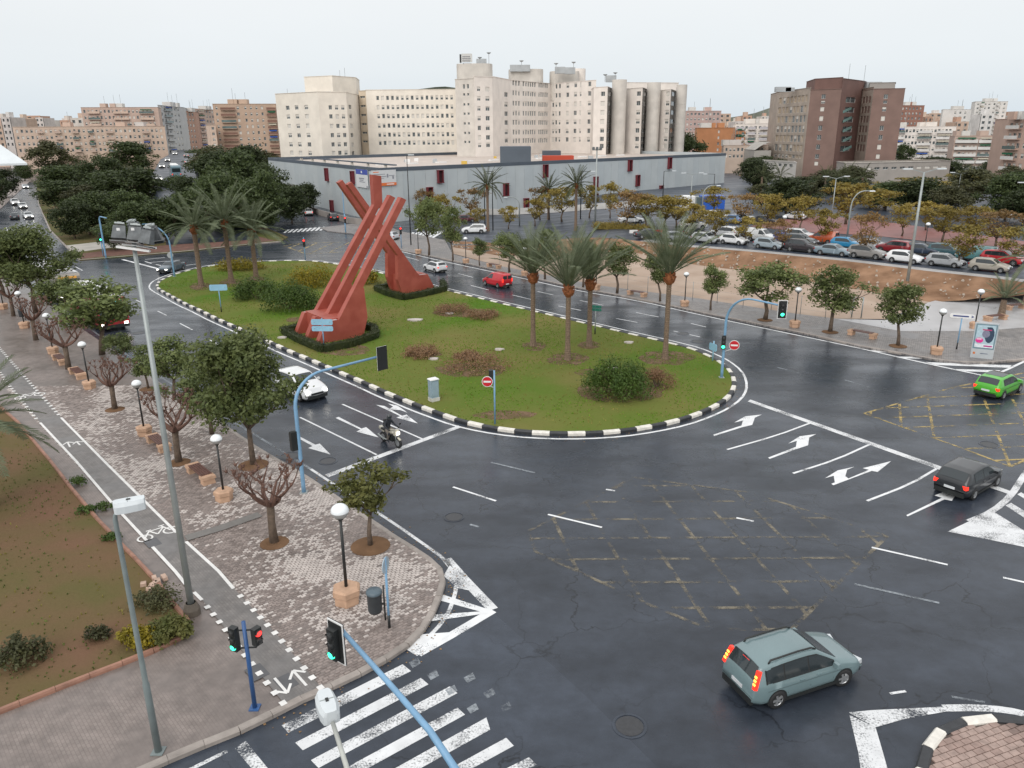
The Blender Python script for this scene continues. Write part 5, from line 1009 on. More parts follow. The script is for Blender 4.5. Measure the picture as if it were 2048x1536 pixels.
# ---- palms
FR = []
def frond_mesh(L, droop, seed, mat, n=38, wd=.42, lw=.032):
    r = random.Random(seed); m_ = MB(); pts = []
    for i in range(13): t = i / 12; pts.append(Vector((L * (t - .12 * droop * t * t), 0, -L * droop * .62 * t ** 2.2)))
    m_.tube(pts, [.035 * (1 - .8 * i / 12) + .004 for i in range(13)], 4)
    def at(t): k = min(11, int(t * 12)); f = t * 12 - k; return pts[k].lerp(pts[k + 1], f), (pts[k + 1] - pts[k]).normalized()
    for i in range(n):
        t = .14 + .84 * i / n; p, d = at(t); ll = wd * L * .34 * (math.sin(math.pi * (.12 + .80 * t)) ** .8) * r.uniform(.85, 1.1)
        for s in (-1, 1):
            o = (Vector((0, s, 0)) * .8 + d * .75 + Vector((0, 0, r.uniform(.05, .32)))).normalized(); e_ = p + o * ll + Vector((0, 0, -ll * .18)); w_ = d * lw
            m_.add([p - w_ * .4, p + w_, e_ + w_ * .2, p.lerp(e_, .5) - w_ * .6 + Vector((0, 0, .03))], [(0, 1, 2, 3)])
    return m_.mesh('frond', mat)
def palm(base, boot_py, label, group, nf, L, el, mat, trunk_r=.2, boot=True, seed=0, lean=(0, 0), bootr=.36):
    r = random.Random(seed); zb = ZT(base, boot_py) - base.z; t = thing('palm_tree', base, label, 'palm tree', group); m_ = MB(); prof = [(trunk_r * 1.35, -.1)]
    z = .1
    while z < zb - .3: k = 1.25 - .35 * min(1, z / 1.5); prof += [(trunk_r * k * 1.06, z), (trunk_r * k * .94, z + .1)]; z += .17
    prof.append((trunk_r * .95, zb - .2)); m_.lathe(prof, 10); m_.build('trunk', MT['palm_bark'], t, False)
    if boot:
        bm2 = MB(); hb = bootr * 2.6; bm2.lathe([(trunk_r * .9, zb - hb * .45), (bootr * .9, zb - hb * .25), (bootr, zb), (bootr * .75, zb + hb * .3), (.12, zb + hb * .5)], 12)
        for k in range(60):
            a = r.uniform(0, 6.28); zz = r.uniform(-.38, .42); rr = bootr * (1 - abs(zz) * .7); q = Vector((rr * math.cos(a), rr * math.sin(a), zb + zz * hb)); bm2.bar(q, q + Vector((math.cos(a) * .1, math.sin(a) * .1, .16)), .09, .05)
        bm2.build('leaf_bases', MT['palm_boot'], t)
    fm = FR_[mat]; zc = zb + (.35 if boot else .05)
    for k in range(nf):
        a = 2.39996 * k + r.uniform(-.2, .2); e_ = el[0] + (el[1] - el[0]) * (k + .5) / nf + r.uniform(-6, 6); s = L / 4.0 * r.uniform(.85, 1.08); o = put('frond', r.choice(fm[0] if e_ > 30 else fm[1]), t, (.12 * math.cos(a), .12 * math.sin(a), zc))
        o.rotation_euler = (r.uniform(-.25, .25), -rad(e_), a); o.scale = (s, s, s)
    return t
FR_ = {k: ([frond_mesh(4, .34, i, LF[k]) for i in range(3)], [frond_mesh(4, .6, 10 + i, LF[k]) for i in range(3)]) for k in ('palm', 'palmd')}
PG = 'tall palms on the island'
for x, y, bt_, L, lab, sd_ in ((1066, 692, 556, 4.4, 'leftmost of the four tall palms on right half of island', 1), (1135, 720, 582, 5.0, 'nearest tall palm on the island, second from left', 2), (1178, 692, 570, 4.2, 'tall palm just right of nearest one, by green signpost', 3), (1330, 718, 557, 4.8, 'rightmost tall palm on the island behind the round bush', 4)): palm(G(x, y, .15), bt_, lab, PG, 28, L, (86, 32), 'palm', .21, True, sd_, bootr=.40)
for x, y, bt_, L, lab, sd_ in ((403, 574, 460, 4.6, 'left palm of the three at left end of island', 5), (463, 566, 448, 5.2, 'middle and tallest palm of three at island left end', 6), (513, 559, 466, 4.8, 'right palm of the three at left end of island', 7)): palm(G(x, y, .15), bt_, lab, 'palms at left end of island', 32, L, (80, -12), 'palm', .3, True, sd_, bootr=.42)
for (x, y), bt_, L, lab, sd_ in ((r3(384, 1530), 374, 4.0, 'slender palm in front of the hall, leftmost of three', 8), (r3(868, 1435), 382, 3.8, 'palm in front of the hall, middle of three', 9), (r3(1085, 1525), 372, 3.8, 'leaning slender palm before the hall, right of three', 10)): palm(GL(x, y), bt_, lab, 'palms before the hall', 36, L, (80, -30), 'palmd', .26, True, sd_, bootr=.34)
palm(G(2003, 628, .15), 596, 'short young palm on the plaza at right', None, 26, 2.6, (84, 15), 'palm', .26, False, 11); palm(G(2050, 615, .15), 520, 'palm trunk cut by the right edge on the plaza', None, 26, 3.5, (80, -10), 'palm', .28, False, 12)
palm(G(-28, 1018, .2), 862, 'palm whose fronds reach in at the left edge', None, 34, 3.9, (72, -22), 'palm', .3, True, 13)
for k, (x, y, bt_) in enumerate(((1520, 405, 352), (1556, 400, 350), (1648, 392, 352), (1672, 398, 356), (1690, 396, 350), (1720, 400, 354))): palm(GL(x, y), bt_, 'small grey-green palm in the park before brown tower', 'park palms', 18, 3.4, (80, -15), 'palmd', .25, False, 30 + k)
# ---- bushes and hedges
def bush(px, py, w_, h_, leaf, n, ls, label, name='shrub', zb=.15, cat='shrub', deep=.7, group=None, fl=.85):
    """px,py: foot of the front edge"""
    c = G(px, py, zb); k = MPP(c); W = w_ * k; D = W * deep; H = h_ * k * fl; t = thing(name, (c.x, c.y + D * .42, zb), label, cat, group); cl = []
    for i in range(26): a = random.uniform(0, 6.283); q = math.sqrt(random.random()) * .8; r = random.uniform(.16, .26) * W * .8; cl.append((math.cos(a) * q * W / 2, math.sin(a) * q * D / 2, H * (1 - q * q) * .72 * random.uniform(.6, 1) + .05, r, min(r, H * .5)))
    leaves(cl, n, ls, up=.6).build('foliage', LF[leaf], t); sm = MB()
    for i in range(9): a = random.uniform(0, 6.283); sm.tube([(0, 0, -.05), (math.cos(a) * W * .15, math.sin(a) * D * .15, H * .35), (math.cos(a) * W * .3, math.sin(a) * D * .3, H * .6)], [.03, .02, .01], 4)
    sm.build('stems', MT['bark'], t); return t
bush(505, 605, 112, 60, 'bush', 5200, .085, 'dark green rounded bush on lawn beside the blue sign'); bush(568, 628, 140, 72, 'bush', 7500, .085, 'largest dark green bush left of the red monument')
bush(615, 578, 112, 60, 'yel', 4200, .09, 'yellow flowering bush behind the dark green bushes'); bush(730, 570, 60, 40, 'yel', 1800, .09, 'small yellow bush between the monument legs')
bush(475, 542, 118, 30, 'yel', 3000, .1, 'low yellow hedge at the far side of island', deep=.35, fl=.8); bush(1240, 806, 148, 110, 'bush', 11000, .062, 'round green bush near the tip of the island'); bush(1318, 782, 78, 70, 'dead', 2400, .055, 'brownish half-dry bush beside the round green bush')
for px, py, w_, h_, lab in ((838, 720, 84, 26, 'small dry brown shrub patch left of centre on lawn'), (955, 752, 165, 32, 'wide dry brown shrub patch near the cabinet'), (905, 632, 88, 22, 'dry brown shrub strip near the lying slab'), (965, 642, 80, 20, 'right end dry brown shrub strip on lawn'), (935, 722, 60, 16, 'little dry shrub tuft above the wide patch')): bush(px, py, w_, h_, 'dead', 2300, .06, lab, deep=.9)
bush(330, 1292, 95, 62, 'lime', 3200, .06, 'yellow-green shrub at the tip of planting bed', zb=.2); bush(268, 1302, 80, 60, 'yel', 1800, .055, 'yellow shrub behind the near lamp post', zb=.2); bush(300, 1230, 110, 50, 'olive', 1500, .05, 'sparse shrub at the bed edge', zb=.2); bush(25, 1345, 110, 80, 'olive', 1600, .06, 'woody shrub at the lower left corner', zb=.2); bush(185, 1290, 60, 40, 'olive', 700, .05, 'thin low shrub in the planting bed', zb=.2)
for k, (x, y) in enumerate(((205, 1022), (150, 972), (218, 1085), (165, 1030))): bush(x, y, 40, 16, 'bush', 420, .05, ('small green weed clump along the bed edge'), 'weed_clump', .2, 'weed', group='weed clumps')
def hedge(px, h, w_, label, leaf='hedge', z=.15, n=7000, ls=.055):
    pts = resample(GP(px, z), .35); t = thing('hedge', (0, 0, 0), label, 'hedge'); cl = [(p.x, p.y, z + h * .5, w_ * .55, h * .55) for p in pts]; leaves(cl, n, ls, shell=.75).build('foliage', LF[leaf], t)
    m_ = MB(); m_.strip(pts, w_ * .7, 0); core = MB(); 
    for i in range(len(pts) - 1): core.bar(pts[i] + Vector((0, 0, z + h * .4)), pts[i + 1] + Vector((0, 0, z + h * .4)), w_ * .7, h * .7)
    core.build('inner_growth', LF[leaf], t); return t
hedge([(622, 655), (568, 667), (598, 684), (645, 704), (700, 694), (752, 676), (748, 662), (725, 657)], .75, .8, 'clipped dark hedge around the front foot of monument', n=9000)
hedge([(790, 575), (752, 581), (775, 591), (808, 600), (850, 592), (890, 582), (885, 570)], .8, .8, 'clipped dark hedge around the rear foot of monument', n=7000)
hedge([(1190, 458), (1240, 460), (1300, 466)], 1.3, 1.5, 'long low hedge along the street by the hall', 'autumn', ZL(16), 3500, .12)
bpy.context.view_layer.update()
for o in list(bpy.data.objects):
    if o.parent is None and abs(o.location.y + 60) < 1e-4 and not USED.get(o.name):
        for c in list(o.children): bpy.data.objects.remove(c)
        bpy.data.objects.remove(o)
# ================================================================ MONUMENT
MON = M('oxide_red_concrete', (.36, .072, .048), .5, .16, .9, col2=(.40, .10, .07), bump=.12, bscale=14, world=True, detail=7)
mon = thing('monument_sculpture', (0, 0, 0), 'red concrete monument of five leaning beams crossing in an X', 'monument')
A0, B0, C0_ = G(593, 667, .15), G(612, 677, .15), G(634, 687, .15)
uu = (G(717, 672, .15) - C0_); uu.z = 0; uu.normalize(); vv = Vector((uu.y, -uu.x, 0)); spc = (C0_ - A0).dot(vv) / 2; A0 = C0_ - vv * 2 * spc
def rib(o, u, v, w_, top, cap=0, nm=''):
    def ext(poly, wd, name, mat=MON):
        m_ = MB(); n = len(poly)
        for s in (-.5, .5): m_.v += [tuple(o + u * a + v * (s * wd) + Vector((0, 0, z))) for a, z in poly]
        m_.f = [tuple(range(n)), tuple(range(2 * n - 1, n - 1, -1))] + [(i, i + n, (i + 1) % n + n, (i + 1) % n) for i in range(n)]; m_.m = [0] * len(m_.f); r = m_.build(name, mat, mon); return r
    S, Z = top
    ext([(-.1, -.1), (.9, 1.8), (2.2, 1.8), (2.9, 2.5), (4.2, 4.35), (4.6, 4.2), (4.75, 1.6), (4.2, -.1)], w_ * 1.02, 'foot')
    d = Vector((S - 2.2, Z - 2.2)).normalized(); q = Vector((d.y, -d.x)) * .30
    ext([(2.0, 1.75), (2.0 + 2 * q.x + .35, 1.75), (S + 2 * q.x, Z + 2 * q.y + .1), (S, Z)], w_, 'beam')
    if cap: ext([(S - .35, Z - .6), (S + 2 * q.x + .0, Z - .9), (S + 2 * q.x + .05, Z + cap), (S - .35, Z + cap + .15)], w_ * 1.01, 'beam_head')
    m_ = MB(); c = o + u * 1.5 + Vector((0, 0, 1.815)); m_.box(tuple(c), (.8, w_ * .8, .02), math.atan2(u.y, u.x)); m_.build('step_sheen', M('step_sheen', (.55, .50, .50), .4, .1), mon)  # wet reflection on the step top, painted as a pale plate
rib(A0, uu, vv, .60, (8.85, 11.2), 2.0); rib(A0 + vv * spc, uu, vv, .60, (8.95, 11.65)); rib(C0_, uu, vv, .60, (8.75, 11.6))
D0 = G(867, 577, .15); rib(D0, -uu, vv, .60, (9.5, 12.2)); rib(D0 - vv * spc, -uu, vv, .60, (9.4, 12.3))
for o_, u_, n_ in ((A0 + vv * spc, uu, 2), (D0 - vv * spc * .5, -uu, 1)):
    m_ = MB(); p = o_ + u_ * 2.6 + Vector((0, 0, .9)); m_.box(tuple(p), (3.0, spc * n_, 2.0), math.atan2(u_.y, u_.x)); m_.build('foot_web', MON, mon)
# ================================================================ STREET FURNITURE
def head_box(parent, c, rz, n=3, lit=None, mats=None, back=False, s=1.0, nm='signal_head', kind='dark'):
    """signal head facing local -y before rotation"""
    o = put(nm, None, parent, c, rz); o.empty_display_size = .1
    m_ = MB(); h = .3 * n * s; m_.box((0, 0, 0), (.30 * s, .22 * s, h + .06)); m_.build('housing', MT['black'], o)
    if back: m_ = MB(); m_.box((0, .08, 0), (.62 * s, .02, h + .36)); m_.build('backboard', MT['wpaint'], o); m_ = MB(); m_.box((0, .105, 0), (.62 * s, .02, h + .36)); m_.build('backboard_rear', MT['black'], o); m_ = MB(); m_.box((0, .065, 0), (.54 * s, .02, h + .28)); m_.build('backboard_face', MT['black'], o)
    for k in range(n):
        z = (n - 1) / 2 * .3 * s - k * .3 * s; m_ = MB(); vs = [(rr_ * s * math.cos(t * .5236), yy_ * s, z + rr_ * s * math.sin(t * .5236)) for rr_, yy_ in ((.125, -.11), (.11, -.16), (.06, -.19)) for t in range(12)]; m_.add(vs, [tuple(range(24, 36))] + [(q * 12 + t, q * 12 + (t + 1) % 12, q * 12 + 12 + (t + 1) % 12, q * 12 + 12 + t) for q in (0, 1) for t in range(12)]); col = MT['dark']
        if lit is not None and k == lit[0]: col = MT[lit[1]]
        m_.build('lens', col, o)
        m_ = MB()
        for t in range(7): a = math.pi * t / 6; m_.v += [(.13 * s * math.cos(a), -.11 * s, z + .13 * s * math.sin(a)), (.13 * s * math.cos(a), -.19 * s, z - .01 + .13 * s * math.sin(a))]
        for t in range(6): m_.f.append((2 * t, 2 * t + 1, 2 * t + 3, 2 * t + 2)); m_.m.append(0)
        m_.build('visor', MT['black'], o)
    return o
def disc_sign(parent, c, rz, r, face, bar=None, nm='round_sign'):
    o = put(nm, None, parent, c, rz); m_ = MB()
    def dsk(rr, y): return [(rr * math.cos(t * .2618), y, rr * math.sin(t * .2618)) for t in range(24)]
    m_.add(dsk(r, 0) + dsk(r, .03), [tuple(range(23, -1, -1))[::-1], tuple(range(47, 23, -1))] + [(i, (i + 1) % 24, (i + 1) % 24 + 24, i + 24) for i in range(24)]); m_.build('plate', MT['wpaint'] if bar else face, o)
    if bar: m_ = MB(); m_.add(dsk(r * .9, -.006), [tuple(range(24))]); m_.build('red_field', face, o); m_ = MB(); m_.box((0, -.012, 0), (r * 1.35, .006, r * .34)); m_.build('white_bar', bar, o)
    return o
def pole(parent, pts, rs_, mat, nm='pole', n=10): m_ = MB(); m_.tube(pts, rs_, n); return m_.build(nm, mat, parent, True)
def proj(p): v = Vector(p) - Vector((0, 0, CAMH)); return 1024 + FPX * v.dot(RT) / v.dot(FW), 768 - FPX * v.dot(UP) / v.dot(FW)
def solve_end(base, d, px, py):
    lo, hi = 0, 14
    sgn = 1 if proj(base + d * 14 + Vector((0, 0, 5)))[0] > proj(base + Vector((0, 0, 5)))[0] else -1
    for _ in range(40):
        t = (lo + hi) / 2; P = base + d * t; z = ZT(P, py); x = proj(Vector((P.x, P.y, z)))[0]
        if (x - px) * sgn < 0: lo = t
        else: hi = t
    return t, z
REDS = M('sign_red', (.55, .015, .025), .35, .05); WB = MT['wpaint']
def rot_to(d): return math.atan2(d.y, d.x) + math.pi / 2        # local -y faces d
CAMDIR = lambda p: Vector((-p.x, -p.y, 0)).normalized()
def arm_signal(name, label, bpx, dirpx, curve_py, end_px, z0=.14, r=.085, group=None, reach=None):
    b_ = G(*bpx, z0); t = thing(name, b_, label, 'traffic light', group); d = G(*dirpx[1]) - G(*dirpx[0]); d.z = 0; d.normalize()
    L_, ze = solve_end(b_, d, *end_px); zc = ZT(b_, curve_py); rr = min(1.6, L_ * .35, ze - zc if ze > zc else 1.2); pts = [Vector((0, 0, 0)), Vector((0, 0, .5)), Vector((0, 0, zc - z0))]; h = ze - z0
    rr = max(.5, h - (zc - z0)); 
    for k in range(1, 9): a = math.pi / 2 * k / 8; pts.append(d * (rr * 1.1 * (1 - math.cos(a))) + Vector((0, 0, zc - z0 + rr * math.sin(a) * 1.0)))
    pts.append(d * L_ + Vector((0, 0, h))); n = len(pts); pole(t, pts, [r * 1.25, r * 1.2] + [r * (1.1 - .5 * i / n) for i in range(n - 2)], MT['blue'])
    m_ = MB(); m_.box((0, 0, .02), (.36, .36, .05)); m_.build('base_plate', MT['steel'], t); return t, d, L_, h, zc
# arm signal over the left avenue, seen from behind
t, d, L_, h, zc = arm_signal('arm_traffic_light', 'pale blue curved arm signal over the left avenue, seen from behind', (608, 985), ((650, 951), (921, 853)), 815, (762, 712))
av = (G(599, 835) - G(753, 910)).normalized(); head_box(t, d * L_ + Vector((0, 0, h - .1)), rot_to(av), 3, None, back=True); 
p = Vector((-.22, -.12, ZT(G(608, 985, .14), 880) - .14)); head_box(t, p, rot_to(av), 3, None)
# arm signal at right tip of the island
t, d, L_, h, zc = arm_signal('arm_traffic_light', 'curved blue arm signal with green light at the island tip', (1443, 755), ((1498, 803), (2010, 985)), 645, (1566, 612), .15)
bp = G(1443, 755, .15); fc = rot_to(CAMDIR(bp)); head_box(t, d * L_ + Vector((0, 0, h - .25)), fc + .12, 3, (2, 'green_on'), back=True, s=.95)
cd = CAMDIR(bp); head_box(t, cd * .22 + Vector((-.05, 0, ZT(bp, 683) - .15)), fc, 3, (2, 'green_on'))
disc_sign(t, cd * .1 + Vector((.72, 0, ZT(bp, 690) - .15)), fc, .36, REDS, WB, 'no_entry_sign'); pole(t, [(0, 0, ZT(bp, 703) - .15), (.4, 0, ZT(bp, 700) - .15), (.7, .03, ZT(bp, 695) - .15)], .02, MT['wpaint'], 'bracket', 6)
# near arm signal, pole outside the picture
e0 = G(685, 1262, 5.9); pts = [e0, G(790, 1380, 5.95), G(860, 1462, 5.75), G(912, 1540, 5.3), G(965, 1660, 4.4)]; gp = Vector((pts[-1].x, pts[-1].y, 0)); lo_ = Vector((pts[-1].x, pts[-1].y, 2.5)); t = thing('arm_traffic_light', (0, 0, 0), 'nearest blue arm signal with green light at the bottom of picture', 'traffic light')
pole(t, pts + [lo_, gp], [.055, .063, .07, .078, .086, .1, .11], MT['blue'], n=14); nd = (G(430, 1330, 0) - G(665, 1290, 0)); nd.z = 0; nd.normalize(); nd = (nd + Vector((.1, -.9, 0))).normalized(); hc = G(668, 1287, 5.6)
head_box(t, hc, rot_to(nd), 3, (2, 'green_on'), back=True, s=.85); m_ = MB(); m_.bar(e0, hc - Vector(nd) * -.0 + Vector((0, 0, .2)), .05, .05); m_.build('bracket', MT['blue'], t)
# pedestrian signal post
bp = G(510, 1416, .14); t = thing('signal_post', bp, 'dark blue signal post with red and green lights on near pavement', 'traffic light'); hp = ZT(bp, 1243) - .14; DB = M('dark_blue_paint', (.035, .10, .26), .45, .1); pole(t, [(0, 0, 0), (0, 0, hp)], [.07, .06], DB); m_ = MB(); m_.box((0, 0, .02), (.3, .3, .04)); m_.build('base_plate', DB, t)
zl = ZT(bp, 1278) - .14; nd2 = Vector((-.42, -.9, 0)); head_box(t, (-.34, .02, zl), rot_to(nd2), 3, (2, 'green_on'), s=.82); head_box(t, (.36, -.05, ZT(bp, 1270) - .14), rot_to(Vector((.85, -.55, 0))), 2, (0, 'red_on'), s=.85, nm='pedestrian_signal')
for z_ in (.3, -.32):
    m_ = MB(); m_.bar((-.3, 0, zl + z_), (.3, 0, zl + z_ + .03), .04, .04); m_.build('bracket', MT['black'], t)
# smaller posts on the island and far side
bp = G(990, 848, .15); t = thing('signal_post', bp, 'blue signal post with red no-entry disc on the near lawn edge', 'traffic light'); hp = ZT(bp, 741) - .15; pole(t, [(0, 0, 0), (0, 0, hp)], .055, MT['blue']); fc = rot_to(CAMDIR(bp)); head_box(t, (-.2, .08, ZT(bp, 754) - .15), fc + math.pi, 3, None, s=.85); disc_sign(t, (-.42, -.12, ZT(bp, 762) - .15), fc - .1, .33, REDS, WB, 'no_entry_sign'); pole(t, [(0, 0, ZT(bp, 775) - .15), (-.25, -.05, ZT(bp, 772) - .15), (-.4, -.1, ZT(bp, 768) - .15)], .02, WB, 'bracket', 6)
for bx, by, ty, ly, lit, lab, k in ((611, 521, 475, 481, (0, 'red_on'), 'small signal with red light at far island edge', 0), (692, 466, 428, 436, (0, 'red_on'), 'signal with red light before the hall corner', 1), (803, 496, 452, 457, (0, 'red_on'), 'signal with red light right of the monument', 0), (207, 513, 470, 478, (2, 'green_on'), 'far left signal post with green light', 0)):
    bp = G(bx, by, .1); t = thing('signal_post', bp, lab, 'traffic light'); pole(t, [(0, 0, 0), (0, 0, ZT(bp, ty) - .1 + (0 if k == 0 else 0))], .07, MT['blue']); fc = rot_to(CAMDIR(bp)); zc = ZT(bp, ly) - .1 + (-.3 if lit[0] == 0 else .3); head_box(t, CAMDIR(bp) * .2 + Vector((0, 0, zc)), fc, 3, lit, s=1.15)
arm_signal('arm_traffic_light', 'curved blue arm at left end of island behind the dark saloon', (349, 553), ((349, 553), (297, 556)), 488, (297, 448), .15); arm_signal('arm_traffic_light', 'far blue arm signal before the park wood', (212, 516), ((212, 516), (222, 518)), 440, (213, 436), .1, .1); arm_signal('arm_traffic_light', 'blue arm signal pole against the hall wall', (691, 464), ((691, 464), (700, 465)), 385, (702, 372), .1, .08)
bp = G(345, 540, .1); t = thing('round_sign', bp, 'small round grey sign beside the dark saloon', 'sign'); pole(t, [(0, 0, 0), (0, 0, ZT(bp, 512))], .035, MT['steel']); disc_sign(t, (0, -.05, ZT(bp, 512)), rot_to(CAMDIR(bp)), .38, M('sign_grey', (.42, .44, .45), .4, .05))
# direction signs
def dir_sign(bpx, ty, panels, label, mat, rz_off=0, post='blue', foot=True, z0=.15):
    bp = G(*bpx, z0); t = thing('direction_sign', bp, label, 'sign'); fc = rot_to(CAMDIR(bp)) + rz_off; hp = ZT(bp, ty) - z0; pole(t, [(0, 0, 0), (0, 0, hp)], .05, MT[post])
    if foot: pole(t, [(0, 0, 0), (0, 0, .55)], .056, MT['black'], 'foot_sleeve')
    for k, (cy, w_, h_) in enumerate(panels):
        z = ZT(bp, cy) - z0; o = put('sign_panel', None, t, (0, 0, z), fc); m_ = MB(); ww, hh = w_ / 2, h_ / 2; c_ = min(.08, hh * .5); pl = [(-ww + c_, -hh), (ww - c_, -hh), (ww, -hh + c_), (ww, hh - c_), (ww - c_, hh), (-ww + c_, hh), (-ww, hh - c_), (-ww, -hh + c_)]
        m_.add([(x, -.07, y) for x, y in pl] + [(x, -.03, y) for x, y in pl], [tuple(range(8)), tuple(range(15, 7, -1))] + [(i, i + 8, (i + 1) % 8 + 8, (i + 1) % 8) for i in range(8)]); m_.build('plate', mat, o)
        for x in (-ww * .72, 0, ww * .72):
            m_ = MB(); m_.box((x, -.078, 0), (.05, .015, .05)); m_.build('bolt', MT['steel'], o)
    return t
dir_sign((443, 624), 570, [(575, 1.7, .6)], 'blue-backed direction sign on lawn beside the green bush', MT['signblue'], -.25)
dir_sign((649, 701), 636, [(644, 1.75, .48), (657, 1.75, .42)], 'two-panel blue direction sign before the front monument foot', MT['signblue'], -.3)
dir_sign((1190, 668), 612, [(613, 1.1, .22), (619, 1.1, .22)], 'small green two-board sign by the middle palms', M('sign_green', (.02, .20, .15), .4, .1), -.35, 'steel')
dir_sign((1425, 722), 682, [(694, .9, .55)], 'small blue sign panel left of the island tip signal', MT['signblue'], -.9, 'signblue', False)
t = dir_sign((1913, 698), 628, [(632, 1.75, .34)], 'white arrow sign on blue post on the right pavement', WB, .12, 'blue', True, .14)
pn = [c for c in t.children if c.name.startswith('sign_panel')][0]; m_ = MB(); m_.box((-.1, -.084, 0), (1.1, .01, .1)); m_.build('lettering', M('sign_navy', (.03, .05, .2), .4, 0), pn); m_ = MB(); m_.add([(.62, -.085, .12), (.82, -.085, 0), (.62, -.085, -.12), (.68, -.085, 0)], [(0, 3, 2, 1)]); m_.build('arrow_mark', M('sign_navy2', (.03, .05, .2), .4, 0), pn)
bp = G(779, 1256, .14); t = thing('round_sign', bp, 'round traffic sign on blue post seen from behind, near corner', 'sign'); pole(t, [(0, 0, 0), (0, 0, ZT(bp, 1116) - .14)], .045, MT['blue']); pole(t, [(0, 0, 0), (0, 0, .55)], .052, MT['black'], 'foot_sleeve'); disc_sign(t, (.02, -.0, ZT(bp, 1130) - .14), 1.35, .3, M('sign_back', (.36, .44, .50), .45, .08))
# litter bins
def bin_(bpx, label, s=1.0):
    bp = G(*bpx, .14); t = thing('litter_bin', bp, label, 'litter bin'); BK = M('bin_grey', (.045, .052, .058), .5, .15, 4); m_ = MB(); m_.lathe([(.01, .32), (.2, .32), (.225, .4), (.235, .95), (.25, .97), (.25, 1.0), (.22, 1.0), (.2, .8), (.01, .8)], 18); m_.build('drum', BK, t, True)
    m_ = MB(); m_.lathe([(.255, 1.0), (.255, 1.05), (.22, 1.09), (.01, 1.11)], 18); m_.build('lid', M('bin_lid', (.09, .125, .15), .4, .1), t, True); pole(t, [(.3, 0, -.02), (.3, 0, 1.25)], .03, MT['black'], 'post', 6); m_ = MB(); m_.bar((.2, 0, .6), (.32, 0, .6), .05, .05); m_.build('bracket', MT['black'], t); t.scale = (s, s, s)
bin_((752, 1240), 'dark grey litter bin by the round sign post', 1.15); bin_((45, 640), 'dark litter bin on the far left pavement'); bin_((773, 458), 'small bin before the hall corner')
# globe lamps
gl = thing('globe_lamp', (0, -60, 0), 'lamp', 'street lamp')
m_ = MB(); m_.lathe([(.01, .0), (.40, .0), (.42, .06), (.42, .30), (.47, .34), (.47, .52), (.40, .58), (.01, .58)], 6); m_.build('plinth', MT['plinth'], gl)
pole(gl, [(0, 0, .5), (0, 0, 2.95)], [.055, .045], MT['black']); m_ = MB(); m_.lathe([(.06, 2.9), (.10, 2.95), (.10, 3.0), (.05, 3.02)], 10); m_.build('collar', MT['black'], gl)
m_ = MB(); m_.lathe([(.06, 3.0)] + [(.27 * math.sin(a), 3.22 - .25 * math.cos(a)) for a in [.3 + .21 * i for i in range(7)]], 18); m_.build('lower_globe', MT['globe2'], gl, True); m_ = MB(); m_.lathe([(.28 * math.cos(a), 3.22 + .24 * math.sin(a)) for a in [-.05] + [.2 * i for i in range(8)]] + [(.005, 3.462)], 18); m_.build('upper_globe', MT['globe'], gl, True)
for bx, by, ty, lab, z in ((695, 1204, 1008, 'globe lamp nearest the junction corner, on hexagonal plinth', .14), (449, 1000, 869, 'globe lamp beside the dark slatted bench', .14), (290, 870, 760, 'globe lamp behind the pale bench', .14), (180, 777, 683, 'fourth globe lamp from the corner on left pavement', .14), (107, 707, 626, 'fifth globe lamp from the corner on left pavement', .14), (50, 656, 582, 'globe lamp next to the far left litter bin', .14), (8, 618, 550, 'globe lamp at the left picture edge', .14), (1369, 612, 544, 'globe lamp before the sandy plot', .14), (1589, 654, 574, 'globe lamp behind the green arm signal', .14), (1872, 708, 617, 'globe lamp nearest the advertising panel', .14), (1949, 657, 578, 'globe lamp behind the advertising panel on the plaza', .14), (932, 526, 474, 'globe lamp left of the small round street tree', .14), (1049, 551, 494, 'globe lamp behind the leftmost tall palm', .14), (1192, 579, 512, 'globe lamp mostly hidden by the middle palms', .14), (837, 507, 456, 'globe lamp right of the monument', .14)):
    bp = G(bx, by, z); place(gl, USED, bp, random.uniform(0, 1), lab, 'globe lamps', (ZT(bp, ty) - z) / 3.46)
for bx, by, lab in ((1565, 484, 'white globe lamp among the parked white and blue cars'), (1848, 503, 'white globe lamp beside the navy parked car'), (1481, 352, 'white globe lamp by the park tree at the hall end'), (2012, 480, 'white globe lamp in the park at right')): place(gl, USED, GL(bx, by), 0, lab, 'globe lamps', 1.08)
# benches
bn = thing('bench', (0, -60, 0), 'bench', 'bench')
for sx_ in (-1, 1): m_ = MB(); m_.box((sx_ * .95, 0, .14), (.42, .62, .28), 0, 0, .94, .94); m_.box((sx_ * .95, 0, .36), (.50, .70, .16), 0, 0, .96, .96); m_.build('end_block', MT['plinth'], bn)
SL = M('bench_wood', (.12, .055, .042), .5, .25, 6)
for k in range(5): m_ = MB(); m_.box((0, -.24 + k * .12, .45), (1.75, .095, .05)); m_.build('slat', SL, bn)
rdir = G(1558, 656) - G(1412, 627); RDA = math.atan2(rdir.y, rdir.x)
for bx, by, a, lab, z in ((402, 955, CYA, 'dark slatted bench by the second globe lamp', .14), (318, 893, CYA, 'pale wet bench left of the floodlight mast', .14), (156, 752, CYA, 'bench at foot of fourth globe lamp', .14), (121, 724, CYA, 'bench between the far left pollarded trees', .14), (1724, 673, RDA, 'red-brown bench on right pavement near the corner', .14), (1274, 591, RDA, 'bench behind the middle of the island', .14), (988, 535, RDA, 'bench behind the red van', .14), (1990, 640, RDA + 1.2, 'plaza bench beside the young palm', .15), (2030, 618, RDA + 1.2, 'plaza bench at the right edge', .15)): place(bn, USED, G(bx, by, z), a, lab, 'benches')
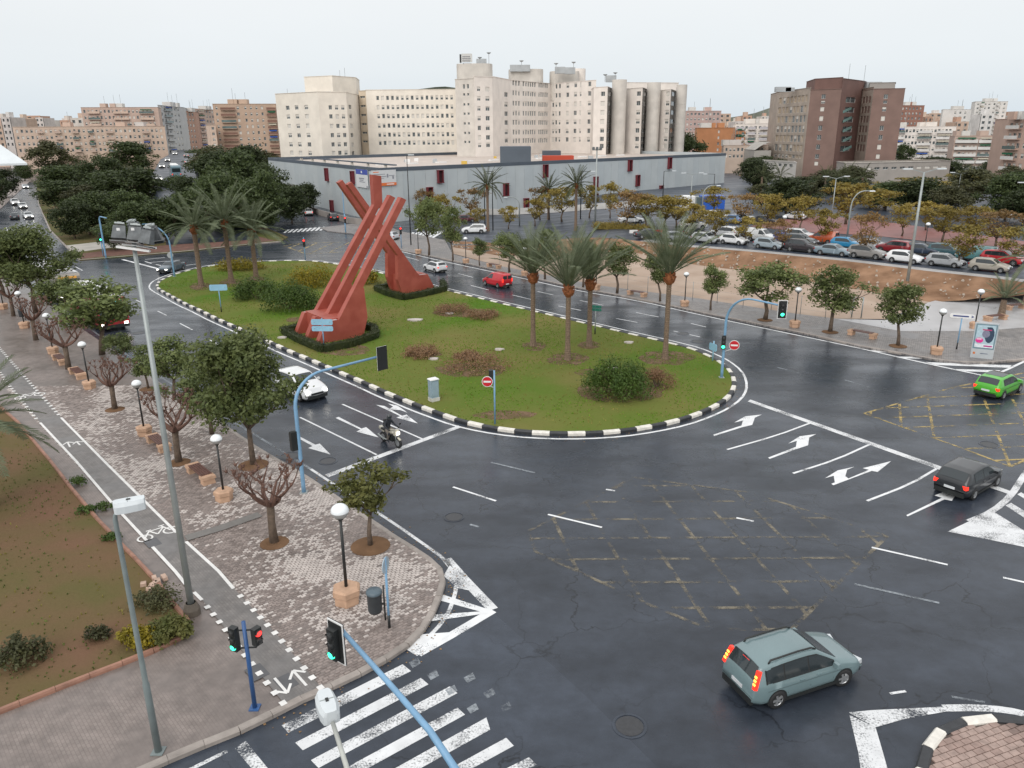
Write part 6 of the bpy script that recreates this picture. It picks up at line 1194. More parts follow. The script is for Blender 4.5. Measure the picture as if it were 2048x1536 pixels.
# floodlight mast at left
bp = G(385, 1228, .14); hm = ZT(bp, 492) - .14; t = thing('floodlight_mast', bp, 'tall grey floodlight mast with clustered lamps on left pavement', 'light mast'); pole(t, [(0, 0, 0), (0, 0, hm * .5), (0, 0, hm)], [.125, .095, .065], MT['steel'], n=14); m_ = MB(); m_.lathe([(.3, 0), (.3, .25), (.2, .5), (.18, .5)], 12); m_.build('base_sleeve', M('rust_base', (.12, .10, .08), .7, .3), t)
m_ = MB(); m_.bar((-.5, -.1, hm), (.62, -.3, hm - .12), .08, .07); m_.bar((-.5, .3, hm + .02), (.6, .2, hm - .1), .07, .06); m_.build('crossbar', MT['wpaint'], t); FG = M('floodlight_casing', (.12, .13, .135), .55, .35, 5)
for k, (x, y, z, a, tl) in enumerate(((-.42, .05, .42, .3, .5), (.12, -.05, .38, .2, .55), (.55, -.2, .30, -.3, .6), (-.05, .4, .48, 2.9, .5), (.5, .35, .35, 3.3, .5))):
    o = put('floodlight', None, t, (x, y, hm + z), a); o.rotation_euler = (tl - .9, .12, a); m_ = MB(); m_.box((0, 0, 0), (.42, .24, .42), 0, 0, .82, .7); m_.build('casing', FG, o); m_ = MB(); m_.box((0, 0, .29), (.28, .14, .05)); m_.box((0, .0, .32), (.12, .1, .03)); m_.build('cap', MT['steel'], o); m_ = MB(); m_.box((0, 0, -.3), (.5, .28, .03)); m_.build('glass', MT['glass'], o)
for sx_ in (-.3, .15): m_ = MB(); m_.box((sx_, -.22, hm + .55), (.1, .02, .08)); m_.build('data_label', WB, t)
# near lamp posts with box heads
def box_lamp(t, c, rz, s=1.0):
    o = put('lantern', None, t, c, rz); m_ = MB(); n = 12; prof = [(-.36, .13), (-.30, .19), (-.1, .21), (.2, .2), (.36, .16), (.38, .1)]
    vs = []; 
    for x, w_ in prof: vs += [(x * s, -w_ * s, -.14 * s), (x * s, -w_ * s, .05 * s), (x * s, -w_ * .7 * s, .15 * s), (x * s, w_ * .7 * s, .15 * s), (x * s, w_ * s, .05 * s), (x * s, w_ * s, -.14 * s)]
    fs = [(i * 6 + j, i * 6 + (j + 1) % 6, i * 6 + 6 + (j + 1) % 6, i * 6 + 6 + j) for i in range(5) for j in range(6)] + [tuple(range(5, -1, -1)), tuple(range(30, 36))]; m_.add(vs, fs); m_.build('casing', MT['lampgrey'], o); m_ = MB(); m_.box((0, 0, .155 * s), (.1 * s, .06 * s, .03 * s)); m_.build('photocell', MT['black'], o)
    m_ = MB(); m_.box((-.02 * s, 0, .152 * s), (.012, .28 * s, .012)); m_.build('seam', MT['steel'], o); return o
bp = G(317, 1503, .14); zt_ = ZT(bp, 1018) - .14; t = thing('lamp_post', bp, 'grey lamp post with white box lantern at lower left', 'street lamp'); LG = M('lamp_post_paint', (.19, .225, .225), .45, .15, 2); ax = Vector((.55, .55, 0)).normalized(); hx, hz = .28, zt_
pts = [Vector((0, 0, 0)), Vector((0, 0, zt_ * .3)), Vector((0, 0, zt_ * .31)), Vector((0, 0, zt_ - .3))] + [Vector((.16 * (1 - math.cos(a)), .1 * (1 - math.cos(a)), zt_ - .3 + .26 * math.sin(a))) for a in (.5, 1.0, 1.4)]; pole(t, pts, [.10, .095, .075, .06, .05, .045, .04], LG, n=12); box_lamp(t, (.34, .16, zt_ + .04), .45, 1.0); m_ = MB(); m_.box((0, 0, .015), (.34, .34, .03)); m_.build('base_plate', LG, t)
hd = G(655, 1412, 8.2); a1 = G(692, 1530, 8.05); a2 = G(730, 1680, 7.2); t = thing('lamp_post', (0, 0, 0), 'pale box lantern on a thin arm at the bottom of picture', 'street lamp'); pole(t, [hd.lerp(a1, .3), a1, a2, Vector((a2.x + .1, a2.y - .15, 4)), Vector((a2.x + .1, a2.y - .15, 0))], [.035, .04, .05, .07, .09], M('lamp_arm_grey', (.42, .43, .40), .5, .1), n=12); dv = hd - a1; box_lamp(t, hd, math.atan2(-dv.y, -dv.x), .8)
# tall masts and street lamps far right / hall
def mast(bpx, ty, label, kind, group=None, lot=True, hd=1, r=.11, end=None):
    bp = GL(*bpx) if lot else G(*bpx, .1); h = ZT(bp, ty) - bp.z; t = thing('street_lamp', bp, label, 'street lamp', group); mt = MT['steel']
    if kind == 'flood':
        pole(t, [(0, 0, 0), (0, 0, h)], [r * 1.2, r * .7], mt); m_ = MB(); m_.bar((-.8, 0, h), (.8, 0, h), .12, .12); m_.build('crossbar', mt, t)
        for x in (-.6, 0, .6): m_ = MB(); m_.box((x, -.1, h + .28), (.5, .3, .45), .2 * x, 0, .8, .7); m_.build('floodlight', FG if hd else mt, t)
    elif kind == 'curve':
        q = hd; pts = [Vector((0, 0, 0)), Vector((0, 0, h * .72))] + [Vector((q * 1.6 * (1 - math.cos(a)), 0, h * .72 + (h * .28) * math.sin(a))) for a in (.3, .6, .9, 1.2, 1.5)] + [Vector((q * 2.4, 0, h))]; pole(t, pts, [r * 1.3, r] + [r * .7] * 6, mt); m_ = MB(); m_.box((q * 2.6, 0, h - .02), (.8, .3, .14), 0, 0, .8, .6); m_.build('lantern', MT['lampgrey'], t)
    elif kind == 'arm':
        pole(t, [(0, 0, 0), (0, 0, h)], [r, r * .6], MT['black']); q = hd; m_ = MB(); m_.bar((0, 0, h - .05), (q * 1.8, 0, h + .02), .08, .08); m_.build('arm', MT['black'], t); m_ = MB(); m_.box((q * 2.2, 0, h + .02), (.9, .35, .14)); m_.build('lantern', MT['lampgrey'], t)
    elif kind == 'double':
        pole(t, [(0, 0, 0), (0, 0, h - .3)], [r, r * .6], mt)
        for s in (-1, 1): m_ = MB(); m_.bar((0, 0, h - .35), (s * 1.3, 0, h), .07, .07); m_.build('arm', mt, t); m_ = MB(); m_.box((s * 1.7, 0, h + .02), (.9, .32, .14)); m_.build('lantern', MT['lampgrey'], t)
    return t
mast((1815, 562), 338, 'tall plain grey mast rising from the clay bank', 'double', None, True, 1, .17)
mast((1692, 492), 382, 'curved street lamp in the middle of the car park', 'curve', 'curved lamps', True, 1); mast((1403, 440), 371, 'curved street lamp before the blue pavilion', 'curve', 'curved lamps', True, 1); mast((1661, 452), 353, 'double-headed street lamp in the park behind the cars', 'double'); mast((1380, 425), 346, 'double-headed street lamp right of the hall', 'double')
mast((970, 452), 343, 'dark street lamp left of the first hall palm', 'arm'); mast((986, 460), 347, 'dark street lamp at the first hall palm', 'arm', None, True, -.6); mast((1161, 438), 343, 'dark street lamp behind the right hall palm', 'arm'); mast((1325, 405), 342, 'dark street lamp before the hall right end', 'arm'); mast((1426, 400), 348, 'dark lamp at the hall right corner', 'arm', None, True, -1); mast((1190, 457), 300, 'tall floodlight pole in front of the hall', 'flood', None, True, 1, .15); mast((1039, 452), 394, 'white curved lamp by the small pale autumn tree', 'curve', None, True, -1); mast((822, 490), 310, 'tall thin pole right of the monument top', 'arm', None, False, .3, .1)
mast((2045, 470), 365, 'tall lamp pole near the right edge of park', 'double'); mast((1910, 420), 345, 'lamp pole between the olive park trees', 'double'); mast((1098, 440), 385, 'low lamp between the hall palms', 'arm')
# advertising panel
bp = G(1962, 716, .14); t = thing('advertising_panel', bp, 'grey advertising panel with pink and blue poster on right pavement', 'advertising panel', None, rot_to(CAMDIR(bp)) + .1); k = MPP(bp); W_, H_ = 39 * k, ZT(bp, 646) - .14; AG = M('panel_grey', (.44, .47, .49), .4, .06)
m_ = MB(); m_.box((0, 0, H_ / 2), (W_, .22, H_), 0, 0, 1.06, 1); m_.build('casing', AG, t); m_ = MB(); m_.box((0, -.118, H_ * .62), (W_ * .94, .012, H_ * .70)); m_.build('poster_frame', M('poster_frame', (.16, .25, .30), .3, .1), t)
PW, PH, PZ = W_ * .82, H_ * .63, H_ * .625
for pi_, (x, z, w_, h_, c, nm) in enumerate(((0, 0, 1, 1, (.42, .55, .62), 'poster'), (.22, .08, .5, .72, (.04, .065, .11), 'poster_figure'), (.02, .12, .42, .34, (.22, .22, .30), 'poster_figure'), (.05, .30, .5, .05, (.5, .05, .16), 'poster_detail'), (.18, .40, .3, .05, (.03, .05, .09), 'poster_detail'), (-.28, -.18, .42, .24, (.72, .04, .28), 'poster_badge'), (-.30, -.12, .26, .07, (.8, .5, .6), 'poster_detail'), (0, -.42, 1, .16, (.66, .70, .74), 'poster_band'), (.22, -.42, .46, .06, (.45, .03, .22), 'poster_lettering'))):
    m_ = MB()
    if nm == 'poster_badge' or nm == 'poster_figure': m_.add([(x * PW + w_ * PW / 2 * math.cos(a * .449), -.13 - .003 * pi_, PZ + z * PH + h_ * PH / 2 * math.sin(a * .449)) for a in range(14)], [tuple(range(14))])
    else: m_.box((x * PW, -.129 - .003 * pi_, PZ + z * PH), (w_ * PW, .002, h_ * PH))
    m_.build(nm, M('poster_ink', c, .3, .12, 6), t)
m_ = MB(); m_.lathe([(.005, 0), (.06, 0)], 8, (-W_ * .36, -.125, H_ * .14)); m_.box((-W_ * .36, -.118, H_ * .14), (.14, .012, .17)); m_.build('emblem', M('emblem_orange', (.6, .18, .05), .4, .3, 20), t); m_ = MB(); m_.box((W_ * .08, -.118, H_ * .14), (.5, .012, .05)); m_.build('lettering', M('panel_ink', (.12, .14, .2), .4, 0), t)
# electrical cabinet, slabs and small things on the lawn
bp = G(868, 801, .15); t = thing('electrical_cabinet', bp, 'narrow blue-grey electrical cabinet with white roof on lawn', 'cabinet', None, .62); k = MPP(bp); hh = ZT(bp, 757) - .15; m_ = MB(); m_.box((0, 0, .12), (.62, .5, .26)); m_.build('footing', M('footing', (.55, .54, .50), .7, .15), t); m_ = MB(); m_.box((0, 0, .25 + (hh - .3) / 2), (.56, .44, hh - .3)); m_.build('body', M('cabinet_blue', (.27, .36, .42), .5, .1), t); m_ = MB(); m_.box((0, 0, hh - .02), (.64, .54, .06), 0, 0, .9, .9); m_.build('roof', WB, t); m_ = MB(); m_.box((.0, -.228, hh * .55), (.46, .015, hh * .6)); m_.build('door', M('cabinet_door', (.29, .385, .45), .5, .1), t)
for k_, (x, y, lab) in enumerate(((830, 641, 'pale stone slab lying on the lawn'), (898, 628, 'small white slab by the dry shrub strip'), (998, 700, 'round white cover on the lawn between palm and shrubs'), (565, 676, 'pale stone at the hedge corner of front foot'), (722, 666, 'pink boulder beside the front foot of monument'), (868, 719, 'white stone above the cabinet'), (1258, 686, 'ringed manhole on the lawn by the kerb'), (1225, 738, 'grey slab above the round green bush'))):
    p = G(x, y, .15); m_ = MB(); r_ = .38 if k_ != 0 else .7; pts = [(r_ * (1 + .2 * math.sin(3 * a * .5 + k_)) * math.cos(a * .5), r_ * .6 * math.sin(a * .5)) for a in range(12)]; m_.prism(pts, -.02, .12); o = m_.build('stone_slab', M('slab_stone', (.52, .47, .44), .7, .2, 3)); o.location = p; tag(o, lab, 'stone')
bp = G(305, 1165, .2); m_ = MB()
for k_ in range(7): m_.box((random.uniform(-.35, .5), random.uniform(-.6, .5), .06), (random.uniform(.18, .4), random.uniform(.15, .25), .14), random.uniform(0, 3), 0, .9, .9)
o = m_.build('broken_edging', M('broken_edging', (.45, .32, .25), .8, .2)); o.location = bp; tag(o, 'broken loose edging blocks at the bed edge', 'rubble', kind='stuff')
# plot fence, gate and low walls
fn = thing('plot_fence', (0, 0, 0), 'thin wire fence posts along the sandy plot', 'fence'); fp = [G(x, y, .1) for x, y in ((1000, 534), (1060, 546), (1120, 557), (1180, 568), (1255, 580), (1295, 587), (1340, 592), (1385, 599), (1434, 606), (1486, 613), (1542, 621), (1600, 630), (1650, 637))]
for p in fp: pole(fn, [p, p + Vector((0, 0, 1.9))], .028, MT['steel'], 'post', 6)
for z in (.6, 1.2, 1.8):
    for i in range(len(fp) - 1): m_ = MB(); m_.tube([fp[i] + Vector((0, 0, z)), fp[i + 1] + Vector((0, 0, z))], .006, 4); m_.build('wire', MT['steel'], fn)
gt = thing('plot_gate', (0, 0, 0), 'grey metal gate frame at the corner of the sandy plot', 'gate'); ga, gb = G(1703, 635, .1), G(1722, 636, .1)
for p in (ga, gb): pole(gt, [p, p + Vector((0, 0, 2.0))], .06, MT['steel'], 'post', 6)
m_ = MB(); m_.bar(ga + Vector((0, 0, 1.95)), gb + Vector((0, 0, 1.95)), .05, .05); m_.build('top_rail', MT['steel'], gt); m_ = MB(); m_.bar(ga + Vector((0, 0, .1)), G(1688, 628, .1) + Vector((0, 0, 1.7)), .04, .04); m_.build('brace', MT['steel'], gt)
wl = thing('ramp_wall', (0, 0, 0), 'low concrete ramp wall before the hall left side', 'wall'); wp = GP([(770, 455), (700, 446), (640, 430), (600, 414), (560, 398)], .05)
for i in range(len(wp) - 1): m_ = MB(); m_.bar(wp[i] + Vector((0, 0, .5)), wp[i + 1] + Vector((0, 0, .5)), .3, 1.2); m_.build('wall_panel', M('ramp_concrete', (.30, .27, .25), .8, .2, .6, world=True), wl)
wl = thing('street_barrier', GL(1300, 470), 'red and white barrier boards at the plot corner', 'barrier')
for k_ in range(4): m_ = MB(); m_.box((k_ * 1.3 - 2.6, 0, .55), (1.28, .08, .5)); m_.build('board', REDS if k_ % 2 else WB, wl)
lw2 = thing('low_wall', (0, 0, 0), 'low white street wall along the hall front', 'wall'); wq = [GL(x, y) for x, y in ((905, 428), (1000, 430), (1120, 424), (1240, 416), (1350, 408))]
for i in range(len(wq) - 1): m_ = MB(); m_.bar(wq[i] + Vector((0, 0, .6)), wq[i + 1] + Vector((0, 0, .6)), .3, 1.3); m_.build('wall_panel', M('street_wall', (.55, .54, .52), .8, .12, .4, world=True), lw2)
# ================================================================ VEHICLES
def interp(tab, x): return float(np.interp(x, [a for a, b in tab], [b for a, b in tab]))
KIND = dict(  # L, W, H, top profile (x from rear -1 to front 1, z), belt, side glass range, windscreen (x0,x1), rear screen (x0,x1), wheel x
    mpv=(4.35, 1.76, 1.58, [(-1, .75), (-.97, 1.02), (-.86, 1.48), (-.6, 1.56), (-.1, 1.58), (.12, 1.54), (.50, 1.05), (.62, .98), (.9, .80), (1, .55)], .93, (-.80, .40), (.14, .50), (-.955, -.86), (-.60, .60), .32),
    hatch=(4.05, 1.72, 1.46, [(-1, .7), (-.97, .98), (-.78, 1.38), (-.55, 1.44), (-.05, 1.46), (.12, 1.41), (.44, 1.0), (.6, .95), (.9, .78), (1, .52)], .90, (-.70, .34), (.14, .44), (-.94, -.78), (-.60, .62), .30),
    sedan=(4.55, 1.76, 1.43, [(-1, .7), (-.98, .98), (-.68, 1.03), (-.40, 1.38), (-.2, 1.43), (.05, 1.42), (.14, 1.38), (.42, .99), (.6, .94), (.9, .78), (1, .52)], .90, (-.56, .34), (.15, .42), (-.66, -.42), (-.60, .62), .31),
    suv=(4.4, 1.84, 1.64, [(-1, .8), (-.97, 1.12), (-.86, 1.52), (-.6, 1.62), (-.1, 1.64), (.1, 1.6), (.42, 1.14), (.6, 1.08), (.9, .92), (1, .62)], 1.02, (-.78, .34), (.12, .42), (-.95, -.86), (-.58, .62), .35),
    van=(4.25, 1.78, 1.82, [(-1, 1.0), (-.99, 1.74), (-.9, 1.80), (-.2, 1.82), (.18, 1.74), (.52, 1.10), (.64, 1.04), (.92, .84), (1, .55)], 1.0, (-.02, .42), (.20, .52), (-.999, -.985), (-.58, .64), .31))
def car_mesh(kind):
    L, W, H, prof, belt, sg, ws, rw, wx, wr = KIND[kind]; hw = W / 2; xs = sorted(set([-1, -.985, -.96, -.92, .92, .96, .985, 1] + [a for a, b in prof] + list(np.linspace(-.9, .9, 25)) + list(sg) + list(ws))); rings = []
    for x in xs:
        zt = interp(prof, x); fx = 1 - .16 * max(0, (abs(x) - .72) / .28) ** 2.2; w_ = hw * fx; zb = .20 + .10 * max(0, (abs(x) - .85) / .15); bl = belt + .05 * (-x * .5); zl = min(bl, zt - .09); yr = .965 * w_ - max(0, zt - zl) * .30
        rings.append((x, [(0, zb), (.86 * w_, zb), (.985 * w_, zb + .12), (w_, zb + .24), (w_ * 1.0, (zb + zl) * .55), (.985 * w_, zl - .05), (.965 * w_, zl), (yr, zt - .075), (yr * .96, zt - .035), (.84 * yr, zt - .008), (.4 * yr, zt + .004), (0, zt + .008)]))
    return L, rings
def surf(rings, L, i0, i1, x0, x1, side, t0, t1, off, mat, nm, parent, n=5):
    """glass panel following the body between ring points i0 and i1"""
    xs_ = [r[0] for r in rings]; m_ = MB(); vs = []
    def rp(x, k): ys = [r[1][k][0] for r in rings]; zs_ = [r[1][k][1] for r in rings]; return float(np.interp(x, xs_, ys)), float(np.interp(x, xs_, zs_))
    for j in range(n + 1):
        f = j / n
        for tt in (t0, t1):
            x = x0 + (x1 - x0) * f; a, b = rp(x, i0), rp(x, i1); y = a[0] + (b[0] - a[0]) * tt; z = a[1] + (b[1] - a[1]) * tt; vs.append((x * L / 2, side * (y + off), z + off * .3))
    fs = [(2 * j, 2 * j + 2, 2 * j + 3, 2 * j + 1) if side < 0 else (2 * j + 1, 2 * j + 3, 2 * j + 2, 2 * j) for j in range(n)]; m_.add(vs, fs); return m_.build(nm, mat, parent, True)
WHEELS = {}
def wheel_meshes(r):
    if r in WHEELS: return WHEELS[r]
    def rot(m_): m_.v = [(x, z, y) for x, y, z in m_.v]; return m_
    a = rot(MB().lathe([(r * .6, -.1), (r * .9, -.105), (r, -.07), (r, .07), (r * .9, .105), (r * .6, .1)], 20)); b_ = MB().lathe([(.01, .07), (r * .18, .085), (r * .2, .06), (r * .58, .075), (r * .64, .1), (r * .64, -.1), (.01, -.1)], 20)
    for k in range(5): t = 6.283 * k / 5; b_.bar((0, 0, .085), (r * .6 * math.cos(t), r * .6 * math.sin(t), .09), .07, .03)
    WHEELS[r] = (a.mesh('tyre', MT['rubber'], True), rot(b_).mesh('rim', MT['rim'])); return WHEELS[r]
CARM = {}
def paint(c):
    k = tuple(c)
    if k not in CARM: CARM[k] = M('car_paint', c, .32, .06, .8, coat=.7, spec=.5)
    return CARM[k]
BODY = {}
def car(kind, col, loc, rz, label, head=0, tail=0, group=None, name='car', extras=(), s=1.0, cat='car', turn=0):
    L, W, H, prof, belt, sg, ws, rw, wx, wr = KIND[kind]; t = thing(name, loc, label, cat, group, rz); t.scale = (s, s, s); L, rings = car_mesh(kind); hw = W / 2
    if kind not in BODY:
        m_ = MB(); n = 12
        for x, r in rings:
            m_.v += [(x * L / 2, -y, z) for y, z in r] + [(x * L / 2, y, z) for y, z in r[1:-1][::-1]]
        k = 2 * n - 2
        for i in range(len(rings) - 1):
            for j in range(k): m_.f.append((i * k + j, (i + 1) * k + j, (i + 1) * k + (j + 1) % k, i * k + (j + 1) % k))
        m_.f += [tuple(range(k)), tuple((len(rings) - 1) * k + j for j in range(k - 1, -1, -1))]; m_.m = [0] * len(m_.f); BODY[kind] = m_
    BODY[kind].build('body', paint(col), t, True); g = MT['cglass']
    m_ = MB()
    for x in (-1, 1): m_.box((x * L / 2 * .985, 0, .36), (.10, W * .80, .22), 0, 0)
    m_.box((0, 0, .24), (L * .74, W * 1.004, .10)); m_.build('lower_trim', MT['black'], t)
    if kind == 'van':
        for sd_ in (-1, 1): surf(rings, L, 6, 7, -.04, .46, sd_, .08, .88, .008, g, 'side_window', t, 5)
    else:
        sp = [sg[0], sg[0] + (sg[1] - sg[0]) * .26, sg[0] + (sg[1] - sg[0]) * .62, sg[1]]
        if kind in ('hatch', 'sedan'): sp = [sg[0] + .06, sg[0] + (sg[1] - sg[0]) * .5, sg[1]]
        for sd_ in (-1, 1):
            surf(rings, L, 6, 7, sp[0] - .01, sp[-1] + .01, sd_, .03, .92, .003, MT['black'], 'window_surround', t, 8)
            for i in range(len(sp) - 1): surf(rings, L, 6, 7, sp[i] + .012, sp[i + 1] - .012, sd_, .07, .88 if i < len(sp) - 2 else .86, .007, g, 'side_window', t)
    def screen(x0, x1, nm, inset=.9):
        m_ = MB(); vs = []; nn = 4
        for j in range(nn + 1):
            x = x0 + (x1 - x0) * j / nn; zt = interp(prof, x); xs_ = [r[0] for r in rings]; y = float(np.interp(x, xs_, [r[1][8][0] for r in rings])) * inset; z1 = zt - .02
            vs += [(x * L / 2, -y, z1 + .012), (x * L / 2, -y * .5, zt + .016), (x * L / 2, 0, zt + .024), (x * L / 2, y * .5, zt + .016), (x * L / 2, y, z1 + .012)]
        dx = .012 if x1 > 0 else -.012; vs = [(a + dx, b, c) for a, b, c in vs]
        m_.add(vs, [(j * 5 + i, (j + 1) * 5 + i, (j + 1) * 5 + i + 1, j * 5 + i + 1) for j in range(nn) for i in range(4)]); return m_.build(nm, g, t, True)
    screen(ws[0] + .02, ws[1] - .02, 'windscreen')
    if kind == 'van': m_ = MB(); [m_.box((-L / 2 - .003, s_ * .38, 1.38), (.02, .6, .42)) for s_ in (-1, 1)]; m_.build('rear_window', g, t)
    else: screen(rw[0], rw[1], 'rear_window', .88)
    zh = interp(prof, .93) - .12; zt = min(belt, interp(prof, -.97)) - .13
    for sd_ in (-1, 1):
        m_ = MB(); m_.box((L / 2 * .945, sd_ * hw * .68, zh), (.22, hw * .36, .15), -sd_ * .35, 0, .85, .9); m_.build('headlight', MT['head_on'] if head else MT['head'], t)
        m_ = MB()
        if kind == 'mpv': m_.bar((-L / 2 * .975, sd_ * hw * .84, .84), (-L / 2 * .888, sd_ * hw * .74, 1.40), .12, .12, 0, (1, 0, 0))
        elif kind == 'van': m_.box((-L / 2 * .99, sd_ * hw * .80, 1.02), (.08, .16, .42))
        else: m_.box((-L / 2 * .955, sd_ * hw * .74, zt), (.16, hw * .36, .17), sd_ * .3)
        m_.build('tail_light', MT['tail_on'] if tail else MT['tail'], t)
        if kind == 'mpv':
            for f_ in (.3, .5, .7): m_ = MB(); m_.box((-L / 2 * (.975 - .087 * f_) - .07, sd_ * hw * (.84 - .1 * f_), .84 + .56 * f_), (.03, .09, .06)); m_.build('lamp_segment', MT['orange_on'], t)
        m_ = MB(); m_.box((L / 2 * (ws[1] - .10), sd_ * (hw + .07), belt + .07), (.14, .20, .13), 0, 0, .8, .9); m_.build('mirror', paint(col), t)
        for x in wx:
            a = MB(); rr = wr * 1.16; pts = [(x * L / 2 + rr * math.cos(q * .2618), sd_ * (hw * .995), wr + rr * math.sin(q * .2618)) for q in range(-2, 15)]; pts = [(p[0], sd_ * (hw + .002), max(.2, p[2])) for p in pts]; a.add(pts, [tuple(range(len(pts)))] if sd_ < 0 else [tuple(range(len(pts) - 1, -1, -1))]); a.build('wheel_arch', MT['black'], t)
            ty, ri = wheel_meshes(wr); wo = put('wheel', None, t, (x * L / 2, sd_ * (hw - .075), wr), (0 if sd_ > 0 else math.pi) + (turn if x > 0 else 0)); put('tyre', ty, wo); put('rim', ri, wo)
        for x in (-.18, .12) if kind != 'van' else (.1,): m_ = MB(); m_.box((x * L / 2, sd_ * (hw + .005), belt - .13), (.18, .03, .03)); m_.build('door_handle', paint(col), t)
    m_ = MB(); m_.box((-L / 2 - .012, 0, .62 if kind != 'van' else .55), (.02, .5, .12)); m_.build('number_plate', MT['plate'], t); m_ = MB(); m_.box((L / 2 + .002, 0, .42), (.02, .5, .11)); m_.build('number_plate', MT['plate'], t); m_ = MB(); m_.box((L / 2 * .992, 0, .58), (.04, W * .5, .12)); m_.build('grille', MT['black'], t)
    for e_ in extras:
        if e_ == 'rails':
            for sd_ in (-1, 1): m_ = MB(); y = sd_ * hw * .66; m_.tube([(-L * .36, y, H - .10), (-L * .34, y, H + .03), (-L * .1, y, H + .06), (L * .02, y, H + .04), (L * .06, y, H - .05)], .03, 6); m_.build('roof_rail', MT['black'], t, True)
        if e_ == 'seams':
            for sd_ in (-1, 1):
                for x_ in (-.42, -.02, .40): surf(rings, L, 3, 6, x_, x_ + .006, sd_, .05, 1.0, .004, MT['black'], 'door_seam', t, 1)
                surf(rings, L, 4, 5, -.78, .74, sd_, .25, .4, .004, MT['black'] if kind == 'hatch' else paint(tuple(k * .7 for k in col)), 'side_trim', t, 6)
        if e_ == 'brake': m_ = MB(); m_.box((-L / 2 * .87, 0, interp(prof, -.87) - .02), (.05, .3, .05)); m_.build('brake_light', MT['tail_on'], t)
        if e_ == 'taxi': m_ = MB(); m_.box((0, 0, H + .1), (.2, .4, .16)); m_.build('roof_sign', MT['head'], t)
        if e_ == 'darkroof': m_ = MB(); xs_ = np.linspace(-.55, .1, 5); m_.add([(x * L / 2, s_ * hw * .62, interp(prof, x) + .014) for x in xs_ for s_ in (-1, 1)], [(2 * i, 2 * i + 1, 2 * i + 3, 2 * i + 2)[::-1] for i in range(4)]); m_.build('roof_panel', MT['cglass'], t)
    return t
def by_wheels(rear, front, kind, side, z=0.0, s=1.0):
    """centre and heading from the pixel feet of the two wheels of one side; side +1: the car's left wheels"""
    a, b_ = G(*rear, z), G(*front, z); d = b_ - a; d.z = 0; d.normalize(); lf = Vector((-d.y, d.x, 0)); L, W = KIND[kind][0], KIND[kind][1]; wx = KIND[kind][8]
    c = (a + b_) / 2 - d * (sum(wx) / 2 * L / 2) * s - lf * (side * (W / 2 - .06) * s); c.z = z; return c, math.atan2(d.y, d.x)
c, a = by_wheels((1552, 1414), (1680, 1371), 'mpv', -1); car('mpv', (.155, .225, .238), c, a, 'pale green-grey people carrier with lit brake lights, nearest car', 0, 1, None, 'car', ('rails', 'brake', 'seams'), turn=-.15)
c, a = by_wheels((1945, 1000), (1992, 972), 'sedan', -1); car('hatch', (.012, .014, .017), c, a, 'black car with red tail lights at the right stop line', 0, 1, None, 'car', ('seams',))
c, a = by_wheels((2004, 799), (2037, 784), 'hatch', -1); car('hatch', (.07, .40, .02), c, a, 'bright green hatchback on the yellow box at right edge', 0, 1, None, 'car', ('darkroof', 'seams'))
c, a = by_wheels((997, 577), (968, 570), 'van', 1); car('van', (.50, .012, .022), c, a, 'red delivery van driving past the island', 0, 1, None, 'delivery_van', (), .92, 'van')
c, a = by_wheels((872, 547), (845, 540.5), 'suv', 1); car('suv', (.70, .71, .72), c, a, 'white crossover with dark roof ahead of the red van', 0, 1, None, 'car', ('darkroof', 'brake'), .84)
c, a = by_wheels((369, 539), (341, 547), 'sedan', 1); car('sedan', (.055, .085, .11), c, a, 'dark blue saloon with headlights at left end of island', 1, 0, None, 'car', (), .94)
av_ = G(753, 910) - G(599, 835); AVA = math.atan2(av_.y, av_.x); car('suv', (.74, .75, .76), G(603, 788), AVA, 'white SUV half hidden behind the largest street tree', 1, 0)
# far left avenue
for (x, y), kd, cl, lab in (((57, 437), 'sedan', (.5, .52, .53), 'silver car with headlights, nearest on the far left avenue'), ((46, 417), 'hatch', (.65, .66, .67), 'white car with headlights behind the silver one, far left'), ((31, 410), 'suv', (.6, .6, .6), 'pale car in the left lane of the far avenue'), ((51, 377), 'sedan', (.6, .62, .64), 'farthest car with headlights on the far left avenue')):
    p = G(x, y); car(kd, cl, p, math.atan2(-p.y, -p.x) + .1, lab, 1, 0)
p = G(30, 438); car('sedan', (.03, .04, .05), p, math.atan2(p.y, p.x), 'dark car driving away on the far left avenue', 0, 0)
# side street by the hall
for (x, y), a, kd, cl, lab, hd_, tl, ex in (((617, 430), 1.9, 'sedan', (.7, .7, .7), 'white taxi with lit tail lights waiting at the ramp', 0, 1, ('taxi',)), ((666, 440), 1.95, 'hatch', (.03, .02, .025), 'dark car with tail lights beside the ramp wall', 0, 1, ()), ((775, 480), 2.6, 'hatch', (.5, .52, .55), 'silver car behind the monument beams', 0, 0, ())): car(kd, cl, G(x, y), a, lab, hd_, tl, None, 'car', ex)
for (x, y), a, kd, cl, lab in (((948, 466), 3.2, 'suv', (.72, .73, .74), 'white crossover in the side street before the hall'), ((930, 444), .15, 'sedan', (.09, .015, .025), 'maroon saloon parked by the low street wall'), ((1262, 446), .1, 'sedan', (.68, .70, .71), 'white saloon behind the long low hedge'), ((1298, 476), .1, 'sedan', (.03, .035, .045), 'dark saloon at the barrier boards'), ((1352, 482), .1, 'hatch', (.25, .27, .30), 'grey hatchback left of the car park trees'), ((1385, 458), .1, 'suv', (.6, .6, .58), 'pale people carrier behind golden trees'), ((1395, 474), .1, 'hatch', (.03, .03, .035), 'black hatchback at left end of second row')): car(kd, cl, GL(x, y, .02), a, lab)
